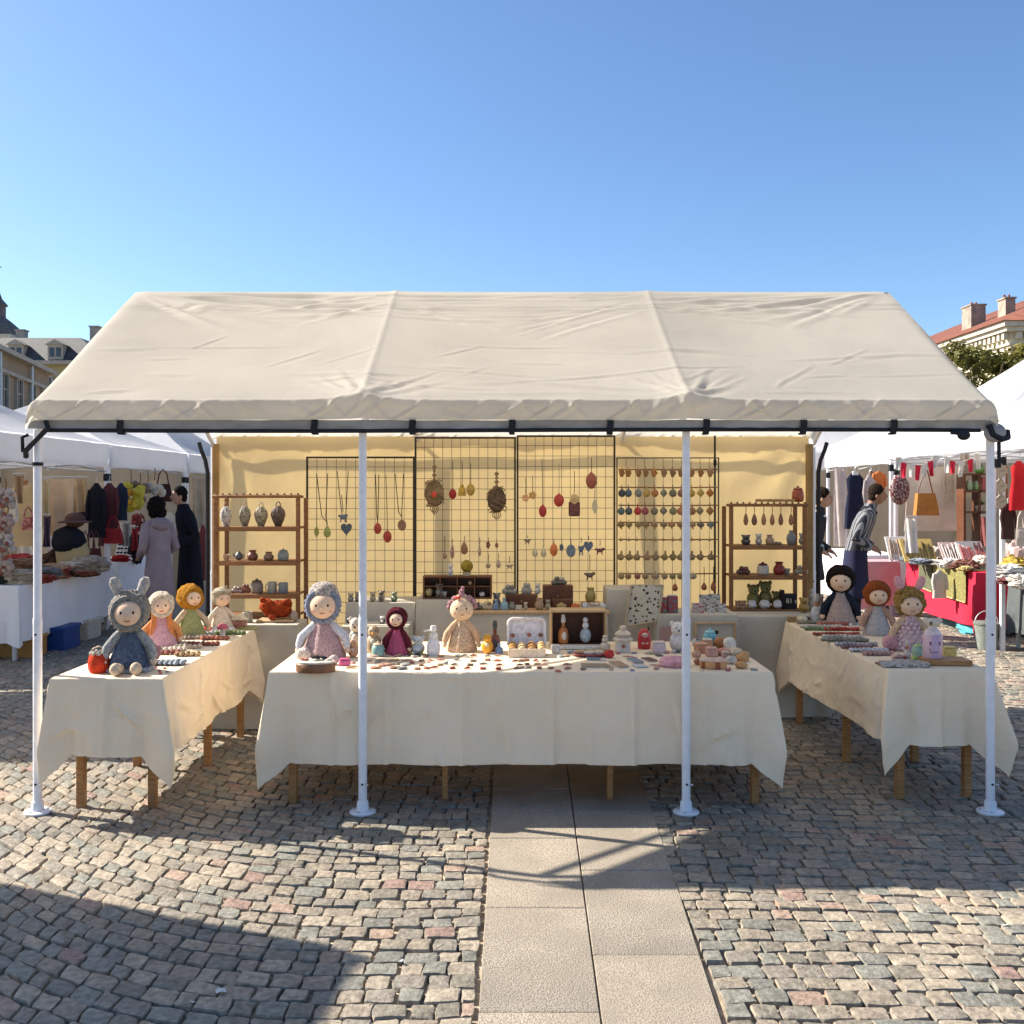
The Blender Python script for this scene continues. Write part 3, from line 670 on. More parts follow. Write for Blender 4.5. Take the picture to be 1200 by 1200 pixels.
for (u, v0, v1, v2, w, c, st, lb) in (
    (521, 628, 648, 655, 5, (.35, .2, .13), 'ball', 'thin brown bead earring, leftmost in the lower row of its panel'),
    (530, 632, 636, 655, 5, (.40, .22, .16), 'drop', 'slim pinkish brown bead string right of the leftmost earring'),
    (544, 628, 634, 650, 9, (.30, .14, .07), 'drop', 'plump brown teardrop earring above the yellow yarn ball'),
    (562, 630, 638, 652, 4, (.45, .3, .2), 'drop', 'slim tan bead earring between the teardrop and a dark one'),
    (572, 630, 634, 643, 5, (.20, .07, .05), 'flower', 'dark red earring with a small flower shape'),
    (582, 632, 636, 642, 4, (.25, .1, .07), 'ball', 'tiny dark bead earring below the large dark woven pod'),
    (572, 648, 660, 666, 6, (.42, .3, .2), 'ball', 'pale brown dangling earring below the dark flower shaped one'),
    (584, 648, 655, 666, 6, (.5, .36, .26), 'drop', 'pale pink drop earring in the lowest row'),
    (597, 652, 660, 667, 9, (.36, .26, .18), 'critter', 'small brown bird charm beside the frame between two panels'),
    (618, 628, 630, 638, 8, (.20, .15, .11), 'critter', 'tiny dark horse charm high in the lower row of its panel'),
    (627, 632, 641, 653, 7, (.55, .47, .30), 'drop', 'pale cream drop earring left of its twin'),
    (637, 632, 641, 653, 7, (.52, .45, .30), 'drop', 'pale cream drop earring left of the orange oval'),
    (649, 632, 637, 652, 9, (.60, .17, .05), 'ball', 'orange oval ornament in the lower row'),
    (658, 630, 637, 646, 5, (.12, .14, .18), 'flower', 'tiny blue grey charm right of the orange oval'),
    (669, 632, 638, 653, 11, (.15, .19, .23), 'disc', 'blue grey round disc with two little horns'),
    (681, 630, 636, 651, 7, (.10, .13, .21), 'critter', 'dark blue bird charm beside the blue heart'),
    (689.5, 628, 633, 647, 11, (.11, .13, .20), 'heart', 'dark blue heart shaped ornament'),
    (703, 632, 640, 650, 12, (.17, .06, .06), 'critter', 'maroon animal charm at the end of the lower row'),
    (691, 650, 668, 680, 13, (.16, .11, .09), 'critter', 'dark brown bird ornament above the yellow gourd pot')):
    pend(u, v0, v1, v2, w, c, st, lb, GE, 'earring', cat='earring')
pend(616, 560, 579, 588, 8, (.62, .33, .18), 'flower', 'peach flower ornament, left one of the touching pair')
pend(624, 558, 576, 585, 9, (.50, .28, .10), 'flower', 'tan flower ornament, right one of the touching pair')
pend(636, 538, 592, 606, 9, (.36, .03, .03), 'ball', 'dark red oval ornament on the longest beaded cord', u0=635)
pend(655, 543, 579, 594, 12, (.40, .05, .035), 'ball', 'bright red round ornament on two pale cords', ccol=(.4, .3, .2))
pend(673, 552, 578, 605, 14, (.16, .05, .05), 'bag', 'beaded tassel with a dark patterned pouch')
pend(693, 536, 554, 573, 13, (.30, .09, .06), 'ball', 'round red and black ornament near the top of its panel')
pend(697, 560, 583, 603, 7, (.48, .45, .30), 'leaf', 'pale green leaf ornament below the round red and black one')
# seven rows of small charms
COLX = [728, 737, 747, 757, 767, 778, 788, 798, 811, 821, 832]
ROWC = [[(.28, .13, .04), (.30, .15, .04), (.27, .13, .05), (.24, .12, .05), (.33, .15, .04), (.22, .14, .07), (.2, .12, .06), (.25, .13, .05), (.28, .15, .05), (.26, .12, .04), (.3, .17, .08)],
        [(.05, .06, .07), (.08, .10, .13), (.2, .2, .17), (.40, .26, .07), (.36, .15, .05), (.2, .19, .14), (.15, .14, .09), (.25, .12, .1), (.40, .25, .05), (.42, .3, .08), (.36, .13, .03)],
        [(.10, .13, .14), (.08, .09, .10), (.38, .04, .04), (.28, .07, .07), (.18, .15, .10), (.2, .18, .13), (.2, .19, .1), (.4, .16, .08), (.28, .14, .07), (.24, .2, .12), (.3, .15, .05)],
        [(.22, .15, .06), (.24, .17, .07), (.25, .18, .08), (.24, .17, .08), (.27, .17, .08), (.22, .15, .08), (.33, .17, .08), (.25, .15, .07), (.3, .2, .1), (.13, .12, .1), (.14, .17, .17)],
        [(.28, .18, .08)] * 11,
        [(.25, .17, .07), (.24, .16, .07), (.27, .18, .09), (.3, .16, .1), (.24, .17, .09), (.22, .16, .07), (.2, .15, .06), (.25, .17, .08), (.25, .17, .09), (.22, .15, .08), (.2, .14, .08)],
        [(.33, .23, .11), (.3, .18, .09), (.27, .12, .08), (.3, .2, .1), (.32, .23, .13), (.3, .22, .12), (.26, .18, .09), (.3, .2, .1), (.36, .29, .18), (.3, .2, .1), (.3, .2, .1)]]
ROWN = ['top row', 'second row', 'third row', 'fourth row', 'fifth row', 'sixth row', 'seventh row']
def cname(c):
    r, g, b = c
    if max(c) < .11: return 'black'
    if b >= r * .92: return 'blue grey'
    if r > .3 and g < .09: return 'red'
    if r > 1.9 * g and r > .3: return 'orange'
    if r > 2.3 * g: return 'rust'
    if g > .85 * r: return 'olive'
    if r > .36: return 'golden'
    return 'brown'
charm_proto = {}
for ri, v in enumerate(ROWV):
    for ci, u in enumerate(COLX):
        if ri == 6 and ci in (9, 10): continue
        st = ('tassel', 'ball', 'ball', 'leafy', 'bead', 'fan', 'coin')[ri]
        if ri in (1, 2) and ci in (5, 9, 10): st = 'diamond'
        col = ROWC[ri][ci]; s = PY / F
        m = MB(); r_ = random.Random(ri * 20 + ci)
        if st == 'ball': m.ball((0, 0, -.048), (.030, .018, .031), 12); m.lathe([(.006, 0), (.006, .02)], (0, 0, -.02), 6)
        elif st == 'diamond': m.lathe([(0, -.082), (.022, -.06), (.032, -.046), (.022, -.03), (.0, -.008)], (0, 0, 0), 4, sy=.5)
        elif st == 'tassel': m.lathe([(.0, -.062), (.012, -.06), (.019, -.035), (.022, -.01), (.012, .004), (0, .01)], (0, 0, 0), 10, fn=lambda a, z: 1 + .2 * math.sin(3 * a + ci)); m.ball((.012, 0, -.03), (.017, .01, .012), 8, 0, .3, 8, ci)
        elif st == 'leafy': m.ball((0, 0, -.02), (.030, .013, .020), 10, 0, .35, 7, ci); m.tube([(0, 0, -.03), (.004, 0, -.058)], [.011, .003], 6)
        elif st == 'bead': m.ball((0, 0, -.004), (.016, .012, .011), 8, 0, .3, 7, ci)
        elif st == 'fan': m.ball((0, 0, -.006), (.030, .014, .026), 10, 0, .4, 9, ci); m.ball((.006, 0, .03), (.009, .008, .018), 7)
        else: m.ball((0, 0, -.022), (.026 + .006 * (ci in (4, 8)), .008, .026), 14); m.ball((0, -.008, -.022), (.012, .005, .012), 8)
        m.tube([(0, .0, -.01), (0, .004, .02)], .0025, 4)
        p = at(u + r_.uniform(-1, 1), v, PY - .022)
        o = m.build('charm', [paint(col, .55)], None, p, r_.uniform(-.3, .3))
        tag(o, '%s charm, %s from the left in the %s of the crowded wire panel' % (cname(col), ORD[ci], ROWN[ri]), 'charm', 'small charms in rows on the right wire panel')
for (u, v0, v1, v2, lb) in ((791, 672, 683, 693, 'dark red drop charm hanging alone below the rows of charms'), (825, 664, 682, 692, 'brown drop charm below the rows, left of a longer one'), (836, 664, 680, 693, 'longer brown drop charm at the lower corner of the charm panel')):
    pend(u, v0, v1, v2, 7, (.30, .10, .05), 'drop', lb, 'small charms in rows on the right wire panel', 'charm', cat='charm')

# ---------------------------------------------------------------- trinkets
PROF = {
 'pot': [(0, 0), (.32, 0), (.45, .15), (.5, .38), (.44, .6), (.3, .74), (.28, .84), (.36, .97), (.33, 1), (.26, .97), (.24, .85), (0, .8)],
 'jar': [(0, 0), (.38, 0), (.46, .06), (.5, .3), (.48, .6), (.38, .72), (.34, .74), (0, .74)],
 'bottle': [(0, 0), (.44, 0), (.5, .05), (.5, .5), (.4, .64), (.2, .74), (.17, .93), (.22, .95), (.22, 1), (0, 1)],
 'vase': [(0, 0), (.28, 0), (.4, .12), (.5, .42), (.42, .68), (.2, .84), (.19, .93), (.27, 1), (.2, .99), (0, .9)],
 'mug': [(0, 0), (.4, 0), (.43, .05), (.43, .97), (.40, 1), (.37, .97), (.36, .1), (0, .08)],
 'bowl': [(0, 0), (.25, 0), (.3, .08), (.5, .85), (.5, 1), (.45, .95), (.2, .2), (0, .18)],
}
def trinket(kind, name, label, cat, pos, w, h, col, col2=(.75, .7, .62), group=None, rz=0, rough=.42, m2=None, mm=None, d=None):
    """w, h in metres; base at pos"""
    mA = mm or paint(col, rough); mB_ = m2 or paint(col2, rough); d = d or w
    t = T(name, label, cat, pos, group, rz); b = MB()
    sc = lambda P: [(r * w, z * h) for r, z in P]
    if kind in ('pot', 'vase', 'bottle', 'bowl'):
        b.lathe(sc(PROF[kind]), n=20, sy=d / w); b.build('body', mA, t)
        if kind == 'bottle':
            q = MB(); q.lathe([(0, 0), (.2 * w, 0), (.2 * w, .1 * h), (0, .12 * h)], (0, 0, h), 12); q.build('stopper', mB_, t)
    elif kind == 'jar':
        b.lathe(sc(PROF['jar']), n=20, sy=d / w); b.build('body', mA, t)
        q = MB(); q.lathe([(.0, .735 * h), (.38 * w, .735 * h), (.4 * w, .78 * h), (.3 * w, .86 * h), (.1 * w, .9 * h), (.09 * w, .94 * h), (.12 * w, .97 * h), (0, h)], n=16); q.build('lid', mB_, t)
    elif kind == 'mug':
        b.lathe(sc(PROF['mug']), n=18); b.build('body', mA, t)
        q = MB(); q.tube([(.42 * w, 0, .82 * h), (.58 * w, 0, .8 * h), (.66 * w, 0, .5 * h), (.58 * w, 0, .22 * h), (.42 * w, 0, .2 * h)], .055 * w, 6); q.build('handle', mA, t)
    elif kind == 'teapot':
        b.ball((0, 0, .42 * h), (.36 * w, .36 * w, .42 * h), 16); b.build('body', mA, t)
        q = MB(); q.tube([(-.3 * w, 0, .4 * h), (-.45 * w, 0, .5 * h), (-.52 * w, 0, .72 * h)], [.09 * w, .06 * w, .045 * w], 8); q.build('spout', mA, t)
        q = MB(); q.tube([(.32 * w, 0, .6 * h), (.48 * w, 0, .6 * h), (.48 * w, 0, .3 * h), (.32 * w, 0, .25 * h)], .04 * w, 6); q.build('handle', mA, t)
        q = MB(); q.lathe([(.2 * w, .8 * h), (.15 * w, .88 * h), (.05 * w, .9 * h), (.07 * w, .97 * h), (0, h)], n=12); q.build('lid', mB_, t)
    elif kind == 'lantern':
        b.lathe(sc([(0, 0), (.22, 0), (.25, .06), (.4, .25), (.5, .45), (.42, .62), (.24, .74), (.2, .78), (0, .79)]), n=18, fn=lambda a, z: 1 + .06 * math.sin(a * 8)); b.build('body', mA, t)
        q = MB(); q.tube([(.16 * w * math.cos(a), 0, .78 * h + .16 * h * math.sin(a)) for a in [PI * k / 8 for k in range(9)]], .035 * w, 6); q.build('handle', mB_, t)
    elif kind == 'animal':                # seated figurine: body, head with ears and eyes
        b.ball((0, 0, .33 * h), (.40 * w, .38 * w, .34 * h), 14)
        b.build('body', mA, t)
        q = MB(); q.ball((0, -.06 * w, .76 * h), (.33 * w, .31 * w, .23 * h), 14)
        for s_ in (-1, 1):
            q.ball((s_ * .27 * w, .02 * w, .92 * h), (.12 * w, .07 * w, .10 * h), 8); q.ball((s_ * .13 * w, -.345 * w, .80 * h), .03 * w, 6, 1)
        q.ball((0, -.36 * w, .72 * h), (.06 * w, .05 * w, .03 * h), 6, 1); q.build('head', [mB_, M_eye], t)
        q = MB(); q.ball((0, -.22 * w, .33 * h), (.24 * w, .22 * w, .22 * h), 10); q.build('belly', mB_, t)
        q = MB()
        for s_ in (-1, 1): q.ball((s_ * .22 * w, -.3 * w, .06 * h), (.13 * w, .2 * w, .06 * h), 8)
        q.build('paws', mA, t)
    elif kind == 'hooded':                # smooth rounded figure with an inset face
        b.lathe(sc([(0, 0), (.42, 0), (.48, .04), (.5, .3), (.48, .6), (.38, .82), (.2, .96), (0, 1)]), n=20); b.build('body', mA, t)
        q = MB(); q.ball((0, -.36 * w, .68 * h), (.24 * w, .16 * w, .13 * h), 12)
        for s_ in (-1, 1): q.ball((s_ * .09 * w, -.515 * w, .70 * h), .03 * w, 6, 1)
        q.build('face', [mB_, M_eye], t)
        q = MB()
        for s_ in (-1, 1): q.ball((s_ * .14 * w, -.45 * w, .30 * h), (.13 * w, .07 * w, .06 * h), 8)
        q.build('bow', mB_, t)
    elif kind == 'bird':
        b.ball((0, 0, .36 * h), (.46 * w, .5 * w, .37 * h), 16); b.ball((0, -.06 * w, .78 * h), (.34 * w, .36 * w, .23 * h), 14); b.build('body', mA, t)
        q = MB(); q.lathe([(.10 * w, 0), (0, .2 * w)], (0, 0, 0), 8); 
        for i in range(len(q.v)):
            x, y, z = q.v[i]; q.v[i] = (x, -.38 * w - z, .76 * h + y)
        q.build('beak', paint((.6, .3, .05)), t)
        q = MB()
        for s_ in (-1, 1): q.ball((s_ * .16 * w, -.35 * w, .84 * h), .045 * w, 6)
        q.build('eyes', M_eye, t)
        q = MB(); q.ball((0, -.30 * w, .45 * h), (.2 * w, .22 * w, .15 * h), 10); q.build('belly', mB_, t)
    elif kind == 'peg':                   # bottle shaped doll
        b.lathe(sc([(0, 0), (.42, 0), (.48, .05), (.5, .25), (.42, .46), (.26, .54), (0, .55)]), n=18); b.build('body', mA, t)
        q = MB(); q.lathe(sc([(.16, .53), (.17, .72), (0, .73)]), n=12); q.build('neck', m2 or paint((.36, .15, .06)), t)
        q = MB(); q.ball((0, 0, .80 * h), (.23 * w, .23 * w, .12 * h), 12)
        for s_ in (-1, 1): q.ball((s_ * .09 * w, -.215 * w, .81 * h), .03 * w, 6, 1)
        q.build('head', [paint(col2), M_eye], t)
        q = MB(); q.lathe(sc([(.26, .87), (.26, .885), (.18, .89), (.17, 1), (0, 1)]), n=12); q.build('hat', paint(col2), t)
        q = MB(); q.ball((.04 * w, -.36 * w, .25 * h), (.26 * w, .17 * w, .18 * h), 10); q.build('apron', paint(col2), t)
    elif kind == 'stack':                 # three stacked balls
        b.ball((0, 0, .29 * h), (.5 * w, .5 * w, .29 * h), 16); b.build('body', mA, t)
        q = MB(); q.ball((0, 0, .68 * h), (.30 * w, .30 * w, .14 * h), 12); q.build('head', mB_, t)
        q = MB(); q.ball((0, 0, .89 * h), (.24 * w, .24 * w, .11 * h), 12); q.build('hat', mB_, t)
    elif kind == 'pagoda':
        b.box((0, 0, .21 * h), (.72 * w, .6 * w, .42 * h), 0, .03 * w); b.build('body', mA, t)
        q = MB(); q.lathe(sc([(0, .40), (.5, .43), (.52, .50), (.42, .56), (.30, .60), (.30, .62), (.40, .64), (.42, .69), (.32, .76), (.2, .82), (0, .82)]), n=20); q.build('roof', mB_, t)
        q = MB(); q.lathe(sc([(.14, .8), (.18, .88), (.18, .94), (.1, 1), (0, 1)]), n=12); q.build('finial', mB_, t)
        q = MB(); q.ball((0, -.3 * w, .24 * h), (.10 * w, .02, .10 * w), 8); q.build('door', paint((.3, .12, .07)), t)
    elif kind == 'house':
        b.box((0, 0, .3 * h), (w, d, .6 * h), 0, .01); b.build('wall', mA, t)
        q = MB(); q.prism([(-.56 * w, .6 * h), (.56 * w, .6 * h), (0, h)], -.55 * d, .55 * d); q.build('roof', mB_, t)
    elif kind == 'box':
        b.box((0, 0, h / 2), (w, d, h), 0, .006); b.build('body', mA, t)
        q = MB(); q.box((0, 0, h + .004), (w * .96, d * .96, .008), 0, .003); q.build('lid', mB_, t)
    elif kind == 'drawers':               # open compartments
        th = .012; nx = max(2, int(w / .12)); nz_ = 2 if h > .1 else 1
        b.box((0, d / 2 - .005, h / 2), (w, .01, h)); 
        for x in (-w / 2 + th / 2, w / 2 - th / 2): b.box((x, -.005, h / 2), (th, d - .01, h))
        for z in (th / 2, h - th / 2): b.box((0, -.005, z), (w - 2 * th, d - .01, th))
        b.build('case', mA, t); q = MB()
        for k in range(1, nx): q.box((-w / 2 + w * k / nx, -.003, h / 2), (.008, d - .02, h - 2 * th))
        if nz_ > 1: q.box((0, -.004, h * .55), (w - 2 * th, d - .022, .008))
        q.build('divider', mB_, t)
    elif kind == 'lump':
        b.ball((0, 0, h * .46), (w / 2, d / 2, h * .5), 16, 0, .22, 5, pos[0] * 9); b.build('body', mA, t)
        q = MB(); q.ball((.15 * w, -.12 * d, h * .72), (.2 * w, .2 * d, h * .24), 10, 0, .2, 5, pos[0]); q.build('bulge', mB_, t)
    elif kind == 'shells':
        for k in range(3): b.ball(((k - 1) * .3 * w, 0, .3 * h), (.24 * w, .2 * w, .32 * h), 10, 0, .15, 5, k)
        b.ball((-.12 * w, 0, .75 * h), (.2 * w, .18 * w, .25 * h), 10); b.build('body', mA, t)
        q = MB(); q.ball((.18 * w, -.05 * w, .72 * h), (.2 * w, .16 * w, .24 * h), 10); q.build('top_shell', mB_, t)
    return t
def tri(kind, name, label, cat, u, vb, wpx, hpx, Y, z, col, col2=(.7, .65, .55), **k):
    s = Y / F; return trinket(kind, name, label, cat, ((u - 600) / F * Y, Y, z), wpx * s, hpx * s, col, col2, **k)
def trt(kind, name, label, cat, u, vb, wpx, hpx, col, col2=(.7, .65, .55), z=ZT, **k):       # stands on a table of height z
    p = onz(u, vb, z); s = p.y / F; return trinket(kind, name, label, cat, p, wpx * s, hpx * s, col, col2, **k)

# left rack
GR = 'pots and lanterns on the left rack'; LYf = 7.44
for u, w, h, c, c2, lb in ((265, 14, 30, (.50, .48, .46), (.3, .2, .12), 'pale grey glass lantern, leftmost on the top shelf of the left rack'), (287, 14, 31, (.30, .27, .20), (.35, .3, .22), 'olive grey glass lantern between the pale lantern and the speckled one'),
      (306, 16, 30, (.33, .29, .20), (.3, .25, .18), 'speckled tan glass lantern beside the dark brown lantern'), (326, 17, 31, (.12, .085, .065), (.1, .07, .05), 'dark brown glass lantern, rightmost on the top shelf of the left rack')):
    tri('lantern', 'glass_lantern', lb, 'lantern', u, 617, w, h, LYf, 1.428, c, c2, group=GR, mm=mottled(c, tuple(q * .45 for q in c), 55))
for u, w, h, c, k, lb in ((265, 9, 7, (.5, .33, .22), 'bowl', 'small pink bowl at the left end of the second shelf'), (280, 13, 11, (.12, .12, .13), 'teapot', 'small dark grey teapot on the second shelf of the left rack'), (296, 13, 12, (.17, .06, .045), 'pot', 'dark red round pot on the second shelf of the left rack'), (315, 12, 10, (.26, .15, .10), 'pot', 'brown round pot on the second shelf of the left rack'), (332, 13, 14, (.25, .27, .25), 'jar', 'grey green lidded jar at the right end of the second shelf')):
    tri(k, 'small_pot' if k != 'teapot' else 'teapot', lb, 'pot', u, 657, w, h, LYf, 1.172, c, c, group=GR)
for u, w, h, c, k, lb in ((264, 8, 8, (.45, .38, .28), 'pot', 'small cream pot at the left end of the third shelf'), (278, 14, 8, (.4, .33, .28), 'shells', 'cluster of pale pebbles on the third shelf of the left rack'), (288, 11, 11, (.26, .1, .07), 'shells', 'red brown bead cluster on the third shelf of the left rack'), (301, 15, 17, (.22, .18, .15), 'jar', 'brown banded jar, tallest on the third shelf of the left rack'), (319, 12, 13, (.34, .33, .29), 'mug', 'pale grey mug on the third shelf'), (332, 13, 12, (.22, .25, .27), 'mug', 'blue grey mug on the third shelf')):
    tri(k, {'mug': 'mug', 'jar': 'banded_jar', 'shells': 'pebble_cluster'}.get(k, 'small_pot'), lb, 'mug' if k == 'mug' else 'pot', u, 695, w, h, LYf, .925, c, tuple(q * .7 for q in c), group=GR, rz=PI if k == 'mug' else 0)
tray = MB(); tray.box((0, 0, .008), (.27, .16, .016), 0, .005); one(tray, 'tray', M_woodl, 'thin wooden tray under the rust red plush animal', 'tray', at(325, 725, 7.12).xy.to_3d() + Vector((0, 0, .754)))
pl = T('plush_animal', 'curled up rust red plush animal on the tray at the foot of the left rack', 'plush toy', Vector((at(325, 725, 7.12).x, 7.12, .77)))
m = MB(); m.ball((.0, 0, .07), (.105, .06, .062), 20, 0, .25, 9, 2); m.build('body', wool((.30, .045, .012), 70, 1), pl)
m = MB(); m.ball((-.07, -.02, .095), (.055, .05, .052), 16, 0, .3, 9, 5); m.ball((-.10, -.03, .14), .02, 8); m.build('head', wool((.30, .045, .012), 70, 1), pl)
m = MB(); m.ball((-.02, -.07, .024), (.03, .03, .026), 10); m.build('paw', wool((.34, .05, .015), 70, 1), pl)
m = MB(); m.ball((.07, 0, .115), (.04, .04, .03), 12, 0, .3, 9, 8); m.build('tail', wool((.28, .04, .012), 70, 1), pl)
trinket('lump', 'smooth_stone', 'grey brown rounded stone at the right end of the tray', 'stone', (at(345, 725, 7.1).x, 7.08, .754), .055, .085, (.28, .22, .17), (.3, .24, .18))
trinket('mug', 'tin_mug', 'grey tin mug on the left corner table', 'mug', (at(291, 727, 7.08).x, 7.06, .754), .085, .075, (.30, .27, .22), rz=PI)
# right rack
GQ = 'wares on the right rack'; RYf = 7.78
tri('jar', 'red_jar', 'terracotta red jar standing on top of the right rack', 'jar', 935, 590, 14, 19, RYf, 1.611, (.30, .07, .03), (.24, .05, .025), group=GQ)
m = MB()
for k in range(14): m.ball((.022 * k - .15, .004 * (k % 2), .012), (.016, .012, .012), 8, 0, .2, 6, k)
one(m, 'rope_strand', felt((.36, .22, .1)), 'plaited rope strand lying on top of the right rack', 'rope', (at(906, 590, RYf).x, RRk['y0'], 1.612))
for k, u in enumerate((874, 884, 895, 905, 915, 927)):
    pend(u, 594, 600 + (k % 2), 616, 6 + (k == 1), ((.25, .12, .06), (.16, .08, .05), (.3, .15, .08), (.28, .14, .07), (.2, .1, .05), (.26, .13, .06))[k], 'drop', ('slim brown tag, leftmost under the top rail of the right rack', 'darkest wide brown tag under the top rail', 'light brown tag, third under the top rail of the right rack', 'slim tan tag, fourth under the top rail of the right rack', 'brown tag beside the last one under the top rail', 'brown tag, rightmost under the top rail of the right rack')[k], 'brown tags under the top rail of the right rack', 'hanging_tag', Y=RRk['y0'] - .02, cat='tag')
for u, w, h, c, k, lb in ((874, 14, 12, (.06, .06, .065), 'animal', 'black animal figurine on the upper shelf of the right rack'), (889, 10, 13, (.28, .28, .27), 'animal', 'black and white animal figurine on the upper shelf of the right rack'), (902, 10, 12, (.33, .22, .15), 'pot', 'pale brown cup on the upper shelf of the right rack'), (911, 12, 4, (.3, .24, .18), 'shells', 'flat cluster of beads beside the pale brown cup'), (927, 11, 17, (.17, .19, .19), 'vase', 'tall grey blue vase on the upper shelf'), (940, 10, 14, (.25, .25, .22), 'animal', 'grey stone bust at the right end of the upper shelf')):
    tri(k, {'animal': 'animal_figurine', 'pot': 'small_cup', 'shells': 'bead_cluster', 'vase': 'small_vase'}[k], lb, 'figurine', u, 637, w, h, RYf, 1.27, c, (.45, .43, .4) if u == 889 else tuple(q * 1.2 for q in c), group=GQ)
for u, w, h, c, c2, k, lb in ((871, 16, 10, (.14, .06, .05), (.2, .08, .06), 'shells', 'dark red bead heap on the middle shelf'), (894, 14, 15, (.5, .46, .4), (.16, .04, .04), 'jar', 'white jar with a dark red lid on the middle shelf'), (913, 14, 15, (.24, .03, .025), (.22, .03, .025), 'pot', 'bright dark red pot in the middle of its shelf'), (922, 8, 7, (.27, .26, .22), (.3, .3, .25), 'bowl', 'grey green pebble bowl beside the dark red pot'), (939, 15, 11, (.36, .3, .22), (.3, .25, .2), 'shells', 'pale shell cluster at the right end of the middle shelf')):
    tri(k, {'jar': 'lidded_jar', 'pot': 'red_pot', 'bowl': 'pebble_bowl'}.get(k, 'bead_cluster'), lb, 'jar' if k == 'jar' else 'pot', u, 672, w, h, RYf, 1.035, c, c2, group=GQ)
for u, w, h, sd_, lb in ((883, 20, 27, 1, 'leftmost of the three olive green plush lumps'), (897, 20, 31, 2, 'tallest of the three olive green plush lumps'), (910, 16, 19, 3, 'smallest of the three olive green plush lumps')):
    tri('animal', 'plush_toy', lb + ' on the right rack', 'plush toy', u, 714, w, h, RYf + .06, .77, (.20, .17, .06), group=GQ, mm=wool((.22, .19, .075), 60), m2=wool((.25, .22, .09), 60))
for u, w, lb in ((881, 11, 'left'), (896, 13, 'middle'), (912, 13, 'right')):
    tri('lump', 'white_ornament', '%s one of the three small white ornaments on the lowest rack shelf' % lb, 'ornament', u, 717, w, 11, RRk['y0'] + .045, .77, (.58, .55, .55), (.55, .52, .52), group=GQ)
m = MB()
for k in range(4):
    for j in range(3): m.box((k * .022 - .033, 0, .012 + j * .022), (.017, .05, .018), 0, .003)
one(m, 'sweet_box', mottled((.2, .08, .07), (.45, .35, .28), 60), 'dark box of small brown squares at the left of the lowest rack shelf', 'box', (at(868, 716, 7.72).x, 7.72, .77), GQ)
bx = T('black_box', 'black lettered box with a tall raised corner on the lowest rack shelf', 'box', (at(925, 717, 7.71).x, 7.71, .77), GQ)
m = MB(); m.box((0, .01, .06), (.105, .07, .12), 0, .004); m.box((-.055, .01, .075), (.028, .06, .15), 0, .005); m.build('body', paint((.012, .011, .013), .5), bx)
tc_ = bpy.data.curves.new('lettering', 'FONT'); tc_.body = '81 e'; tc_.size = .052; tc_.extrude = .001; tc_.align_x = 'CENTER'; tc_.materials.append(paint((.55, .5, .42), .6))
tmp = bpy.data.objects.new('text', tc_); COL.objects.link(tmp); tme = bpy.data.meshes.new_from_object(tmp.evaluated_get(bpy.context.evaluated_depsgraph_get())); bpy.data.objects.remove(tmp)
to = bpy.data.objects.new('lettering', tme); COL.objects.link(to); to.parent = bx; to.rotation_euler = (R(90), 0, 0); to.location = (.012, -.027, .05)
tri('animal', 'golden_bear', 'golden brown bear figurine at the end of the lowest rack shelf', 'figurine', 942, 718, 15, 17, 7.55, .767, (.30, .18, .045), (.33, .2, .05), group=GQ)

# back counters
GB = 'trinkets on the back counters'
for u, w, h, c, c2, lb in ((411, 9, 10, (.22, .2, .17), (.3, .26, .2), 'small grey animal figurine, leftmost on the figurine counter'), (419, 8, 12, (.12, .1, .09), (.25, .2, .15), 'small dark animal figurine left of the second pole'), (437, 9, 11, (.38, .31, .2), (.3, .25, .18), 'small cream animal figurine right of the second pole'), (447, 10, 13, (.3, .25, .18), (.12, .1, .08), 'small tan goat figurine with dark head on the figurine counter'), (462, 10, 12, (.10, .17, .10), (.2, .22, .15), 'small green animal figurine, rightmost on the figurine counter')):
    tri('animal', 'animal_figurine', lb, 'figurine', u, 705, w, h, 7.3, .875, c, c2, group=GB)
trinket('animal', 'penguin_figurine', 'tiny black and white penguin figurine on the low bench', 'figurine', (at(448, 727, 7.05).x, 7.05, .745), .05, .055, (.03, .03, .035), (.6, .58, .55))
trinket('lump', 'dark_pebble', 'small dark pebble on the low bench beside the woolly hat', 'stone', (-1.17, 7.05, .745), .035, .045, (.05, .05, .05), (.06, .06, .06))
tri('drawers', 'pigeonhole_box', 'dark brown pigeonhole box with small compartments on the taupe counter', 'box', 536.5, 700, 80, 26.5, 7.36, .895, (.1, .035, .018), group=GB, mm=M_woodd, m2=M_woodd, d=.14)
for u, vb, w, h, c, k, lb in ((502, 699, 10, 11, (.33, .27, .12), 'lump', 'yellow pebble ornament in the left compartment'), (515, 698, 12, 15, (.2, .2, .19), 'animal', 'grey animal figurine in the pigeonhole box'), (521, 699, 6, 6, (.4, .4, .4), 'bowl', 'tiny white bowl in the pigeonhole box'), (551, 687, 5, 5, (.4, .3, .2), 'lump', 'tiny tan bead in an upper compartment'), (565, 698, 7, 6, (.55, .53, .5), 'lump', 'white pebble in the right compartment')):
    zz = .895 + .013 if vb > 690 else .895 + .1
    tri(k, 'small_ornament', lb, 'ornament', u, vb, w, h, 7.335, zz, c, c, group=GB)
tri('animal', 'white_gourd', 'small white goose figurine on top of the pigeonhole box', 'figurine', 528, 673, 8, 14, 7.36, 1.062, (.5, .48, .46), (.5, .48, .46), group=GB)
yb = T('yarn_ball', 'mustard yellow yarn ball on a pale cup on the pigeonhole box', 'ornament', (at(547, 673, 7.36).x, 7.36, 1.062), GB)
m = MB(); m.lathe([(.03, 0), (.028, .012), (.036, .03), (0, .03)], n=14); m.build('cup', paint((.45, .38, .25)), yb)
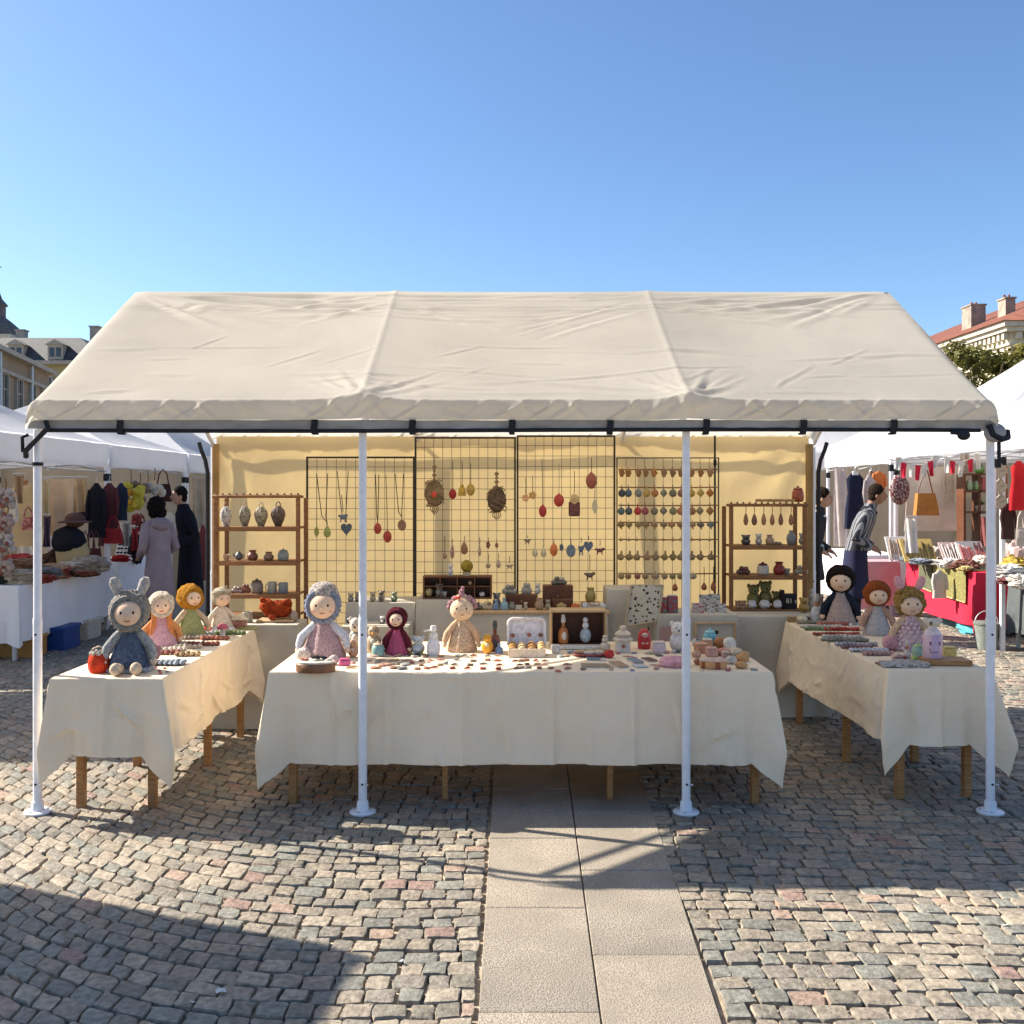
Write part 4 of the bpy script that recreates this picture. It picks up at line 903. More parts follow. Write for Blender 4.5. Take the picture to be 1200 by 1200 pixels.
m = MB(); m.ball((0, 0, .072), .047, 16, 0, .12, 12, 3); m.build('ball', wool((.30, .22, .035), 60, 1), yb)
CY = 7.26; CZ = .819
for u, vb, w, h, c, c2, k, lb in (
    (562, 714, 13, 9, (.12, .1, .08), (.55, .48, .33), 'shells', 'dark bowl of pale shells on the pale wooden counter top'), (571, 713, 13, 10, (.5, .42, .28), (.2, .15, .1), 'shells', 'heap of cream shells left of the grey rabbit'),
    (582, 706, 12, 17, (.17, .17, .18), (.2, .2, .2), 'animal', 'grey rabbit figurine behind the blue bottles'), (597, 700, 17, 12, (.3, .28, .24), (.2, .18, .16), 'shells', 'grey shell cluster on the brown wooden box'),
    (581, 716, 8, 11, (.14, .2, .3), (.5, .5, .5), 'bottle', 'small blue bottle on the pale wooden counter top'), (591, 716, 10, 13, (.2, .3, .33), (.3, .35, .35), 'bottle', 'small teal bottle right of the blue bottle'),
    (600, 716, 8, 9, (.2, .19, .17), (.25, .24, .2), 'pot', 'small grey pot right of the teal bottle'), (608, 716, 8, 4, (.5, .46, .4), (.5, .46, .4), 'box', 'tiny cream box on the counter edge'), (616, 716, 6, 9, (.42, .35, .25), (.45, .38, .3), 'animal', 'tiny cream bear figurine on the counter edge'),
    (632, 715, 11, 14, (.3, .2, .12), (.1, .1, .11), 'pot', 'brown pot with a dark foot beside the low wooden box'), (642, 715, 8, 12, (.42, .36, .26), (.25, .22, .15), 'animal', 'small cream animal figurine in front of the stepped wooden box'),
    (674, 715, 10, 8, (.5, .12, .025), (.45, .1, .02), 'jar', 'small orange pumpkin jar on the counter'), (686, 713, 9, 9, (.38, .42, .46), (.4, .4, .4), 'lump', 'pale blue stone beside the pumpkin jar'), (696, 714, 16, 9, (.42, .36, .3), (.5, .47, .42), 'shells', 'pile of pale shells under the yellow gourd pot'), (707, 713, 9, 9, (.5, .48, .46), (.04, .04, .04), 'lump', 'white pebble with a black end at the counter corner')):
    zz = CZ + (.0 if k != 'shells' or vb > 705 else 0); yy = CY
    if u == 582: yy = 7.42
    if u == 597: yy = 7.44; zz = CZ + .095
    tri(k, {'animal': 'animal_figurine', 'shells': 'shell_cluster', 'bottle': 'small_bottle', 'pot': 'small_pot', 'jar': 'pumpkin_jar', 'box': 'tiny_box', 'lump': 'pebble'}[k], lb, 'figurine' if k == 'animal' else 'ornament', u, vb, w, h, yy, zz, c, c2, group=GB, rough=.42)
def woodbox(u0, u1, v0, v1, Y, z, label, d=.12):
    s = Y / F; w = (u1 - u0) * s; h = (v1 - v0) * s
    t = T('drawer_box', label, 'box', (((u0 + u1) / 2 - 600) * s, Y, z), GB)
    m = MB(); m.box((0, 0, h / 2), (w, d, h), 0, .004); m.build('case', M_woodd, t)
    m = MB(); m.box((0, -d / 2 - .003, h * .5), (w * .92, .006, h * .72), 0, .002); m.build('drawer', M_woodd, t)
    m = MB(); m.ball((0, -d / 2 - .012, h * .5), .008, 8); m.build('knob', paint((.3, .2, .08), .3), t)
woodbox(592, 630, 700, 715, 7.44, CZ, 'low red brown wooden box under the grey shell cluster', .12)
woodbox(636, 671, 690, 715, 7.48, CZ, 'tall dark wooden box behind the cheese shaped ornament', .12)
woodbox(647, 671, 704, 715, 7.36, CZ, 'low dark wooden box with pale shells on its front', .1)
tri('shells', 'cat_ornament', 'curled grey ornament on the low red brown box', 'ornament', 617, 699, 12, 14, 7.44, CZ + .096, (.33, .3, .26), (.3, .27, .23), group=GB)
tri('shells', 'shell_cluster', 'dark and pale shells on top of the tall dark wooden box', 'ornament', 655, 690, 18, 10, 7.48, CZ + .163, (.14, .12, .1), (.4, .35, .28), group=GB)
tri('animal', 'goose_figurine', 'white goose figurine between the two wooden boxes', 'figurine', 630, 700, 9, 13, 7.44, CZ + .096, (.5, .47, .42), (.5, .47, .42), group=GB)
tri('house', 'cheese_ornament', 'yellow cheese shaped ornament in front of the dark wooden box', 'ornament', 658, 715, 11, 8, 7.28, CZ, (.5, .4, .18), (.48, .38, .16), group=GB, d=.04)
gp = tri('pot', 'gourd_pot', 'yellow gourd pot with a grey neck standing at the back of the counter', 'pot', 692, 704, 13, 17, 7.5, CZ + .03, (.34, .26, .09), group=GB)
m = MB(); m.box((0, 0, .015), (.14, .14, .03), 0, .004); one(m, 'wooden_block', M_woodl, 'pale wooden block under the yellow gourd pot', 'block', (at(692, 704, 7.5).x, 7.5, CZ), GB)
# printed cards and boxes on the right counter
RY2 = 7.24
for k, (u, w, h, c, c2, lb) in enumerate(((776, 11, 18, (.33, .04, .06), (.15, .2, .16), 'dark red and green printed box'), (788, 12, 20, (.30, .05, .07), (.1, .14, .15), 'taller dark red and green printed box beside the pole'))):
    tri('box', 'printed_box', lb + ' on the right counter', 'box', u, 717, w, h, RY2, .80, c, group='printed goods on the right counter', mm=mottled(c, c2, 38), d=.05)
for k, (u, w, h, c, c2, lb) in enumerate(((817, 14, 12, (.42, .34, .3), (.3, .06, .06), 'cream card with red marks, leftmost of the printed cards'), (826, 12, 20, (.45, .41, .35), (.08, .07, .07), 'tall cream card with dark print behind the others'), (838, 14, 21, (.45, .41, .35), (.1, .09, .09), 'tall cream card with dark print at the right end'), (832, 8, 9, (.5, .46, .4), (.12, .1, .1), 'small white card in front of the tall printed ones'), (846, 9, 11, (.5, .46, .4), (.14, .1, .1), 'small white card at the counter corner'))):
    t = T('printed_card', lb, 'card', (at(u, 717, RY2 + (.05 if h > 15 else 0)).x, RY2 + (.06 if h > 15 else -.03), .80), 'printed goods on the right counter')
    s = RY2 / F; m = MB(); m.M = Matrix.Rotation(R(-9), 4, 'X'); m.box((0, 0, h * s / 2), (w * s, .004, h * s), 0); m.build('card', mottled(c, c2, 55), t)
    m = MB(); m.tube([(0, .003, h * s * .6), (0, .035, 0)], .003, 4); m.build('prop', M_woodl, t)
# dotted textile leaning on the tall stand
tx = T('textile_sample', 'off white textile with dark leafy dots hanging crooked in front of the tall taupe stand', 'textile', at(756, 733, 7.14), None)
m = MB(); s = 7.14 / F
def txf(u, v):
    x = (-19 + 38 * u + 2.5 * v - 4 * (1 - v)) * s; return (x, .012 * math.sin(u * 5 + v * 3), (2 + 45 * v + 4 * u * (1 - v) - 3 * (1 - u) * (1 - v)) * s)
m.sheet(txf, 12, 14, 0, .004); m.build('print', mat('leaf print', (.52, .47, .38), .9, .05, 8, .2, 20, kind='cloth', col2=(.05, .045, .04), pat='dots', psc=34), tx)
m = MB(); e = [txf(0, 0), txf(1, 0), txf(1, 1), txf(0, 1)]
for a, b in zip(e, e[1:] + e[:1]): m.tube([Vector(a) + Vector((0, -.003, 0)), Vector(b) + Vector((0, -.003, 0))], .007, 6)
m.build('border', fabric((.45, .36, .24)), tx)
m = MB(); 
for x in (-.09, .10): m.tube([(x, .02, 45 * s), (x, .16, 45 * s)], .004, 5)
m.build('hook', M_steel, tx)
# brown display box at the back of the central table
bb = T('display_box', 'open fronted dark brown display box with pale wooden edges on the central table', 'box', (at(678, 757, 6.0).x, 6.07, ZT + .003))
w, h, d = .345, .225, .16
m = MB(); m.box((0, d / 2 - .008, h / 2), (w - .02, .012, h - .02)); m.box((0, 0, .012), (w - .024, d - .03, .01)); m.build('back_panel', M_woodd, bb)
m = MB()
for x in (-w / 2 + .006, w / 2 - .006): m.box((x, 0, h / 2), (.012, d, h), 0, .002)
m.box((0, 0, h - .006), (w - .024, d, .012), 0, .002); m.build('frame', M_woodl, bb)
m = MB(); m.box((0, -d / 2 - .03, .009), (w * 1.0, .09, .018), 0, .003); m.build('ledge', paint((.72, .68, .6), .5), bb)
# ---------------------------------------------------------------- dolls
def doll(label, pos, ht, rz, dress, hair, arm, style='hood', skin=None, legs=None, ears=None, earin=None, dw=.27, hr=.225, fr=.18, group='handmade dolls on the tables', collar=None, nose=False, sash=None, cape=None, hairnz=.08, armpose=0, cap=None, name='doll', mouth=True):
    t = T(name, label, 'doll', pos, group, rz, ht); sk = skin or M_doll; hz = .76; fy = (.035 - hr * .98 - .07 + fr * .97) if style != 'bald' else -.03
    m = MB()
    m.lathe([(.0, .0), (dw * .96, .0), (dw, .03), (dw * .93, .12), (dw * .72, .28), (dw * .5, .42), (dw * .36, .52), (.085, .57), (0, .58)], n=40, sy=.82, fn=lambda a, z: 1 + .055 * math.sin(a * 9 + 1.3 * math.sin(a)) * max(0, 1 - z * 1.7))
    m.build('dress', dress, t)
    m = MB(); f = Vector((0, fy, hz - .015)); m.ball(f, (fr, fr * .97, fr * .96), 22)
    m.ball((0, fy - fr * .99, hz - .03), .017 if not nose else .026, 8, 2 if nose else 0)
    for s_ in (-1, 1):
        a = .42 * s_; m.ball((fr * math.sin(a) * .97, fy - fr * math.cos(a) * .93, hz + .015), (.017, .012, .021), 8, 1)
        a = .62 * s_
        if int(ht * 1000) % 2: m.ball((fr * math.sin(a) * .93, fy - fr * math.cos(a) * .9, hz - .065), (.028, .012, .02), 8, 3)
    if mouth: m.tube([(-.035, fy - fr * .90, hz - .085), (0, fy - fr * .885, hz - .098), (.035, fy - fr * .90, hz - .085)], .007, 6, 2)
    m.lathe([(.07, .52), (.06, .6)], n=12)
    m.build('head', [sk, M_eye, felt((.45, .12, .08)), felt((.62, .33, .25))], t)
    m = MB()
    if style == 'bald': m.ball((0, .05, hz + .05), (fr * .96, fr * .9, fr * .95), 16)
    if style in ('hood', 'bob', 'curly'):
        m.ball((0, .035, hz + .02), (hr, hr * .98, hr * 1.02), 56, 0, hairnz, 22 if hairnz > .09 else 7, ht * 50)
        if style == 'hood':
            rim = []
            for k in range(25):
                a = 2 * PI * k / 24; rim.append((math.sin(a) * fr * 1.02, fy - .055 + .03 * math.cos(a), hz + math.cos(a) * fr * 1.05))
            m.tube(rim, .042, 8)
            if hairnz > .09:
                for q in range(44):
                    a = 2 * PI * q / 44; m.ball((math.sin(a) * fr * (1.04 + .14 * (q % 2)), fy - .07 + .03 * math.cos(a) + .04 * (q % 2), hz + math.cos(a) * fr * (1.07 + .14 * (q % 2))), .028, 6)
        if style == 'curly':
            r_ = random.Random(5)
            for k in range(70):
                a = r_.uniform(.55, 2 * PI - .55) ; b_ = r_.uniform(-1.0, 1.4)
                m.ball((-hr * 1.0 * math.sin(a) * math.cos(b_), .035 - hr * math.cos(a) * math.cos(b_), hz + .02 + hr * math.sin(b_)), r_.uniform(.035, .055), 7)
            for k in range(9):
                a = (k - 4) * .26; m.ball((.17 * math.sin(a * 1.6), fy - .11 + .05 * abs(a), hz + .17 - .10 * abs(a) ** 1.6), .042, 7)
        if style == 'bob':
            for k in range(9):
                a = (k - 4) * .27; m.ball((fr * 1.0 * math.sin(a * 1.5), fy - .09 + .07 * abs(a) ** 1.5, hz + .145 - .09 * abs(a) ** 1.7), (.05, .035, .045), 8)
    elif style == 'cap':
        m.ball((0, .02, hz + .05), (hr, hr, hr * .95), 26, 0, hairnz, 8, 3)
        m.tube([(math.sin(2 * PI * k / 24) * fr * 1.12, -.03 - math.cos(2 * PI * k / 24) * fr * .9, hz + .15 + .03 * math.cos(2 * PI * k / 24)) for k in range(25)], .05, 8)
    m.build({'hood': 'hood', 'cap': 'hat'}.get(style, 'hair'), hair, t)
    if cap:                                        # second, taller crown over the hood
        m = MB(); m.lathe([(.20, .0), (.215, .04), (.20, .11), (.15, .17), (.07, .205), (0, .21)], (0, .03, hz + .12), 24, fn=lambda a, z: 1 + .05 * math.sin(a * 12)); m.build('hat', cap, t)
    for s_ in (-1, 1):
        m = MB(); ex = .30 if armpose == 0 else .26
        hx = dw * 1.08
        m.tube([(s_ * .07, 0, .53), (s_ * .15, -.02, .45), (s_ * (hx - .03), -.05, .31), (s_ * hx, -.07, .20), (s_ * (hx + .01), -.09, .14)], [.05, .062, .062, .055, .03], 12)
        o = m.build('arm', arm, t)
        m = MB(); m.ball((s_ * (hx + .012), -.095, .125), (.042, .04, .05), 10); m.ball((s_ * (hx - .02), -.12, .14), (.016, .02, .022), 6); m.build('hand', sk if legs is None else legs, o)
    if legs:
        for s_ in (-1, 1):
            m = MB(); m.tube([(s_ * .09, -.12, .06), (s_ * .11, -.28, .07), (s_ * .12, -.36, .075)], [.07, .068, .06], 12)
            m.ball((s_ * .12, -.37, .085), (.072, .06, .082), 12); m.build('leg', legs, t)
    if ears:
        for s_, q in ((-1, ears), (1, ears)):
            m = MB(); m.tube([(s_ * .10, .03, hz + .17), (s_ * .15, .02, hz + .29), (s_ * .185, .01, hz + .38), (s_ * .20, .0, hz + .44)], [.042, .066, .07, .036], 12, flat=.7)
            o = m.build('ear', ears, t)
            if earin: m = MB(); m.ball((s_ * .15, -.03, hz + .30), (.032, .018, .06), 8); m.build('inner_ear', earin, o)
    if collar: m = MB(); m.lathe([(.07, .53), (.13, .5), (.15, .515), (.08, .57)], n=20); m.build('collar', collar, t)
    if sash:
        for s_ in (-1, 1):
            m = MB(); m.tube([(s_ * .15, -.16, hz - .09), (s_ * .13, -.16, .53), (s_ * .15, -.19, .40), (s_ * .19, -.22, .25)], [.035, .05, .05, .03], 10, flat=.6); m.build('scarf_end', sash, t)
    if cape:
        m = MB(); m.lathe([(dw * 1.1, .04), (dw * 1.02, .2), (dw * .75, .38), (.13, .56), (.08, .6)], (0, .05, 0), 28, sy=.72, fn=lambda a, z: 1 + .05 * math.sin(a * 7)); 
        m2 = MB(); keep = [f for f in m.f if len(f) == 4 and sum(m.v[i][1] for i in f) / 4 > -.035 or (len(f) == 4 and sum(abs(m.v[i][0]) for i in f) / 4 > .13)]
        m2.v = m.v; m2.f = keep; m2.mi = [0] * len(keep); m2.build('cape', cape, t)
    return t
def sit(u, vb): return onz(u, vb, ZT)
K = lambda u, vb, hpx: hpx * onz(u, vb, ZT).y / F
p = sit(152, 786)
d1 = doll('seated doll in a curly grey hood with two ears and a blue dress', p, K(152, 786, 91), R(14), wool((.13, .17, .25), 70, 1), wool((.33, .30, .26), 55, 1), wool((.36, .36, .36), 60), legs=felt((.62, .48, .34)), ears=wool((.52, .48, .44), 60), hr=.25, fr=.185, earin=None, hairnz=.1)
m = MB(); m.ball((.03, -.13, .545), (.03, .02, .03), 12); m.build('button', felt((.55, .36, .04)), d1)
m = MB(); m.lathe([(.285, .0), (.30, .015), (.29, .05), (.26, .06)], n=30, sy=.85, fn=lambda a, z: 1 + .05 * math.sin(a * 8)); m.build('skirt_hem', wool((.45, .46, .50), 70), d1)
bg = T('knitted_bag', 'small bright red knitted bag with white trim beside the grey hooded doll', 'bag', sit(116, 788), None, .2)
s = sit(116, 788).y / F
m = MB(); m.lathe([(0, 0), (.042, .0), (.052, .02), (.056, .05), (.05, .085), (.043, .1), (.0, .09)], n=24); m.build('body', wool((.62, .06, .025), 140, .7), bg)
m = MB()
for k in range(9): m.ball((.036 * math.cos(k * .7), .036 * math.sin(k * .7), .103), .013, 8, 0, .3, 8, k)
m.build('trim', wool((.66, .6, .5), 140), bg)
m = MB(); m.tube([(-.04, 0, .09), (-.03, 0, .125), (0, 0, .138), (.03, 0, .125), (.04, 0, .09)], .006, 6); m.build('handle', wool((.6, .5, .4), 140), bg)
doll('doll with a cream hood, orange shawl and pale pink dress', sit(189, 757), K(189, 757, 63), R(22), felt((.66, .38, .43)), wool((.66, .56, .44), 90, .6), felt((.62, .28, .11)), legs=None, sash=felt((.55, .2, .07)), hr=.235, fr=.17, dw=.30, cape=felt((.60, .26, .10)))
doll('doll with a round ginger hood and sage green dress', sit(223, 746), K(223, 746, 60), R(38), felt((.30, .33, .15)), wool((.48, .22, .025), 80, .8), felt((.50, .40, .27)), hr=.25, fr=.165, dw=.29)
doll('all cream doll in a fluffy cream hat, at the back of the left table', sit(259, 737), K(259, 737, 47), R(38), felt((.64, .54, .43)), wool((.66, .57, .44), 100, .9), felt((.62, .52, .42)), style='cap', hr=.24, fr=.175, dw=.30, mouth=False)
# central table dolls
cz = sit(379, 771)
d5 = doll('large doll with a woolly grey blue hat and speckled pale pink dress', cz, K(379, 771, 82), R(6), mat('pink speckle knit', (.60, .40, .40), .95, .12, 30, .7, 110, kind='knit', col2=(.3, .16, .17), pat='dots', psc=42, dist=.01), wool((.30, .33, .42), 60, 1), felt((.56, .56, .60)), hairnz=.1, hr=.245, fr=.205, cap=mat('marl knit', (.58, .50, .46), .95, .2, 30, .9, 60, kind='knit', col2=(.3, .26, .25), pat='blotch', psc=28, dist=.014), dw=.31, legs=None)
m = MB(); m.ball((0, -.12, .56), (.05, .03, .03), 8); m.build('bow', felt((.4, .25, .12)), d5)
cz = sit(465, 767)
doll('maroon hooded doll with a shiny raspberry dress', cz, K(465, 767, 55), 0, mat('raspberry satin', (.40, .07, .14), .4, .15, 12, .3, 30, dist=.01), wool((.13, .02, .035), 90, .9), felt((.11, .018, .03)), hr=.23, fr=.165, cape=felt((.12, .02, .032)), dw=.25)
cz = sit(541, 763)
d7 = doll('beige doll with pink tufted hair and long arms', cz, K(541, 763, 66), R(3), wool((.62, .45, .31), 50, .7), felt((.62, .44, .31)), felt((.56, .38, .24)), style='bald', hr=.20, fr=.21, dw=.27, skin=felt((.66, .49, .34)), armpose=1)
m = MB(); 
for x, z, r_ in ((0, 1.0, .06), (.0, 1.06, .05), (.02, 1.12, .035), (-.12, .93, .06), (.13, .93, .07), (.2, .88, .06), (-.2, .86, .05), (.24, .80, .045), (-.23, .78, .04)): m.ball((x, -.02, z), r_, 10, 0, .2, 8, x)
m.build('tuft', wool((.58, .32, .36), 60, 1), d7)
m = MB(); m.ball((-.07, -.12, .96), (.06, .04, .03), 8); m.build('hair_clip', felt((.55, .1, .07)), d7)
# right table dolls
doll('doll with a big black brown bob, spotted coat front and dark navy cape', sit(985, 731), K(985, 731, 67), R(-18), mat('rose dotted cotton', (.42, .33, .29), .9, .08, 20, .3, 90, col2=(.2, .09, .09), pat='dots', psc=60), wool((.022, .015, .012), 90, .9), felt((.018, .022, .035)), style='bob', hr=.25, fr=.175, cape=felt((.014, .017, .03)), dw=.27)
doll('doll with a rust red bob and grey dotted dress', sit(1028, 744), K(1028, 744, 62), R(-12), mat('grey dotted cotton', (.44, .41, .39), .9, .08, 20, .3, 90, col2=(.2, .17, .18), pat='dots', psc=55), felt((.24, .06, .015)), felt((.45, .26, .19)), style='bob', hr=.25, fr=.165, legs=None, dw=.26)
d10 = doll('blonde curly doll with pink rabbit ears and knobbly pink dress', sit(1066, 762), K(1066, 762, 72), R(-10), wool((.68, .47, .47), 26, 1), wool((.42, .25, .08), 60, 1), felt((.58, .40, .25)), style='curly', ears=felt((.68, .34, .36)), hr=.225, fr=.175, dw=.27)
m = MB()
for k in range(7):
    for j in range(12):
        a = 2 * PI * j / 12 + k * .26; z = .05 + k * .065; r_ = .27 * (1 - z * 1.22) + .02
        m.ball((r_ * math.cos(a), .82 * r_ * math.sin(a), z), .034, 7)
m.build('ruffle', felt((.70, .49, .49)), d10)

# ---------------------------------------------------------------- left table goods
GL = 'knitted strips laid out on the left table'
def strip(u, vb, L_, W_, H_, rz, c, label, group, name='knitted_strip', seed=0, z=ZT, cat='knitwear', mm=None):
    m = MB(); r_ = random.Random(seed); n = max(5, int(L_ / .022))
    for k in range(n): m.ball(((k / (n - 1) - .5) * L_, r_.uniform(-.006, .006), H_ * .5), (L_ / n * .75, W_ / 2 * r_.uniform(.85, 1.1), H_ * .52 * r_.uniform(.8, 1.2)), 9, 0, .25, 6, k + seed)
    return one(m, name, mm or wool(c, 120, .8), label, cat, tuple(onz(u, vb, z)), group, rz)
pp = T('pompom_bag', 'fuzzy dusty pink pompom beside the grey hooded doll', 'pompom', sit(177, 775)); m = MB(); m.ball((0, 0, .05), .055, 18, 0, .2, 14, 3); m.build('ball', wool((.42, .22, .26), 90, 1), pp); m = MB(); m.tube([(0, 0, .1), (.01, 0, .118), (0, 0, .125)], .004, 5); m.build('loop', felt((.4, .2, .24)), pp)
for k, (u, vb, L_, W_, rz, c, lb) in enumerate(((196, 779, .17, .10, .05, (.30, .33, .38), 'folded grey blue knit, frontmost on the left table'), (193, 767, .15, .05, .1, (.30, .12, .10), 'dark red knitted strip behind the grey blue knit'), (220, 769, .12, .05, .05, (.42, .28, .16), 'tan knitted strip at the table edge behind the grey blue knit'),
      (200, 763, .16, .045, .12, (.62, .55, .45), 'cream ruffled strip beside the pink dressed doll'), (220, 760, .14, .04, .1, (.58, .48, .36), 'pale tan strip right of the cream ruffled one'), (214, 756, .18, .045, .1, (.60, .55, .48), 'long cream strip with brown lower edge'),
      (238, 757, .17, .05, .08, (.27, .10, .07), 'rust brown strip at the table edge'), (232, 749, .20, .05, .1, (.34, .28, .24), 'grey brown strip beside the green dressed doll'), (252, 750, .15, .05, .06, (.32, .12, .08), 'red brown strip further back at the table edge'),
      (240, 744, .20, .04, .1, (.5, .52, .55), 'pale blue grey strip lying across the left table'), (270, 744, .17, .05, .05, (.16, .2, .09), 'dark green strip near the back of the left table'), (236, 742, .10, .05, .1, (.40, .42, .22), 'pale olive strip below the green dressed doll'), (258, 739, .16, .03, .08, (.6, .6, .62), 'white strip in front of the cream doll'))):
    strip(u, vb, L_, W_, .028, rz, c, lb, GL, 'knitted_strip', k)
def mushroom(u, vb, h, c, label):
    p_ = sit(u, vb); s = p_.y / F * h; t = T('felt_mushroom', label, 'mushroom', p_)
    m = MB(); m.lathe([(0, 0), (.25 * s, 0), (.17 * s, .4 * s), (.14 * s, .65 * s), (0, .66 * s)], n=12); m.build('stem', felt((.62, .56, .5)), t)
    m = MB(); m.lathe([(.12 * s, .55 * s), (.42 * s, .56 * s), (.44 * s, .66 * s), (.3 * s, .88 * s), (0, s)], n=16); m.build('cap', felt(c), t)
mushroom(261, 745, 15, (.50, .12, .17), 'pink capped felt mushroom on the left table')
trt('lump', 'felt_ball', 'small red felt ball at the foot of the green dressed doll', 'ornament', 243, 742, 11, 9, (.5, .07, .05), (.5, .2, .15), mm=felt((.5, .07, .05)), m2=felt((.55, .3, .28)))
trt('animal', 'white_animal', 'small white felt animal beside the cream doll', 'figurine', 268, 736, 10, 9, (.62, .52, .48), (.62, .52, .48), mm=felt((.64, .54, .5)), m2=felt((.64, .54, .5)))
trt('house', 'miniature_house', 'miniature house with cream roof and red brown walls at the back of the left table', 'ornament', 280, 735.5, 17, 16, (.36, .15, .11), (.62, .52, .38), d=.08)
trt('animal', 'cow_figurine', 'tiny white animal with a black eye patch behind the miniature house', 'figurine', 284, 730, 8, 11, (.6, .57, .52), (.6, .57, .52))
m = MB(); m.ball((0, 0, .006), (.08, .03, .008), 12); one(m, 'felt_leaf', felt((.28, .28, .08)), 'flat olive green felt leaf under the miniature house', 'ornament', tuple(sit(290, 737.5)))
GBT = 'loose beads beside the grey hooded doll'
for k, (u, v, c, lb) in enumerate(((176, 786, (.25, .3, .36), 'grey blue'), (182, 783, (.5, .08, .05), 'red'), (187, 787, (.35, .1, .06), 'rust'), (193, 784, (.5, .12, .09), 'pale red'), (188, 790, (.5, .1, .06), 'nearest red'), (171, 789, (.3, .33, .38), 'pale blue'), (196, 788, (.3, .28, .27), 'grey'))):
    m = MB(); m.ball((0, 0, .005), (.011, .008, .005), 8); one(m, 'bead', paint(c), '%s loose bead on the cloth beside the seated grey hooded doll' % lb, 'bead', tuple(sit(u, v)), GBT)

# ---------------------------------------------------------------- central table goods
GC = 'handmade goods on the central table'
rb = T('round_box', 'flat brown round box with cream decorated top at the left front corner', 'box', sit(370, 787), GC)
m = MB(); m.lathe([(0, 0), (.098, 0), (.105, .006), (.105, .042), (.098, .048), (0, .048)], n=32, sy=.62); m.build('box', mat('leather brown', (.22, .10, .05), .5, .15, 20, .2, 60), rb)
m = MB(); m.lathe([(.10, .048), (.101, .056), (.09, .060), (0, .062)], n=32, sy=.62)
for k, (x, y, r_) in enumerate(((-.06, 0, .022), (-.02, .02, .026), (.03, .01, .028), (.065, -.005, .02), (0, -.025, .02))): m.ball((x, y, .062), (r_, r_ * .8, .010), 10)
m.build('lid', felt((.64, .57, .47)), rb)
m = MB()
for x, y in ((-.01, .0), (.012, -.012), (.03, .012), (.0, .03), (.045, -.004)): m.ball((x, y, .075), (.017, .008, .007), 8)
for x, y in ((-.065, -.012), (-.045, -.02)): m.ball((x, y, .068), (.015, .008, .006), 8, 1)
m.build('decoration', [felt((.02, .02, .022)), felt((.4, .12, .09))], rb)
trt('lump', 'fluffy_ball', 'white fluffy lump behind the flat brown round box', 'ornament', 356, 774, 18, 16, (.62, .52, .46), (.6, .5, .45), mm=wool((.66, .55, .48), 90), m2=wool((.64, .52, .46), 90))
trt('lump', 'pale_wool_ball', 'pale fluffy ball right of the flat brown round box', 'ornament', 391, 779, 12, 12, (.64, .55, .5), (.6, .5, .45), mm=wool((.68, .58, .52), 90), m2=wool((.66, .56, .5), 90))
trt('box', 'pink_purse', 'tiny bright pink purse on the cream cloth near the first pole', 'purse', 404, 780, 13, 7, (.55, .10, .26), (.5, .09, .22), d=.035, group=GC)
trt('bird', 'felt_animal', 'small peach felt animal bending left of the second pole', 'figurine', 414, 770, 14, 20, (.62, .33, .2), (.66, .55, .45), group=GC, mm=felt((.60, .33, .2)))
trt('animal', 'panda_jar', 'tall grey green jar with a panda face left of the second pole', 'jar', 417, 763, 22, 40, (.25, .26, .22), (.58, .53, .45), group=GC)
trt('bird', 'owl_jar', 'beige owl shaped jar right of the second pole', 'jar', 438, 767, 20, 34, (.38, .28, .17), (.55, .5, .42), group=GC)
trt('jar', 'teal_jar', 'round pale teal jar with cream lid in front of the beige owl jar', 'jar', 443, 769, 15, 18, (.22, .38, .36), (.5, .4, .27), group=GC)
trt('animal', 'seal_ornament', 'blue and white animal ornament on a black base', 'figurine', 490, 767, 20, 22, (.36, .44, .50), (.50, .53, .55), group=GC, mm=mottled((.46, .52, .55), (.48, .36, .17), 25))
m = MB(); m.lathe([(0, 0), (.055, 0), (.058, .004), (.05, .008), (0, .008)], n=20, sy=.7); one(m, 'base_disc', paint((.02, .02, .022)), 'black disc under the blue and white animal ornament', 'stand', tuple(sit(490, 768.5)))
trt('lump', 'plush_ball', 'small tan felt animal leaning on the blue and white ornament', 'figurine', 481, 765, 9, 14, (.5, .36, .18), (.52, .4, .24), group=GC, mm=felt((.5, .36, .18)), m2=felt((.52, .4, .24)))
pb = T('pump_bottle', 'round white pump bottle with a spout on the cream table', 'bottle', sit(508, 768), GC); s = sit(508, 768).y / F
m = MB(); m.lathe([(0, 0), (6.5 * s, 0), (7.8 * s, 3 * s), (8 * s, 10 * s), (6.8 * s, 17 * s), (4 * s, 20 * s), (0, 20 * s)], n=22); m.build('body', paint((.70, .68, .70), .3), pb)
m = MB(); m.lathe([(0, 19.5 * s), (5 * s, 20 * s), (5.4 * s, 23 * s), (4.5 * s, 26 * s), (0, 26 * s)], n=18); m.build('collar', paint((.62, .60, .58), .3), pb)
m = MB(); m.lathe([(2 * s, 26 * s), (2 * s, 28 * s), (3.6 * s, 29 * s), (3.8 * s, 33 * s), (3 * s, 35 * s), (0, 35 * s)], n=14); m.tube([(-2 * s, 0, 29.5 * s), (-8 * s, -2 * s, 29.5 * s), (-11.5 * s, -3 * s, 28.5 * s)], [1.2 * s, 1.0 * s, .8 * s], 8); m.build('pump', paint((.68, .66, .64), .3), pb)
trt('bird', 'chick_figurine', 'glossy yellow chick figurine with white belly', 'figurine', 571, 766, 15, 23, (.62, .30, .02), (.62, .55, .4), group=GC)
trt('peg', 'peg_doll', 'slim dark peg doll with a black hat behind the yellow chick', 'figurine', 580, 763, 13, 36, (.20, .07, .05), (.06, .065, .06), group=GC, m2=paint((.14, .03, .02)))
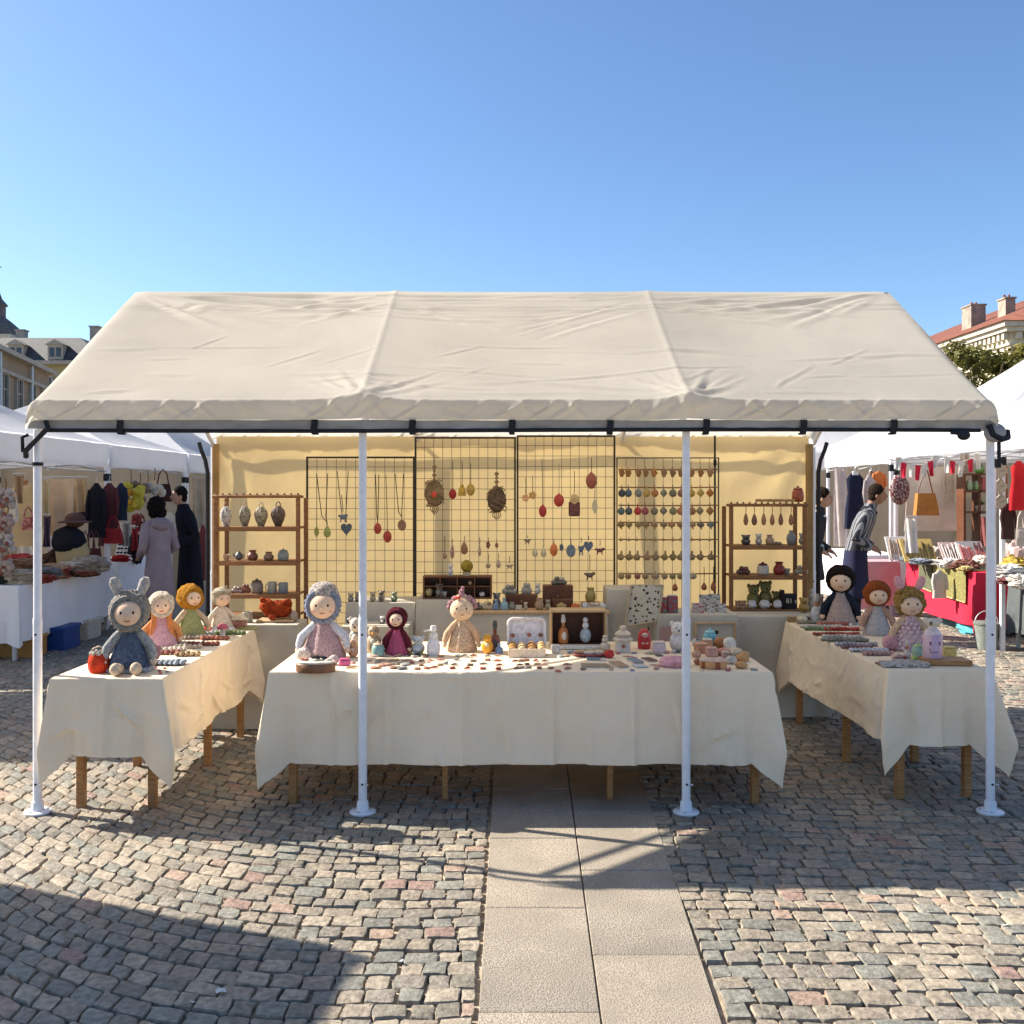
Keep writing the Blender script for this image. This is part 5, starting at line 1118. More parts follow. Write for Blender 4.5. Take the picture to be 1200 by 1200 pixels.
trt('bottle', 'blue_bottle', 'tiny blue round bottle right of the yellow chick', 'bottle', 585, 766, 9, 11, (.15, .25, .42), (.2, .3, .45), group=GC)
# open suitcase and what lies in it
sc_ = T('suitcase', 'open white toy suitcase with rounded lid', 'suitcase', sit(617.5, 771), GC); s = sit(617.5, 771).y / F; w = 44 * s; dp = .15
m = MB()
for x in (-w / 2 + .003, w / 2 - .003): m.box((x, dp / 2, .026), (.006, dp, .052), 0, .002)
for y in (.003, dp - .003): m.box((0, y, .026), (w - .012, .006, .052), 0, .002)
m.box((0, dp / 2, .004), (w - .012, dp - .012, .006)); m.build('base', paint((.66, .55, .42), .5), sc_)
m = MB(); lid = []
lh = .155
poly = []
for cx, cz, a0 in ((w / 2 - .03, lh - .03, 0), (-w / 2 + .03, lh - .03, 90)):
    for k in range(7): a = R(a0 + 15 * k); poly.append((cx + .03 * math.cos(a), cz + .03 * math.sin(a)))
poly = [(w / 2, .0)] + poly + [(-w / 2, .0)]
m.M = Matrix.Translation((0, dp, .05)) @ Matrix.Rotation(R(-8), 4, 'X'); m.prism(poly, .022, .026); m.tube([(x, .012, z) for x, z in poly], .009, 8); m.build('lid', paint((.68, .63, .62), .4), sc_)
m = MB(); m.M = Matrix.Translation((0, dp, .05)) @ Matrix.Rotation(R(-8), 4, 'X')
for x in (-.002, .09): m.tube([(x - .012, .012, lh), (x, .012, lh + .014), (x + .012, .012, lh)], .004, 6)
m.build('clasp', M_steel, sc_)
r_ = random.Random(3)
for k in range(12):
    row, c_ = divmod(k, 4); x = (-.085 + .057 * c_); yv = .03 + .042 * row; z = .012 + .008 * row
    col = ((.50, .28, .10), (.58, .38, .18), (.42, .22, .09), (.55, .42, .25))[(k * 7) % 4]
    m = MB(); m.M = Matrix.Rotation(R(90), 4, 'X'); m.lathe([(0, -.017), (.02, -.017), (.024, -.01), (.024, .01), (.02, .017), (.009, .017), (.008, .012), (0, .012)], n=14)
    one(m, 'pastry_roll', felt(col), '%s rolled pastry, %s from the left in the %s row in the toy suitcase' % (('golden', 'pale', 'brown', 'cream')[(k * 7) % 4], ORD[c_], ('front', 'middle', 'back')[row]), 'pastry', tuple(sit(617.5, 771) + Vector((x, yv, z + .026))), 'rolls in the toy suitcase', r_.uniform(-.3, .3))
for k, (x, z, c) in enumerate(((-.082, .055, (.25, .07, .04)), (.015, .060, (.3, .1, .06)), (.083, .058, (.2, .06, .04)))):
    m = MB(); m.ball((0, 0, 0), (.013, .006, .013), 10); one(m, 'badge', paint(c), '%s round brown badge pinned inside the suitcase lid' % ('left', 'middle', 'right')[k], 'badge', tuple(sit(617.5, 771) + Vector((x, dp + .012, .05 + z))), 'badges in the toy suitcase')
trt('box', 'white_box', 'small plain white box between the toy suitcase and the display box', 'box', 651, 765, 10, 8, (.66, .62, .55), (.68, .64, .57), group=GC, d=.05)
zb = ZT + .024
q = at(660, 0, 6.04); trinket('peg', 'peg_doll', 'orange and white peg doll with a tall white hat in the display box', 'figurine', (q.x, 6.03, zb), .066, .175, (.46, .17, .05), (.66, .6, .53), GC)
q = at(686, 0, 6.04); trinket('stack', 'snowman_figurine', 'pale blue and white snowman figurine in the display box', 'figurine', (q.x, 6.03, zb), .070, .16, (.40, .45, .48), (.62, .58, .55), GC)
# plate with biscuits
pt = T('plate', 'oval plate with a red and blue rim holding biscuits', 'plate', sit(692, 769), GC)
m = MB(); m.lathe([(0, 0), (.07, 0), (.11, .016), (.108, .020), (.07, .006), (0, .005)], n=30, sy=.62); m.build('rim', paint((.42, .11, .10)), pt)
m = MB(); m.lathe([(0, .006), (.072, .007), (.0, .010)], n=24, sy=.62); m.build('well', paint((.2, .22, .3)), pt)
for k, (x, y, c, lb) in enumerate(((-.055, .012, (.58, .38, .19), 'large golden'), (.0, .026, (.50, .33, .15), 'small knobbly'), (.045, .012, (.62, .5, .32), 'broad cream'), (-.01, -.022, (.62, .54, .42), 'pale'), (.05, -.02, (.6, .5, .36), 'pale tan'))):
    m = MB(); m.ball((0, 0, .012), (.033, .022, .013), 12, 0, .15, 6, k); one(m, 'biscuit', felt(c), lb + ' biscuit on the oval red rimmed plate', 'biscuit', tuple(sit(692, 769) + Vector((x, y, .012))), 'biscuits on the plate')
trt('lump', 'red_flower', 'crumpled red felt flower right of the oval plate', 'ornament', 714, 771, 12, 10, (.5, .05, .045), (.5, .07, .06), group=GC, mm=felt((.55, .06, .05)), m2=felt((.5, .05, .045)))
trt('stack', 'cat_figurine', 'small cream cat figurine made of stacked balls', 'figurine', 709, 763, 13, 19, (.60, .50, .38), (.62, .52, .4), group=GC)
trt('pagoda', 'pagoda_ornament', 'white pagoda shaped pot with a tiered lid', 'ornament', 730, 764, 23, 31, (.66, .58, .48), (.58, .46, .36), group=GC)
rf = trt('hooded', 'red_figurine', 'glossy red rounded figurine with a cream face', 'figurine', 755, 760, 16, 24, (.46, .03, .03), (.62, .45, .33), group=GC)
m = MB(); m.tube([(.025, 0, .11), (.027, 0, .135)], .004, 6); m.build('stalk', M_eye, rf)
trt('box', 'pink_block', 'pale pink ruffled block beside the red figurine', 'box', 772, 765, 15, 12, (.62, .47, .46), (.64, .52, .5), group=GC, d=.06)
trt('animal', 'bear_figurine', 'large white bear figurine with a cream belly left of the third pole', 'figurine', 794, 764, 24, 36, (.55, .50, .48), (.64, .57, .50), group=GC)
tj = trt('jar', 'turquoise_jar', 'turquoise lidded jar right of the third pole', 'jar', 832, 757, 16, 21, (.16, .42, .44), (.2, .45, .47), group=GC)
m = MB(); m.ball((.04, 0, .085), .014, 8); m.build('knob', M_eye, tj)
pk = T('round_purse', 'round pink felt purse with a small label on its front', 'purse', sit(790, 781), GC)
m = MB(); m.lathe([(0, 0), (.07, 0), (.083, .012), (.082, .035), (.06, .052), (0, .058)], n=28, sy=.75); m.build('body', felt((.66, .34, .36)), pk)
m = MB(); m.box((.012, -.063, .024), (.055, .004, .018), 0, .002); m.build('patch', felt((.55, .25, .26)), pk)
m = MB()
for x in (-.018, .012, .04): m.box((x, -.0655, .024), (.003, .002, .016))
m.build('stitch', felt((.7, .5, .48)), pk)
ob = T('sectional_box', 'oval box with orange and cream panels and a woven lid near the right corner', 'box', sit(836, 783), GC)
m = MB()
for k in range(16):
    a0, a1 = 2 * PI * k / 16, 2 * PI * (k + 1) / 16; P = [(.074 * math.cos(a) * f, .05 * math.sin(a) * f) for f in (1,) for a in (a0, a1)]
    m.add([(P[0][0], P[0][1], 0), (P[1][0], P[1][1], 0), (P[1][0], P[1][1], .042), (P[0][0], P[0][1], .042)], [(0, 1, 2, 3)], k % 3 and 1)
m.build('panels', [felt((.30, .10, .045)), felt((.58, .30, .14))], ob)
m = MB(); m.lathe([(0, .040), (.076, .041), (.078, .047), (.06, .052), (0, .053)], n=28, sy=.68); m.build('lid', felt((.62, .45, .36)), ob)
GK = 'toy cakes and biscuits near the right corner of the central table'
for k, (kind, u, vb, w, h, c, c2, lb) in enumerate((
    ('lump', 815, 757, 9, 9, (.62, .58, .53), (.12, .04, .03), 'small white cake with a dark base'), ('box', 822, 765, 15, 10, (.58, .28, .16), (.6, .34, .22), 'peach block left of the turquoise jar'), ('box', 829, 760, 11, 10, (.60, .3, .17), (.64, .56, .45), 'orange block below the turquoise jar'),
    ('lump', 844, 759, 15, 13, (.42, .2, .09), (.48, .26, .12), 'brown ring cake right of the turquoise jar'), ('lump', 855, 761, 15, 15, (.66, .62, .55), (.66, .62, .56), 'large white bun at the back right'), ('box', 834, 769, 13, 9, (.62, .34, .26), (.62, .36, .28), 'salmon pink block behind the oval box'),
    ('lump', 848, 768, 17, 9, (.62, .3, .24), (.62, .4, .32), 'long pink roll beside the oval box'), ('box', 850, 775, 8, 10, (.5, .3, .24), (.62, .5, .4), 'small square pink cake right of the oval box'), ('lump', 862, 768, 19, 9, (.62, .50, .35), (.6, .48, .34), 'flat cream bun near the right corner'),
    ('lump', 857, 778, 13, 10, (.62, .55, .44), (.62, .53, .4), 'cream bun with a tan side at the table front'), ('lump', 870, 775, 16, 9, (.56, .30, .12), (.58, .33, .14), 'golden biscuit, upper one of two at the right front'), ('lump', 869, 783, 15, 8, (.58, .33, .14), (.58, .35, .16), 'golden biscuit, frontmost at the right corner'),
    ('lump', 818, 779, 10, 8, (.42, .17, .10), (.6, .45, .35), 'brown and cream cake beside the oval box'), ('lump', 816, 770, 11, 8, (.6, .33, .23), (.6, .36, .26), 'round salmon biscuit beside the third pole'), ('lump', 873, 770, 12, 7, (.5, .3, .16), (.5, .32, .18), 'tan biscuit at the far right edge'))):
    trt(kind, 'toy_cake' if kind == 'box' else 'biscuit', lb, 'toy cake' if kind == 'box' else 'biscuit', u, vb, w, h, c, c2, group=GK, mm=felt(c), m2=felt(c2))
GN = 'notebooks and pouches on the central table'
def flat(u, vb, wpx, dep, th, rz, mm, label, name='notebook', cat='notebook', edge=(.62, .57, .48)):
    p_ = sit(u, vb); w = wpx * p_.y / F; t = T(name, label, cat, p_, GN, rz)
    m = MB(); m.box((0, dep / 2, th * .85), (w, dep, th * .3), 0, .001); m.build('cover', mm, t)
    m = MB(); m.box((0, dep / 2 + .001, th * .4), (w * .96, dep * .97, th * .6)); m.build('pages', paint(edge, .7), t)
flat(697, 783, 31, .10, .010, -.03, mat('landscape print', (.28, .2, .12), .6, .1, 6, 0, 10, col2=(.2, .22, .2), pat='blotch', psc=9), 'wide flat notebook with a brown landscape cover')
flat(696, 774.5, 16, .07, .010, .0, paint((.09, .14, .22), .6), 'narrow dark blue notebook behind the landscape one')
flat(706, 775, 10, .05, .006, .1, paint((.5, .47, .44), .6), 'small pale grey card beside the dark blue notebook', 'small_card', 'card')
flat(717, 783, 6, .09, .006, .25, paint((.36, .22, .15), .6), 'slim brown bookmark right of the landscape notebook', 'bookmark', 'bookmark')
flat(731, 783, 14, .17, .012, .22, paint((.35, .22, .14), .6), 'tilted tan notebook with a cream edge')
flat(753, 783, 15, .09, .008, .2, paint((.42, .43, .46), .6), 'pale grey notebook in front of the slate blue one')
flat(749, 778, 12, .14, .012, .2, paint((.16, .2, .27), .6), 'slate blue notebook stacked above the pale grey one')
flat(766, 776, 12, .11, .010, .3, paint((.085, .04, .035), .55), 'dark brown notebook left of the round pink purse')
flat(774, 770, 8, .05, .008, .2, paint((.03, .025, .03), .55), 'small black wallet behind the round pink purse', 'wallet', 'wallet')
for k, (u, vb, c, lb) in enumerate(((738, 771, (.5, .25, .2), 'pale red'), (770, 781, (.58, .33, .27), 'salmon pink'), (763, 767, (.3, .27, .2), 'olive grey'), (777, 764, (.4, .25, .2), 'brown tipped'))):
    m = MB(); m.tube([(-.04, .02, .006), (-.01, .005, .008), (.02, -.004, .006), (.04, -.02, .005)], [.004, .008, .007, .003], 7, flat=.6); one(m, 'felt_ribbon', felt(c), lb + ' felt ribbon lying between the notebooks', 'ribbon', tuple(sit(u, vb)), GN)
# small pieces set out in rows near the front edge
GJ = 'small earrings set out on the central table'
JR = [('front', 784, [(412, (.55, .36, .2)), (437, (.45, .2, .15)), (461, (.25, .13, .09)), (470, (.13, .14, .16)), (487, (.42, .23, .13)), (499, (.42, .15, .1)), (510, (.30, .07, .05)), (530, (.33, .06, .05)), (548, (.36, .06, .04)), (565, (.34, .08, .05)), (583, (.36, .05, .04)), (606, (.14, .11, .1)), (611, (.2, .15, .12)), (618, (.17, .15, .13)), (631, (.35, .12, .08)), (646, (.42, .22, .15)), (665, (.36, .14, .08))]),
      ('second', 780, [(446, (.5, .27, .2)), (455, (.48, .3, .22)), (475, (.4, .4, .4)), (492, (.36, .2, .12)), (514, (.45, .32, .18)), (532, (.2, .14, .1)), (550, (.18, .12, .08)), (566, (.16, .12, .1)), (584, (.22, .08, .06)), (610, (.2, .13, .09)), (617, (.25, .14, .09)), (629, (.48, .25, .17)), (638, (.5, .3, .22)), (664, (.45, .2, .12))]),
      ('third', 775, [(430, (.62, .45, .4)), (447, (.5, .3, .22)), (462, (.52, .36, .2)), (478, (.5, .3, .2)), (493, (.26, .22, .14)), (503, (.5, .22, .15)), (516, (.52, .25, .18)), (536, (.3, .28, .26)), (553, (.28, .16, .1)), (570, (.48, .22, .15)), (583, (.42, .1, .07)), (605, (.32, .12, .08)), (611, (.3, .15, .1)), (616, (.36, .16, .11)), (627, (.4, .16, .1)), (638, (.45, .25, .18))]),
      ('back', 770, [(437, (.62, .42, .35)), (451, (.55, .35, .3)), (468, (.5, .32, .22)), (484, (.42, .38, .32)), (497, (.3, .2, .14)), (517, (.52, .25, .17)), (537, (.6, .56, .5)), (545, (.36, .36, .34)), (554, (.36, .1, .07)), (572, (.36, .35, .33)), (584, (.5, .3, .25)), (656, (.35, .42, .45)), (662, (.5, .28, .16))])]
def jname(c):
    if max(c) < .2: return 'dark'
    if abs(c[0] - c[2]) < .08: return 'grey'
    if c[1] < .1: return 'dark red'
    if c[0] > .55: return 'pale pink'
    if c[1] / c[0] > .6: return 'tan'
    return 'rust' if c[0] < .42 else 'peach'
for rn, v, L_ in JR:
    for k, (u, c) in enumerate(L_):
        r_ = random.Random(u * 7 + v); m = MB(); big = u < 480
        w = .017 if not big else .028
        if r_.random() < .55: m.ball((0, 0, .007), (w, w * .8, .007), 10); m.ball((w * .9, .012, .006), (w * .5, w * .5, .006), 7)
        else: m.tube([(-w * 1.2, -.006, .006), (0, 0, .009), (w * 1.2, .012, .006)], [.005, .010, .004], 7, flat=.7)
        m.tube([(w, .01, .006), (w * 1.3, .026, .004)], .002, 4)
        one(m, 'earring', paint(c, .4), '%s earring, %s from the left in the %s row on the cream cloth' % (jname(c), ('%d' % (k + 1)) if k > 15 else ORD[k], rn) if k <= 15 else '%s earring at the right end of the %s row on the cream cloth' % (jname(c), rn), 'earring', tuple(sit(u + r_.uniform(-1, 1), v + r_.uniform(-.8, .8))), GJ, r_.uniform(-.6, .6))

for rn, v, us, cs in (('row beside the biscuit plate', 767, (640, 668, 724, 742, 760, 781, 800), ((.5, .3, .25), (.3, .34, .36), (.45, .15, .12), (.2, .2, .22), (.55, .42, .3), (.5, .2, .2), (.25, .3, .25))),
                      ('front right row', 786, (655, 682, 716, 742, 768, 803, 822, 852, 884), ((.45, .12, .1), (.3, .2, .15), (.55, .35, .25), (.2, .24, .3), (.5, .25, .22), (.4, .16, .1), (.55, .45, .3), (.35, .12, .12), (.3, .3, .28))),
                      ('row before the pump bottle', 778, (414, 424, 442, 452, 468, 484, 500, 522), ((.55, .3, .28), (.5, .36, .3), (.28, .26, .24), (.5, .2, .16), (.45, .35, .2), (.36, .12, .1), (.5, .42, .34), (.2, .22, .24)))):
    for k, (u, c) in enumerate(zip(us, cs)):
        r_ = random.Random(u + v); m = MB(); w = r_.uniform(.011, .018)
        if k % 3 == 0: m.lathe([(0, 0), (w, 0), (w * 1.05, .004), (w * .8, .009), (w * .3, .011), (0, .011)], n=12)
        elif k % 3 == 1: m.ball((0, 0, .008), (w * 1.3, w * .7, .009), 9); m.ball((w, .004, .011), (w * .5, w * .5, .009), 7)
        else: m.box((0, 0, .006), (w * 2.2, w * 1.4, .012), 0, .003)
        m.tube([(0, w * .6, .008), (.004, w * 1.5, .005)], .002, 4)
        one(m, 'brooch', paint(c, .4), '%s small brooch, %s from the left in the %s' % (('round', 'lumpy', 'oblong')[k % 3], ORD[k], rn), 'brooch', tuple(sit(u + r_.uniform(-2, 2), v + r_.uniform(-1.5, 1.5))), 'small brooches on the central table', r_.uniform(-.8, .8))
# ---------------------------------------------------------------- right table goods
GT = 'knitted strips laid out on the right table'
for k, (u, vb, L_, W_, rz, c, lb) in enumerate(((957, 731, .26, .045, -.05, (.34, .31, .27), 'grey knitted strip, rearmost on the right table'), (978, 733, .22, .05, 0, (.46, .16, .12), 'red and white strip in front of the dark haired doll'), (962, 736, .26, .04, -.05, (.58, .54, .48), 'white strip with a dark edge, second from the back'), (957, 739, .14, .03, -.05, (.2, .28, .12), 'green edged strip left of the red one'), (988, 739, .24, .05, 0, (.45, .07, .06), 'bright red patterned strip before the rust haired doll'),
      (980, 745, .28, .05, -.05, (.33, .08, .06), 'long dark red strip near the middle of the right table'), (988, 748, .24, .035, -.05, (.55, .5, .42), 'cream speckled strip along the dark red one'), (990, 752, .27, .05, -.06, (.25, .24, .2), 'olive grey strip on the right table'), (1003, 757, .23, .05, -.06, (.4, .38, .42), 'lilac grey strip with a maroon edge'), (1018, 764, .2, .06, -.08, (.56, .56, .6), 'white and blue strip behind the folded grey cloth'),
      (1030, 768, .16, .06, -.05, (.5, .3, .28), 'pale pink strip behind the folded grey cloth'), (1004, 761, .16, .03, -.05, (.3, .16, .15), 'maroon strip left of the white and blue one'))):
    strip(u, vb, L_, W_, .025, rz, c, lb, GT, 'knitted_strip', 40 + k)
p_ = sit(1062, 782); ft = T('folded_cloth', 'folded grey speckled cloth at the front of the right table', 'cloth', p_)
m = MB(); m.sheet(lambda u, v: (-.14 + .26 * u + .03 * v, -.02 + .13 * v, .022 + .004 * math.sin(u * 7 + v * 4)), 12, 8, 0, .02); m.build('upper_layer', mottled((.44, .41, .38), (.2, .17, .15), 60), ft)
m = MB(); m.box((-.01, .05, .005), (.24, .13, .008), 0, .002); m.build('lower_layer', felt((.25, .12, .09)), ft)
trt('lump', 'pink_plush', 'pink fluffy plush ball at the hand of the blonde doll', 'plush toy', 1044, 762, 20, 19, (.6, .26, .28), (.62, .3, .32), mm=wool((.66, .32, .34), 100), m2=wool((.66, .34, .36), 100))
trt('peg', 'bone_figurine', 'small cream peg figure before the blonde doll', 'figurine', 1063, 774, 9, 24, (.58, .46, .38), (.6, .5, .42))
trt('jar', 'green_jar', 'pale green jar between the peg figure and the lilac bottle', 'jar', 1076, 770, 14, 17, (.28, .42, .33), (.36, .45, .2))
trt('lump', 'green_fruit', 'small lime green toy fruit before the pale green jar', 'ornament', 1072, 777, 9, 9, (.3, .38, .08), (.3, .4, .1))
trt('house', 'pink_house', 'small pink and red toy block at the front of the right table', 'ornament', 1052, 775, 12, 10, (.55, .3, .26), (.5, .3, .28), d=.05)
trt('lump', 'red_block', 'dark red felt lump beside the pink toy block', 'ornament', 1058, 775, 8, 7, (.4, .05, .05), (.38, .05, .05), mm=felt((.42, .05, .05)), m2=felt((.38, .05, .05)))
trt('lump', 'tan_fruit', 'small yellow tan toy fruit left of the lilac bottle', 'ornament', 1084, 777, 8, 8, (.5, .36, .16), (.5, .38, .18))
m = MB(); m.box((0, 0, .0), (.24, .15, .030), 0, .005); wb = one(m, 'wooden_board', M_wood, 'honey brown wooden board at the front right corner of the right table', 'board', tuple(sit(1108, 778) + Vector((-.0, 0, .016))), None, -.06)
lb_ = T('lilac_bottle', 'lilac and pink bottle with a smiling face and a cream animal head top', 'bottle', tuple(sit(1099, 778) + Vector((-.02, .02, .032))), None, -.1)
m = MB(); m.lathe([(0, 0), (.050, 0), (.052, .004), (.052, .125), (.048, .132), (0, .132)], n=26); m.build('body', mat('lilac glaze', (.50, .36, .50), .4, .06, 10, 0, 10, col2=(.64, .42, .46), pat='stripe', psc=4), lb_)
m = MB(); m.lathe([(0, .13), (.046, .132), (.042, .15), (.022, .165), (.02, .178), (0, .178)], n=20); m.build('shoulder', paint((.64, .55, .52), .4), lb_)
m = MB(); m.ball((0, 0, .195), (.045, .03, .026), 14); m.ball((-.035, 0, .205), (.018, .016, .02), 8); m.ball((.035, 0, .205), (.018, .016, .02), 8); m.ball((-.018, -.03, .195), (.008, .005, .012), 8, 1); m.build('head', [paint((.62, .52, .40), .4), paint((.12, .08, .06))], lb_)
m = MB()
for x in (-.026, .022): m.ball((x, -.047, .085), (.006, .006, .012), 8)
m.tube([(-.012, -.0525, .04), (0, -.0535, .034), (.012, -.0525, .04)], .0025, 5); m.tube([(-.03, -.043, .06), (-.026, -.047, .04), (-.018, -.05, .028)], .002, 4)
m.build('face', paint((.2, .07, .16)), lb_)
trt('box', 'yellow_block', 'yellow toy block at the back of the honey brown board', 'block', 1112, 771, 15, 12, (.6, .45, .13), (.6, .46, .15), d=.05, z=ZT)
# crowd of little things at the back corner of the right table
GX = 'small figures at the back corner of the right table'
for k, (kind, u, vb, w, h, c, c2, lb) in enumerate((('box', 933, 729, 20, 5, (.33, .2, .08), (.3, .18, .07), 'flat amber tray at the back corner of the right table'), ('lump', 940, 724, 13, 6, (.55, .48, .34), (.55, .48, .34), 'cream ornament on the flat amber tray'), ('lump', 946, 728, 6, 6, (.1, .03, .04), (.1, .03, .04), 'small dark maroon bead by the flat amber tray'),
      ('peg', 957, 728, 14, 32, (.42, .44, .48), (.5, .46, .42), 'pale grey bottle shaped figure with a white head'), ('bottle', 963, 727, 10, 28, (.2, .12, .1), (.45, .4, .34), 'dark brown bottle behind the pale grey figure'), ('stack', 951, 718, 12, 28, (.36, .3, .24), (.48, .42, .36), 'tall beige figure at the tent edge'), ('pot', 968, 729, 9, 12, (.09, .04, .045), (.1, .05, .05), 'small maroon cup beside the dark haired doll'))):
    trt(kind, {'box': 'amber_tray', 'lump': 'ornament', 'peg': 'bottle_figure', 'bottle': 'brown_bottle', 'stack': 'beige_figure', 'pot': 'maroon_cup'}[kind], lb, 'figurine', u, vb if k != 1 else 727.5, w, h, c, c2, group=GX, d=.05 if kind == 'box' else None, z=ZT if k != 1 else ZT + .033)
m = MB(); m.ball((0, 0, .012), .014, 10); one(m, 'white_bead', paint((.66, .62, .58)), 'round white bead lying before the dark haired doll', 'bead', tuple(sit(997, 734)))
# ---------------------------------------------------------------- neighbouring white tents
def wtent(x0, x1, y0, y1, zl, zu, zp, label, rz=0, walls=(), legs=True, group='white market tents'):
    cx, cy = (x0 + x1) / 2, (y0 + y1) / 2; hx, hy = (x1 - x0) / 2, (y1 - y0) / 2
    t = T('white_tent', label, 'tent', (cx, cy, 0), group, rz)
    m = MB(); n = 12
    for (ax, ay, bx_, by) in ((-hx, -hy, hx, -hy), (hx, -hy, hx, hy), (hx, hy, -hx, hy), (-hx, hy, -hx, -hy)):
        def fn(u, v):
            x = ax + (bx_ - ax) * u; y = ay + (by - ay) * u; k = v
            z = zu + (zp - zu) * (.72 * k + .28 * k * k)
            hip = abs(u - .5) * 2
            z -= .07 * math.sin(PI * k) * (1 - hip ** 2) ; z += .012 * noise.noise(Vector((x * 3 + cx, y * 3 + cy, k * 4)))
            return (x * (1 - k), y * (1 - k), z)
        m.sheet(fn, n, 12)
    m.build('roof', M_white, t, ang=50)
    m = MB()
    for (ax, ay, bx_, by) in ((-hx, -hy, hx, -hy), (hx, -hy, hx, hy), (hx, hy, -hx, hy), (-hx, hy, -hx, -hy)):
        nx, ny = (by - ay), -(bx_ - ax); L_ = math.hypot(nx, ny); nx /= L_; ny /= L_
        def fv(u, v):
            x = ax + (bx_ - ax) * u; y = ay + (by - ay) * u; o = .01 + .012 * noise.noise(Vector((x * 2.2 + cx, y * 2.2 + cy, v))) * v
            return (x + nx * o, y + ny * o, zu + .004 - (zu - zl) * v)
        m.sheet(fv, 24, 5)
    m.build('valance', M_white, t)
    for sx_ in (-1, 1):
        for sy_ in (-1, 1):
            if legs:
                m = MB(); m.box((sx_ * (hx - .035), sy_ * (hy - .035), (zu - .03) / 2), (.045, .045, zu - .03), 0, .004); m.box((sx_ * (hx - .035), sy_ * (hy - .035), .006), (.11, .11, .012), 0, .003); m.box((sx_ * (hx - .035), sy_ * (hy - .035), zl - .12), (.06, .06, .09), 1, .004); m.build('pole', [M_pole, M_black], t)
    m = MB()
    for sx_ in (-1, 1):
        for a, b in ((-1, 0), (0, 1)):
            m.tube([(sx_ * (hx - .04), a * (hy - .05), zl - .02), (sx_ * (hx - .04), b * (hy - .05), zl - .14 if 0 else zl + .06)], .010, 5); m.tube([(sx_ * (hx - .04), a * (hy - .05), zl + .05), (sx_ * (hx - .04), b * (hy - .05), zl - .05)], .010, 5)
            m.tube([(a * (hx - .05), sx_ * (hy - .04), zl - .02), (b * (hx - .05), sx_ * (hy - .04), zl + .06)], .010, 5)
            m.tube([(a * (hx - .05), sx_ * (hy - .04), zl + .05), (b * (hx - .05), sx_ * (hy - .04), zl - .05)], .010, 5)
    m.build('truss', M_steel, t)
    m = MB(); m.tube([(0, 0, zl), (0, 0, zp - .03)], .02, 6); m.build('mast', M_steel, t)
    for side in walls:
        m = MB()
        if side in ('+x', '-x'):
            sx_ = 1 if side == '+x' else -1; m.sheet(lambda u, v: (sx_ * (hx - .08) + .03 * math.sin(u * 23 + v), -hy + .06 + (2 * hy - .12) * u, .05 + (zu - .12) * v), 40, 4, 0, .004)
        else:
            sy_ = 1 if side == '+y' else -1; m.sheet(lambda u, v: (-hx + .06 + (2 * hx - .12) * u, sy_ * (hy - .08) + .03 * math.sin(u * 23 + v), .05 + (zu - .12) * v), 40, 4, 0, .004)
        m.build('side_wall', M_side, t)
    return t
M_side = mat('side wall cloth', (.50, .44, .36), .8, .06, 2, .3, 3, kind='cloth', trans=.4, dist=.04)
XL = -4.95
wtent(XL - 2.9, XL, 9.25, 12.1, 1.985, 2.275, 3.0, 'white peaked tent over the clothes stall nearest on the left', walls=('-x',))
wtent(XL - 2.95, XL - .05, 12.2, 15.1, 1.985, 2.275, 2.98, 'second white peaked tent on the left, over the handbags', walls=('-x', '+y'))
wtent(XL - 3.0, XL - .1, 15.3, 18.2, 1.985, 2.275, 3.45, 'third white peaked tent on the left, behind the shopper in black', walls=('-x', '+y'))
wtent(XL - 2.75, XL + .15, 18.7, 21.6, 1.985, 2.275, 3.3, 'farthest white tent on the left, just beside the yellow back cloth', walls=('-x', '+y'))
wtent(XL - 2.9, XL - .25, 7.05, 9.05, 1.985, 2.275, 2.9, 'white tent outside the left edge that shades the paving', walls=())
wtent(-6.68, -3.78, 2.2, 5.1, 1.96, 2.2, 3.75, 'white tent outside the near left that shades the foreground', rz=R(-21))
wtent(5.13, 8.05, 10.3, 13.4, 2.13, 2.50, 3.55, 'white tent over the red table stall on the right', walls=('+x',))
wtent(4.90, 7.85, 7.1, 10.1, 2.10, 2.46, 3.9, 'white tent with a steep peak at the right edge', walls=())
wtent(5.3, 8.2, 13.6, 16.6, 2.08, 2.42, 3.4, 'white tent behind the man in the striped shirt', walls=('+x', '+y'))
wtent(4.9, 7.85, 16.9, 19.9, 2.05, 2.38, 3.4, 'farthest white tent on the right, beside the tent edge', walls=('+x', '+y'))

# ---------------------------------------------------------------- stalls: tables and their goods
def stall(x0, x1, y0, y1, zt, drop, m_, label, seed=0, extra=.05):
    t = T('stall_table', label, 'table', ((x0 + x1) / 2, (y0 + y1) / 2, 0), 'stall tables')
    drape(x0, x1, y0, y1, zt, drop, extra, .03, seed, .05, 8).build('cloth', m_, t, world=True)
    q = MB(); q.box(((x0 + x1) / 2, (y0 + y1) / 2, zt - .02), (x1 - x0 - .02, y1 - y0 - .02, .03)); q.build('tabletop', M_woodl, t, world=True)
    for sx_ in (x0 + .06, x1 - .06):
        for sy_ in (y0 + .06, y1 - .06): q = MB(); q.box((sx_, sy_, (zt - .035) / 2), (.035, .035, zt - .035)); q.build('leg', M_steel, t, world=True)
stall(-5.75, -4.86, 9.65, 11.95, .76, .56, M_tcloth, 'stall table under a long white cloth with folded clothes on it', 21)
stall(-5.6, -4.95, 12.35, 13.4, .80, .76, M_tcloth, 'white covered stall table below the red handbag', 22)
stall(5.32, 6.1, 11.25, 13.2, .76, .62, fabric((.55, .025, .055)), 'stall table under a bright red cloth with green runners', 23, .12)
stall(5.35, 6.3, 9.05, 10.55, .75, .55, fabric((.10, .11, .11)), 'stall table under a dark grey cloth at the right edge', 24)
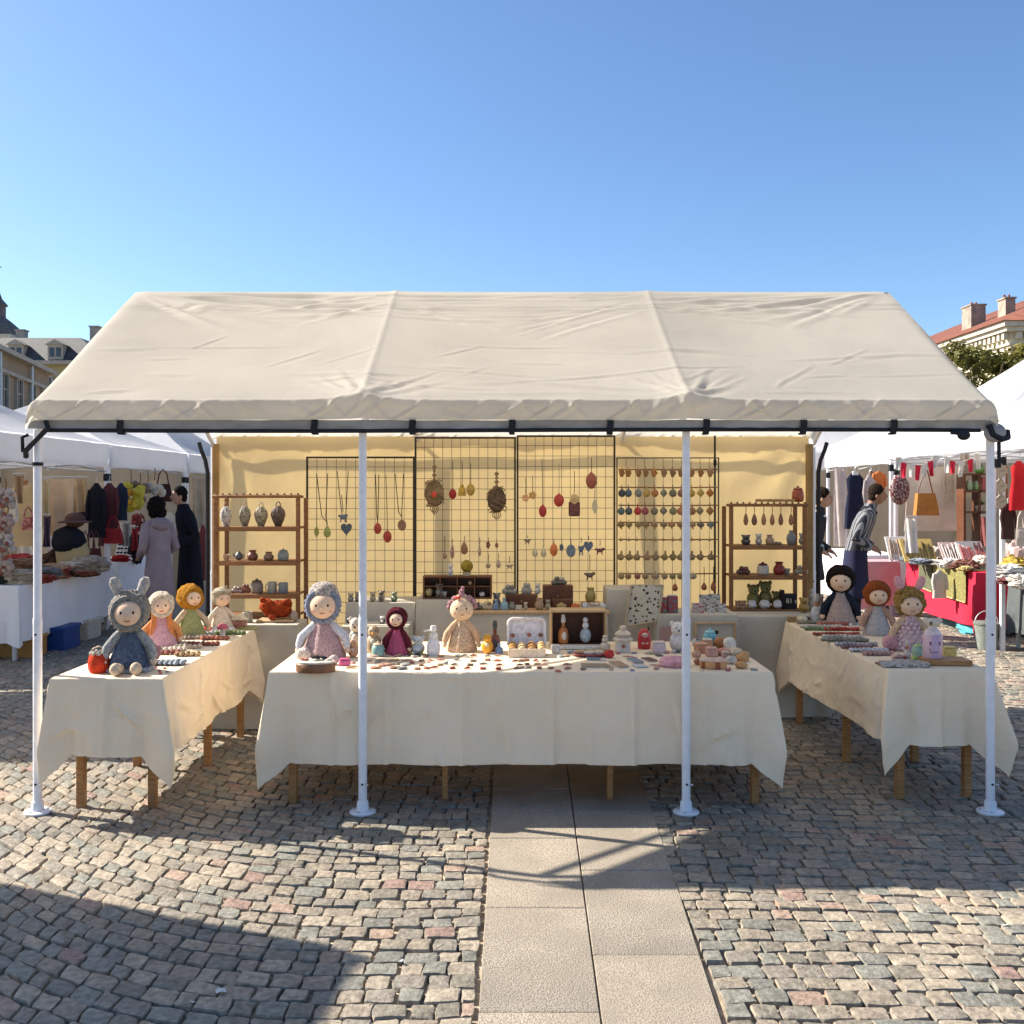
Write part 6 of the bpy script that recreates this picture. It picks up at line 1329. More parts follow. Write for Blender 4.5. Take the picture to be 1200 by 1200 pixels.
stall(4.95, 5.6, 14.0, 15.6, .78, .7, M_tcloth, 'white covered stall table behind the man in the striped shirt', 25)
stall(4.75, 5.25, 13.3, 13.75, .74, .6, fabric((.5, .3, .32)), 'small stall table with pale pink cloth beside the red one', 26)
def pat(u, Y, z): return Vector(((u - 600) / F * Y, Y, z))
def heap(u, Y, z, w, d, h, c, label, cat='clothes', name='folded_garment', group='folded goods on the left stall', n=3, seed=0, mm=None):
    m = MB()
    for k in range(n): m.ball((rnd.uniform(-.04, .04), rnd.uniform(-.03, .03), h * (k + .45) / n), (w / 2 * rnd.uniform(.75, 1.0), d / 2 * rnd.uniform(.8, 1), h / n * .85), 24, 0, .5, 9, seed + k)
    for k in range(3): m.tube([(rnd.uniform(-.4, .0) * w, -d * .45, h * rnd.uniform(.2, .6)), (rnd.uniform(-.1, .2) * w, -d * .3, h * rnd.uniform(.7, 1.05)), (rnd.uniform(.1, .45) * w, d * .1, h * rnd.uniform(.6, 1))], [h * .12, h * .2, h * .1], 8)
    one(m, name, mm or fabric(c), label, cat, pat(u, Y, z), group, rnd.uniform(-.3, .3))
for k, (u, Y, w, d, h, c, lb) in enumerate(((12, 9.95, .42, .3, .10, (.06, .07, .05), 'dark green folded cloth pile at the left end of the stall table'), (25, 9.9, .30, .25, .13, (.45, .38, .3), 'cream folded cloth on the dark green pile'), (33, 10.4, .35, .3, .20, (.22, .12, .07), 'brown folded bags behind the first post'), (52, 10.3, .34, .3, .12, (.18, .18, .17), 'grey folded jumper right of the first post'), (50, 10.0, .25, .18, .07, (.30, .06, .045), 'dark red scarf hanging over the edge of the stall table'), (62, 10.5, .3, .3, .14, (.40, .24, .14), 'tan folded scarf in the middle of the stall table'), (72, 10.6, .22, .24, .11, (.35, .09, .06), 'rust red scarf on the stall table'), (84, 10.9, .4, .35, .13, (.5, .42, .33), 'cream folded scarves, long pile on the stall table'), (97, 11.1, .34, .35, .17, (.42, .34, .26), 'beige folded scarves at the right of the stall table'), (110, 11.5, .34, .35, .16, (.46, .4, .33), 'light beige folded pile at the end of the stall table'), (100, 10.7, .3, .2, .06, (.25, .1, .06), 'low rust brown cloth at the front of the beige piles'), (66, 11.3, .4, .3, .22, (.08, .04, .025), 'dark brown leather bags at the back of the stall table'), (20, 10.7, .35, .3, .22, (.36, .05, .045), 'red folded cloth at the back of the left stall'))):
    heap(u, Y, .765, w, d, h, c, lb, seed=k * 3)
def garment(u, v0, v1, wpx, Y, c, label, cat='garment', kind='coat', rz=0, group='clothes hung at the left stall', c2=None, mm=None, name=None):
    """hung from v0 down to v1"""
    s = Y / F; w = wpx * s; h = (v1 - v0) * s; p_ = at(u, v1, Y)
    t = T(name or {'coat': 'hanging_coat', 'cloth': 'hanging_cloth', 'dress': 'hanging_dress', 'bag': 'handbag'}.get(kind, 'hanging_garment'), label, cat, p_, group, rz)
    m1 = mm or fabric(c); m2_ = fabric(c2) if c2 else m1
    if kind in ('coat', 'dress'):
        m = MB(); k_ = .62 if kind == 'coat' else .8
        m.lathe([(w * .5, 0), (w * .47, h * .35), (w * (.36 if kind == 'dress' else .42), h * .62), (w * .43, h * .86), (w * .2, h * .96), (w * .1, h)], n=24, sy=.35, fn=lambda a, z: 1 + .06 * math.sin(a * 7) * (1 - z / h)); m.build('body', m1, t)
        if kind == 'coat':
            for s_ in (-1, 1): m = MB(); m.tube([(s_ * w * .38, 0, h * .87), (s_ * w * .52, -.01, h * .6), (s_ * w * .5, -.03, h * .3)], [w * .12, w * .11, w * .09], 10); m.build('sleeve', m1, t)
        m = MB(); m.lathe([(w * .22, h * .93), (w * .13, h * 1.0), (w * .11, h * .99)], n=16, sy=.5); m.build('collar', m2_, t)
        m = MB(); m.tube([(0, 0, h), (0, 0, h + .05), (.015, 0, h + .07), (.0, 0, h + .085)], .004, 5); m.build('hanger', M_steel, t)
    elif kind == 'cloth':
        m = MB(); m.sheet(lambda a, b: (w * (a - .5) * (1 - .08 * math.sin(b * 3)), .03 * math.sin(a * 11 + b * 2) * (1 - .6 * b), h * b - .02 * math.sin(a * PI) * b), 20, 10, 0, .006); m.build('fabric', m1, t)
        m = MB(); m.tube([(-w / 2, 0, h + .01), (w / 2, 0, h + .01)], .008, 6); m.build('rod', M_steel, t)
    elif kind == 'bag':
        bh = h * .55; m = MB(); m.lathe([(0, 0), (w * .46, 0), (w * .5, bh * .1), (w * .46, bh * .7), (w * .38, bh), (0, bh)], n=20, sy=.32); m.build('body', m1, t)
        m = MB(); m.tube([(-w * .33, 0, bh * .9), (-w * .22, 0, h * .85), (0, 0, h), (w * .22, 0, h * .85), (w * .33, 0, bh * .9)], .009, 6); m.build('strap', m2_, t)
        m = MB(); m.box((0, -w * .155, bh * .62), (w * .7, .012, bh * .5), 0, .005); m.build('flap', m1, t)
    return t
# left stall hangings
garment(28, 563, 640, 34, 11.3, (.46, .34, .19), 'tan tunic hung at the left stall behind the first pole', kind='coat', c2=(.3, .14, .06))
garment(33, 594, 621, 16, 11.0, (.24, .05, .05), 'dark red patterned shoulder bag over the tan tunic', 'bag', 'bag', mm=mottled((.25, .05, .05), (.42, .2, .17), 30))
garment(53, 562, 620, 13, 11.25, (.50, .40, .24), 'narrow beige strip with a rust edge left of the beige cloth', kind='cloth', c2=(.3, .1, .04))
garment(70, 560, 628, 34, 11.6, (.62, .45, .30), 'large plain beige cloth hung from its top corners at the left stall', 'cloth', 'cloth')
garment(94, 560, 600, 17, 11.9, (.48, .34, .2), 'short tan cloth beside the large beige cloth', 'cloth', 'cloth')
garment(55, 604, 641, 9, 11.1, (.07, .05, .08), 'dark purple scarf hanging below the beige strip', 'scarf', 'cloth')
garment(30, 612, 650, 20, 11.7, (.68, .64, .6), 'white scarf hung low behind the first pole', 'scarf', 'cloth')
garment(113, 566, 630, 20, 11.9, (.012, .013, .02), 'long black coat hung at the left stall', 'coat', 'coat')
garment(128, 566, 620, 20, 12.05, (.10, .03, .035), 'dark maroon coat beside the long black coat', 'coat', 'coat')
garment(142, 566, 610, 14, 12.2, (.03, .04, .065), 'short navy coat right of the maroon coat', 'coat', 'coat')
garment(133, 605, 637, 23, 12.0, (.32, .03, .035), 'red leather handbag above the white covered table', 'bag', 'bag')
garment(191, 550, 588, 21, 13.6, (.05, .022, .022), 'dark brown handbag with tall handles hung above the shoppers', 'bag', 'bag')
garment(165, 602, 623, 14, 13.2, (.10, .025, .02), 'maroon shoulder bag hung below the yellow flowers', 'bag', 'bag')
garment(120, 610, 640, 10, 12.15, (.20, .09, .11), 'mauve scarf hanging under the long black coat', 'scarf', 'cloth')
garment(97, 586, 610, 14, 12.0, (.05, .03, .045), 'dark purple hat bag beside the black coat', 'bag', 'bag', mm=fabric((.06, .03, .05)))
def bunch(u, v, Y, n, c, label, cat, name, sp=.12, r=.05, group='hung decorations of the left stall', c2=None):
    t = T(name, label, cat, at(u, v, Y), group); q = MB(); r_ = random.Random(u)
    for k in range(n): q.ball((r_.uniform(-sp, sp) * .7, r_.uniform(-.06, .06), r_.uniform(-sp, sp)), r * r_.uniform(.6, 1.2), 9, 0, .3, 8, k)
    for k in range(5 if c2 else 0): q.ball((r_.uniform(-sp, sp) * .6, -.06, r_.uniform(-sp, sp) * .8), r * .6, 8, 1)
    q.build('bunch', [felt(c), felt(c2 or c)], t)
    q = MB(); q.tube([(0, 0, sp * .7), (.01, 0, sp * 1.6), (0, 0, sp * 2.1)], .006, 5); q.build('string', felt((.2, .12, .06)), t)
bunch(153, 583, 12.7, 14, (.55, .45, .06), 'bunch of yellow dried flowers hung at the left stall', 'flowers', 'flower_bunch', .17, .07, c2=(.6, .3, .04))
bunch(164, 577, 12.9, 8, (.22, .15, .11), 'brown dried bunch right of the yellow flowers', 'flowers', 'flower_bunch', .12, .05)
bunch(173, 580, 13.0, 11, (.42, .38, .33), 'grey fluffy bunch hung above the woman shopper', 'flowers', 'flower_bunch', .15, .06)
bunch(181, 570, 13.3, 9, (.55, .48, .38), 'cream fluffy bunch left of the dark brown handbag', 'flowers', 'flower_bunch', .12, .06)
for k, (v, c, lb) in enumerate(((585, (.42, .36, .33), 'topmost'), (610, (.36, .27, .24), 'second'), (637, (.45, .4, .38), 'third'), (662, (.38, .3, .26), 'lowest'))):
    bunch(6 + 3 * (k % 2), v, 9.75, 12, c, '%s grey and white knitted cluster on the first post of the left stall' % lb, 'decoration', 'knitted_cluster', .10, .038, c2=(.25, .09, .07))
for (u, v0, v1, w, Y, c, lb, kd, ct) in ((43, 585, 620, 12, 11.4, (.36, .14, .05), 'rust orange pouch hung between the tan tunic and the beige strip', 'bag', 'bag'), (16, 575, 612, 12, 10.6, (.5, .45, .4), 'cream crocheted bag near the first post of the left stall', 'bag', 'bag'), (22, 556, 590, 12, 10.9, (.3, .2, .12), 'brown woven scarf near the first post of the left stall', 'cloth', 'scarf'), (62, 622, 652, 15, 12.0, (.66, .63, .6), 'white apron hung below the large beige cloth', 'cloth', 'apron'), (103, 566, 592, 11, 12.1, (.55, .42, .27), 'small tan vest left of the long black coat', 'coat', 'garment'), (148, 612, 640, 9, 12.4, (.42, .39, .33), 'cream scarf hung right of the red handbag', 'cloth', 'scarf'), (158, 618, 645, 8, 12.6, (.35, .04, .05), 'narrow red scarf right of the cream one', 'cloth', 'scarf'), (199, 600, 640, 12, 14.6, (.5, .46, .4), 'pale blouse hung behind the two shoppers', 'coat', 'garment'), (233, 560, 620, 16, 16.5, (.42, .36, .28), 'beige curtain hung beside the yellow back cloth', 'cloth', 'cloth'), (238, 615, 680, 10, 14.5, (.2, .05, .05), 'dark red coat hung beside the yellow back cloth', 'coat', 'coat')):
    garment(u, v0, v1, w, Y, c, lb, ct, kd)
# hat stand and bust
hs = T('hat_stand', 'tan display bust with a black cap and shawl on the left stall table', 'bust', pat(85, 11.2, .765), None)
m = MB(); m.lathe([(.16, 0), (.17, .1), (.19, .25), (.15, .34), (.06, .38), (.05, .44)], n=20, sy=.7); m.build('bust', fabric((.42, .33, .17)), hs)
m = MB(); m.ball((-.03, -.02, .36), (.19, .15, .17), 16, 0, .15, 5, 2); m.build('shawl', fabric((.012, .012, .016)), hs)
m = MB(); m.ball((.03, 0, .60), (.11, .11, .09), 14); m.lathe([(.18, .57), (.185, .58), (.1, .6)], (.03, 0, 0), 18); m.build('hat', fabric((.10, .05, .045)), hs)
m = MB(); m.lathe([(.03, .40), (.03, .54)], (.03, 0, 0), 10); m.build('neck', M_woodd, hs)
for k, (u, c) in enumerate(((100, (.12, .05, .055)), (107, (.15, .08, .08)), (113, (.10, .03, .04)))):
    garment(u, 622, 668, 13, 11.85 - .1 * k, c, ('maroon purse hung right of the display bust', 'mauve brown purse between two maroon ones', 'darkest maroon purse by the black coat')[k], 'bag', 'bag')
# boxes under the left stall
def crate(pos, w, d, h, c, label, name='crate', rz=0, rim=True):
    t = T(name, label, 'box', pos, 'boxes under the stalls', rz); m = MB(); m.box((0, 0, h / 2), (w, d, h), 0, .01); m.build('body', paint(c, .5), t)
    m = MB()
    for (x, y, a, b) in ((0, -d / 2, w + .02, .02), (0, d / 2, w + .02, .02), (-w / 2, 0, .02, d - .02), (w / 2, 0, .02, d - .02)): m.box((x, y, h - .012), (a, b, .03), 0, .003)
    m.build('rim', paint(tuple(q * 1.25 for q in c), .5), t)
    m = MB(); m.box((0, -d / 2 - .004, h * .72), (w * .3, .01, h * .12), 0, .003); m.build('grip', paint(tuple(q * .5 for q in c), .5), t)
crate(pat(68, 10.5, 0), .30, .4, .26, (.012, .045, .20), 'blue plastic crate under the white clothed stall table')
crate(pat(96, 11.25, 0), .30, .36, .24, (.48, .46, .4), 'white plastic crate under the stall table right of the blue one')
crate(pat(28, 10.05, 0), .34, .3, .22, (.36, .19, .05), 'ochre cardboard box under the stall table behind the first pole', 'cardboard_box')
# left second table goods
for k, (u, v, w, h, c, lb) in enumerate(((145, 660, .24, .07, (.42, .03, .03), 'red folded cloth on the white covered table below the handbag'), (160, 668, .12, .3, (.02, .02, .025), 'black bag standing at the end of the white covered table'))):
    heap(u, 12.5 + k * .3, .805, w, .2, h, c, lb, n=2, seed=50 + k)
sg = T('eyewear_rack', 'slanted black and white rack of spectacles on the white covered stall table', 'rack', pat(147, 12.75, .80)); m = MB(); m.M = Matrix.Rotation(R(-30), 4, 'X'); m.box((0, 0, .2), (.30, .015, .28), 0, .004)
m.build('board', paint((.6, .6, .6), .5), sg); m = MB(); m.M = Matrix.Rotation(R(-30), 4, 'X')
for j in range(4):
    for k in range(3):
        m = MB(); m.M = Matrix.Rotation(R(-30), 4, 'X')
        for s_ in (-.022, .022): m.ball((-.095 + .095 * k + s_, -.014, .10 + .06 * j), (.021, .008, .014), 8)
        m.tube([(-.11 + .095 * k, -.016, .105 + .06 * j), (-.08 + .095 * k, -.016, .105 + .06 * j)], .003, 4)
        m.build('spectacles', M_eye, sg)
wsh = T('shelf_unit', 'white shelf unit with leather goods behind the woman shopper', 'shelf', pat(172, 14.0, 0)); m = MB()
for z in (.95, 1.2): m.box((0, 0, z), (.6, .3, .03))
for x in (-.3, .3): m.box((x, 0, .62), (.03, .3, 1.24))
m.build('frame', paint((.55, .54, .52), .5), wsh)
for k, (dx, c) in enumerate(((-.15, (.2, .04, .04)), (.05, (.1, .04, .03)), (.2, (.25, .06, .05)))):
    heap(172, 14.0, 1.216 if k != 1 else .966, .14, .14, .15, c, ('small red leather pouch on the white shelf unit', 'dark brown leather pouch on the lower white shelf', 'rust leather pouch on the white shelf unit')[k], 'bag', 'leather_pouch', n=2, seed=70 + k) if k == 1 else heap(172 + dx * 60, 14.0, 1.216, .14, .14, .13, c, ('small red leather pouch on the white shelf unit', '', 'rust leather pouch on the white shelf unit')[k], 'bag', 'leather_pouch', n=2, seed=70 + k)

# right stall
GRS = 'goods of the red clothed stall'
for k, (y0, y1, c, c2, drop, lb) in enumerate(((12.35, 12.75, (.13, .13, .075), (.10, .11, .07), .33, 'dark olive runner hanging over the red cloth'), (11.42, 12.3, (.27, .235, .085), (.19, .175, .06), .36, 'mustard green woven runner hanging over the red cloth'))):
    t = T('table_runner', lb, 'cloth', (5.32, (y0 + y1) / 2, .77), GRS); q = MB(); xo = 5.285 - .006 * k
    q.sheet(lambda u, v: (5.75 - (5.75 - xo) * min(1, v * 2) - .008 * math.sin(u * 9) * max(0, v * 2 - 1), y0 + (y1 - y0) * u, .772 + .002 * k if v < .5 else .772 - drop * (v - .5) * 2 + .03 * (u - .5)), 20, 16, 0, .004)
    q.build('weave', mat('runner %d' % k, c, .95, .15, 18, .6, 90, kind='knit', col2=c2, pat='blotch', psc=45), t, world=True)
    q = MB(); q.tube([(xo - .006, y0, .772 - drop - .015), (xo - .006, y1, .772 - drop + .015)], .008, 5); q.build('fringe', fabric((.42, .36, .2)), t, world=True)
garment(1101, 668, 701, 16, 11.75, (.55, .52, .46), 'small white and grey apron hung on the front of the red cloth', 'apron', 'coat', group=GRS, mm=fabric((.55, .52, .46)))
garment(1094, 545, 622, 68, 13.05, (.66, .58, .48), 'large beige linen cloth hung behind the brown shoulder bag', 'cloth', 'cloth', group=GRS)
garment(1131, 520, 545, 10, 12.9, (.5, .42, .33), 'short beige pocket panel hung in front of the large linen cloth', 'cloth', 'cloth', group=GRS)
t = T('shoulder_bag', 'caramel brown leather shoulder bag hung on long thin straps', 'bag', at(1085, 604, 12.7), GRS); s = 12.7 / F
m = MB(); m.prism([(-13.5 * s, 0), (13.5 * s, 0), (13 * s, 8 * s), (9 * s, 26 * s), (-11 * s, 26 * s), (-12.5 * s, 8 * s)], -.05, .05); m.build('body', mat('caramel leather', (.36, .15, .03), .5, .12, 14, .15, 60), t)
m = MB(); m.tube([(-10 * s, 0, 26 * s), (-2 * s, 0, 52 * s), (0, 0, 54 * s), (2 * s, 0, 52 * s), (8 * s, 0, 26 * s)], .009, 6); m.build('strap', M_woodd, t)
for k, (u, v0, v1, w, Y, c, c2, lb, kd) in enumerate(((1002, 552, 620, 24, 14.2, (.015, .018, .04), (.6, .58, .56), 'dark navy dress with a white collar on a hanger', 'dress'), (1019, 556, 610, 14, 14.4, (.48, .42, .4), (.4, .35, .33), 'pale grey blouse right of the navy dress', 'coat'), (1030, 552, 578, 15, 14.5, (.55, .17, .05), (.5, .15, .05), 'short orange top hung above the man in the striped shirt', 'coat'), (1021, 552, 580, 10, 14.6, (.2, .14, .1), (.2, .14, .1), 'brown knitted top between the navy dress and the orange top', 'coat'), (1194, 540, 598, 22, 9.9, (.5, .02, .025), (.5, .02, .025), 'bright red dress hung at the right edge', 'dress'), (1181, 590, 632, 16, 10.0, (.06, .03, .025), (.06, .03, .025), 'dark brown coat hung beside the red dress', 'coat'), (985, 548, 640, 15, 15.2, (.56, .48, .44), None, 'long pale pink curtain behind the half hidden shopper', 'cloth'))):
    garment(u, v0, v1, w, Y, c, lb, 'dress' if kd == 'dress' else 'garment', kd, group=GRS, c2=c2)
t = T('cushion', 'dark red and black patterned round cushion hung beside the post', 'cushion', at(1054, 574, 12.2), GRS); s = 12.2 / F
m = MB(); m.ball((0, 0, 0), (12 * s, .07, 18 * s), 18); m.build('cover', mottled((.12, .02, .025), (.34, .26, .24), 45), t); m = MB(); m.tube([(0, 0, 17 * s), (0, 0, 24 * s)], .006, 5); m.build('loop', M_black, t)
# bunting
bt = T('bunting', 'string of red and white cloth flags along the front of the red table stall', 'bunting', (5.0, 11.5, 1.9), None)
FL = [(1053, 536, 'w'), (1059, 542, 'r'), (1068, 544, 'w'), (1076, 545, 'r'), (1083, 544, 'w'), (1090, 540, 'r'), (1096, 534, 'w'), (1110, 536, 'w'), (1116, 540, 'r'), (1127, 541, 'w'), (1137, 538, 'r'), (1145, 532, 'w')]
m = MB(); m.tube([at(u, v, 11.2) for u, v, c in FL], .006, 5); m.build('string', felt((.6, .55, .5)), bt, world=True)
for k, (u, v, c) in enumerate(FL):
    a = at(u - 3.4, v, 11.2); b = at(u + 3.4, v - .3, 11.2); lo = at(u - 1 + (k % 3), v + 15 + 3 * (k % 2), 11.2)
    m = MB(); m.sheet(lambda x, y: tuple(a.lerp(b, x).lerp(lo + Vector(((x - .5) * .045, .02 * math.sin(x * 6 + k), 0)), y)), 6, 6, 0, .003)
    m.build('flag', fabric((.62, .03, .06) if c == 'r' else (.68, .64, .58)), bt, world=True)
# shelf with plants
ps = T('plant_shelf', 'brown wooden shelf unit with jars and plants behind the red table', 'shelf', at(1144, 690, 12.4), GRS); ps.location.z = 0; s = 12.4 / F
m = MB()
for v in (556, 576, 600): m.box((0, 0, at(0, v, 12.4).z), (.36, .2, .025))
for x in (-.19, .19, 0): m.box((x, .0, .95), (.022 if x == 0 else .03, .2, 1.9))
m.build('frame', M_woodd, ps)
for k, (u, v, kd, c, c2, w, h, lb) in enumerate(((1136, 574.5, 'jar', (.25, .33, .2), (.5, .45, .4), 8, 14, 'pale green jar, left on the brown shelf unit'), (1146, 574.5, 'jar', (.18, .28, .12), (.4, .36, .3), 9, 13, 'green jar, middle of the brown shelf unit'), (1153, 575, 'box', (.3, .06, .07), (.3, .06, .07), 9, 15, 'dark pink book box on the brown shelf unit'), (1148, 554.5, 'pot', (.08, .2, .04), (.08, .2, .04), 11, 10, 'green pot on top of the brown shelf unit'))):
    q = at(u, v, 12.36); trinket(kd, 'shelf_jar' if kd == 'jar' else 'shelf_box' if kd == 'box' else 'plant_pot', lb, 'jar' if kd == 'jar' else 'box' if kd == 'box' else 'pot', (q.x, 12.36, at(0, 576 if v > 560 else 556, 12.4).z + .0125), w * s, h * s, c, c2, GRS, d=.1 if kd == 'box' else None)
pln = T('potted_plant', 'small green potted plant on the lowest brown shelf', 'plant', (at(1148, 600, 12.36).x, 12.36, at(0, 600, 12.4).z + .0125), GRS)
m = MB(); m.lathe([(.04, 0), (.055, .07), (0, .07)], n=12); m.build('pot', paint((.4, .36, .3)), pln); m = MB(); r_ = random.Random(4)
for k in range(40):
    a = r_.uniform(0, 6.28); e_ = r_.uniform(.2, 1.3); l_ = r_.uniform(.06, .12); d_ = Vector((math.cos(a) * math.cos(e_), math.sin(a) * math.cos(e_), math.sin(e_))); b_ = Vector((0, 0, .07)); sd_ = d_.cross(Vector((0, 0, 1))).normalized() * .014
    m.add([b_, b_ + d_ * l_ * .5 + sd_, b_ + d_ * l_, b_ + d_ * l_ * .5 - sd_], [(0, 1, 2, 3)])
m.build('foliage', fabric((.10, .2, .05)), pln)
for (u, v0, v1, w, Y, c, lb, kd, ct) in ((1162, 560, 600, 12, 11.5, (.55, .5, .42), 'cream tote bag hung left of the right pole', 'bag', 'bag'), (1176, 545, 590, 10, 10.6, (.36, .16, .08), 'rust brown scarf behind the diamond pot holders', 'cloth', 'scarf'), (1196, 600, 640, 12, 9.6, (.5, .42, .36), 'pale pink bag below the bright red dress', 'bag', 'bag'), (1068, 606, 648, 14, 12.6, (.68, .64, .6), 'white knitted shawl hung below the patterned cushion', 'cloth', 'scarf'), (1010, 600, 650, 16, 14.6, (.3, .26, .24), 'dark taupe coat hung behind the man in the striped shirt', 'coat', 'coat'), (1155, 605, 640, 10, 12.2, (.25, .09, .08), 'dark red scarf beside the plant shelf', 'cloth', 'scarf'), (1112, 548, 590, 12, 12.95, (.45, .36, .27), 'tan vest hung over the large linen cloth', 'coat', 'garment')):
    garment(u, v0, v1, w, Y, c, lb, ct, kd, group=GRS)
# goods on the red table
def display(u, Y, w, h, tilt, c, label, name, c2):
    t = T(name, label, 'display', pat(u, Y, .775), GRS); m = MB(); m.M = Matrix.Rotation(R(tilt), 4, 'X'); m.box((0, 0, h / 2 + .01), (w, .02, h), 0, .004); m.build('board', paint(c, .6), t)
    m = MB(); m.M = Matrix.Rotation(R(tilt), 4, 'X'); r_ = random.Random(u)
    for k in range(10): m.tube([(-w * .4 + w * .09 * k, -.014, h * r_.uniform(.1, .3)), (-w * .4 + w * .09 * k + r_.uniform(-.02, .02), -.02, h * r_.uniform(.6, .95))], .009, 5)
    m.build('pieces', felt(c2), t); m = MB(); m.tube([(0, .02 + math.sin(R(-tilt)) * h * .6, h * .6), (0, .25, .0)], .008, 5); m.build('prop', M_wood, t)
display(1080, 12.6, .42, .36, -38, (.50, .36, .12), 'slanted yellow wooden board hung with dark tools on the red stall', 'tool_board', (.06, .05, .03))
display(1056, 13.0, .30, .35, -32, (.62, .6, .58), 'slanted white display tray with knitted pieces beside the post', 'display_tray', (.4, .3, .22))
display(1125, 11.9, .34, .36, -40, (.45, .32, .3), 'slanted pinkish rack of ribbons on the red table', 'ribbon_rack', (.6, .54, .5))
display(1146, 11.7, .32, .40, -42, (.56, .5, .46), 'taller slanted pale rack with red pieces on the red table', 'ribbon_rack', (.3, .08, .08))
for k, (u, Y, w, d, h, c, lb) in enumerate(((1066, 13.0, .26, .3, .06, (.3, .33, .36), 'grey blue folded cloth at the far end of the red table'), (1080, 12.4, .3, .3, .06, (.22, .25, .3), 'slate blue folded cloth on the red table'), (1100, 12.3, .32, .3, .05, (.56, .53, .48), 'white folded cloth in the middle of the red table'), (1112, 11.9, .24, .2, .09, (.6, .57, .52), 'white lace heap on the red table'), (1122, 11.7, .2, .2, .07, (.16, .07, .05), 'dark brown shoes on the red table'), (1136, 11.6, .22, .2, .10, (.2, .09, .07), 'brown leather shoes at the front of the red table'), (1150, 11.6, .2, .2, .14, (.58, .52, .44), 'white woven basket heap at the near end of the red table'), (1130, 11.4, .16, .15, .04, (.5, .4, .18), 'yellow cloth at the near corner of the red table'), (1110, 12.9, .3, .2, .10, (.09, .05, .05), 'dark maroon case behind the ribbon racks'), (1096, 12.9, .2, .2, .16, (.5, .46, .42), 'upright white books behind the tool board'))):
    heap(u, Y, .775, w, d, h, c, lb, 'goods', 'folded_cloth', GRS, 2, 90 + k)
for k, (u, Y, w, d, h, c, lb) in enumerate(((1178, 10.2, .3, .3, .16, (.52, .5, .47), 'white knitted heap on the dark grey table'), (1190, 10.3, .3, .3, .22, (.42, .30, .06), 'ochre yellow box heap on the dark grey table'), (1186, 10.0, .3, .25, .06, (.22, .08, .08), 'dark red cloth at the front of the dark grey table'), (1196, 9.7, .22, .22, .10, (.55, .5, .44), 'white gloves at the edge of the dark grey table'), (1192, 10.45, .3, .2, .34, (.56, .4, .37), 'pale pink shawl heap at the back of the dark grey table'))):
    heap(u, Y, .755, w, d, h, c, lb, 'goods', 'folded_cloth', 'goods of the dark grey table', 2, 120 + k)
for k, (u, v, lb) in enumerate(((1172, 552, 'upper'), (1172, 570, 'middle'), (1173, 588, 'lower'))):
    t = T('pot_holder', lb + ' one of three beige diamond pot holders hung behind the right pole', 'pot holder', at(u, v, 10.3), 'diamond pot holders at the right edge'); m = MB(); m.prism([(0, -.09), (.09, 0), (0, .09), (-.09, 0)], -.008, .008); m.build('cloth', mottled((.46, .42, .31), (.3, .26, .18), 40), t); m = MB(); m.tube([(0, 0, .09), (0, 0, .13)], .004, 5); m.build('loop', felt((.4, .3, .2)), t)
bn = T('waste_bin', 'grey green waste bin with a wire handle at the end of the red table', 'bin', at(1156, 763, 10.45), None); bn.location.z = 0
m = MB(); m.lathe([(0, 0), (.10, 0), (.125, .29), (.118, .29), (.095, .02), (0, .02)], n=24); m.build('body', paint((.22, .24, .21), .5), bn)
m = MB(); m.lathe([(.126, .275), (.132, .28), (.132, .30), (.124, .305)], n=24); m.build('rim', paint((.16, .17, .15), .5), bn); m = MB(); m.tube([(-.125 * math.cos(a), 0, .29 + .13 * math.sin(a)) for a in [PI * k / 12 for k in range(13)]], .005, 5); m.build('handle', M_steel, bn)
crate((5.62, 12.25, 0), .35, .8, .2, (.03, .10, .13), 'dark teal crate under the red clothed table')
t = T('plastic_bag', 'crumpled bright cyan plastic bag under the red clothed table', 'bag', (5.42, 11.6, 0)); m = MB(); m.ball((0, 0, .07), (.12, .26, .085), 16, 0, .35, 8, 4); m.build('bag', mat('cyan plastic', (.1, .42, .52), .3, .15, 12, .5, 20), t); m = MB(); m.ball((.02, .2, .13), (.05, .08, .04), 10, 0, .4, 8, 2); m.build('knot', mat('cyan plastic', (.1, .42, .52)), t)
ch = T('folding_chair', 'folding chair with thin white legs behind the dark grey table', 'chair', (5.55, 9.0, 0)); m = MB(); m.box((0, 0, .44), (.4, .38, .025), 0, .006); m.build('seat', paint((.1, .1, .1)), ch)
m = MB(); m.box((0, .2, .72), (.38, .02, .2), 0, .006); m.build('backrest', paint((.1, .1, .1)), ch)
for a in ((-.18, -.2, .18), (.18, -.2, .18), (-.18, .2, -.18), (.18, .2, -.18)): m = MB(); m.tube([(a[0], a[1], .0), (a[0], a[2] if a[1] < 0 else a[2], .44 if a[1] > 0 else .8)], .011, 6); m.build('leg', M_pole, ch)

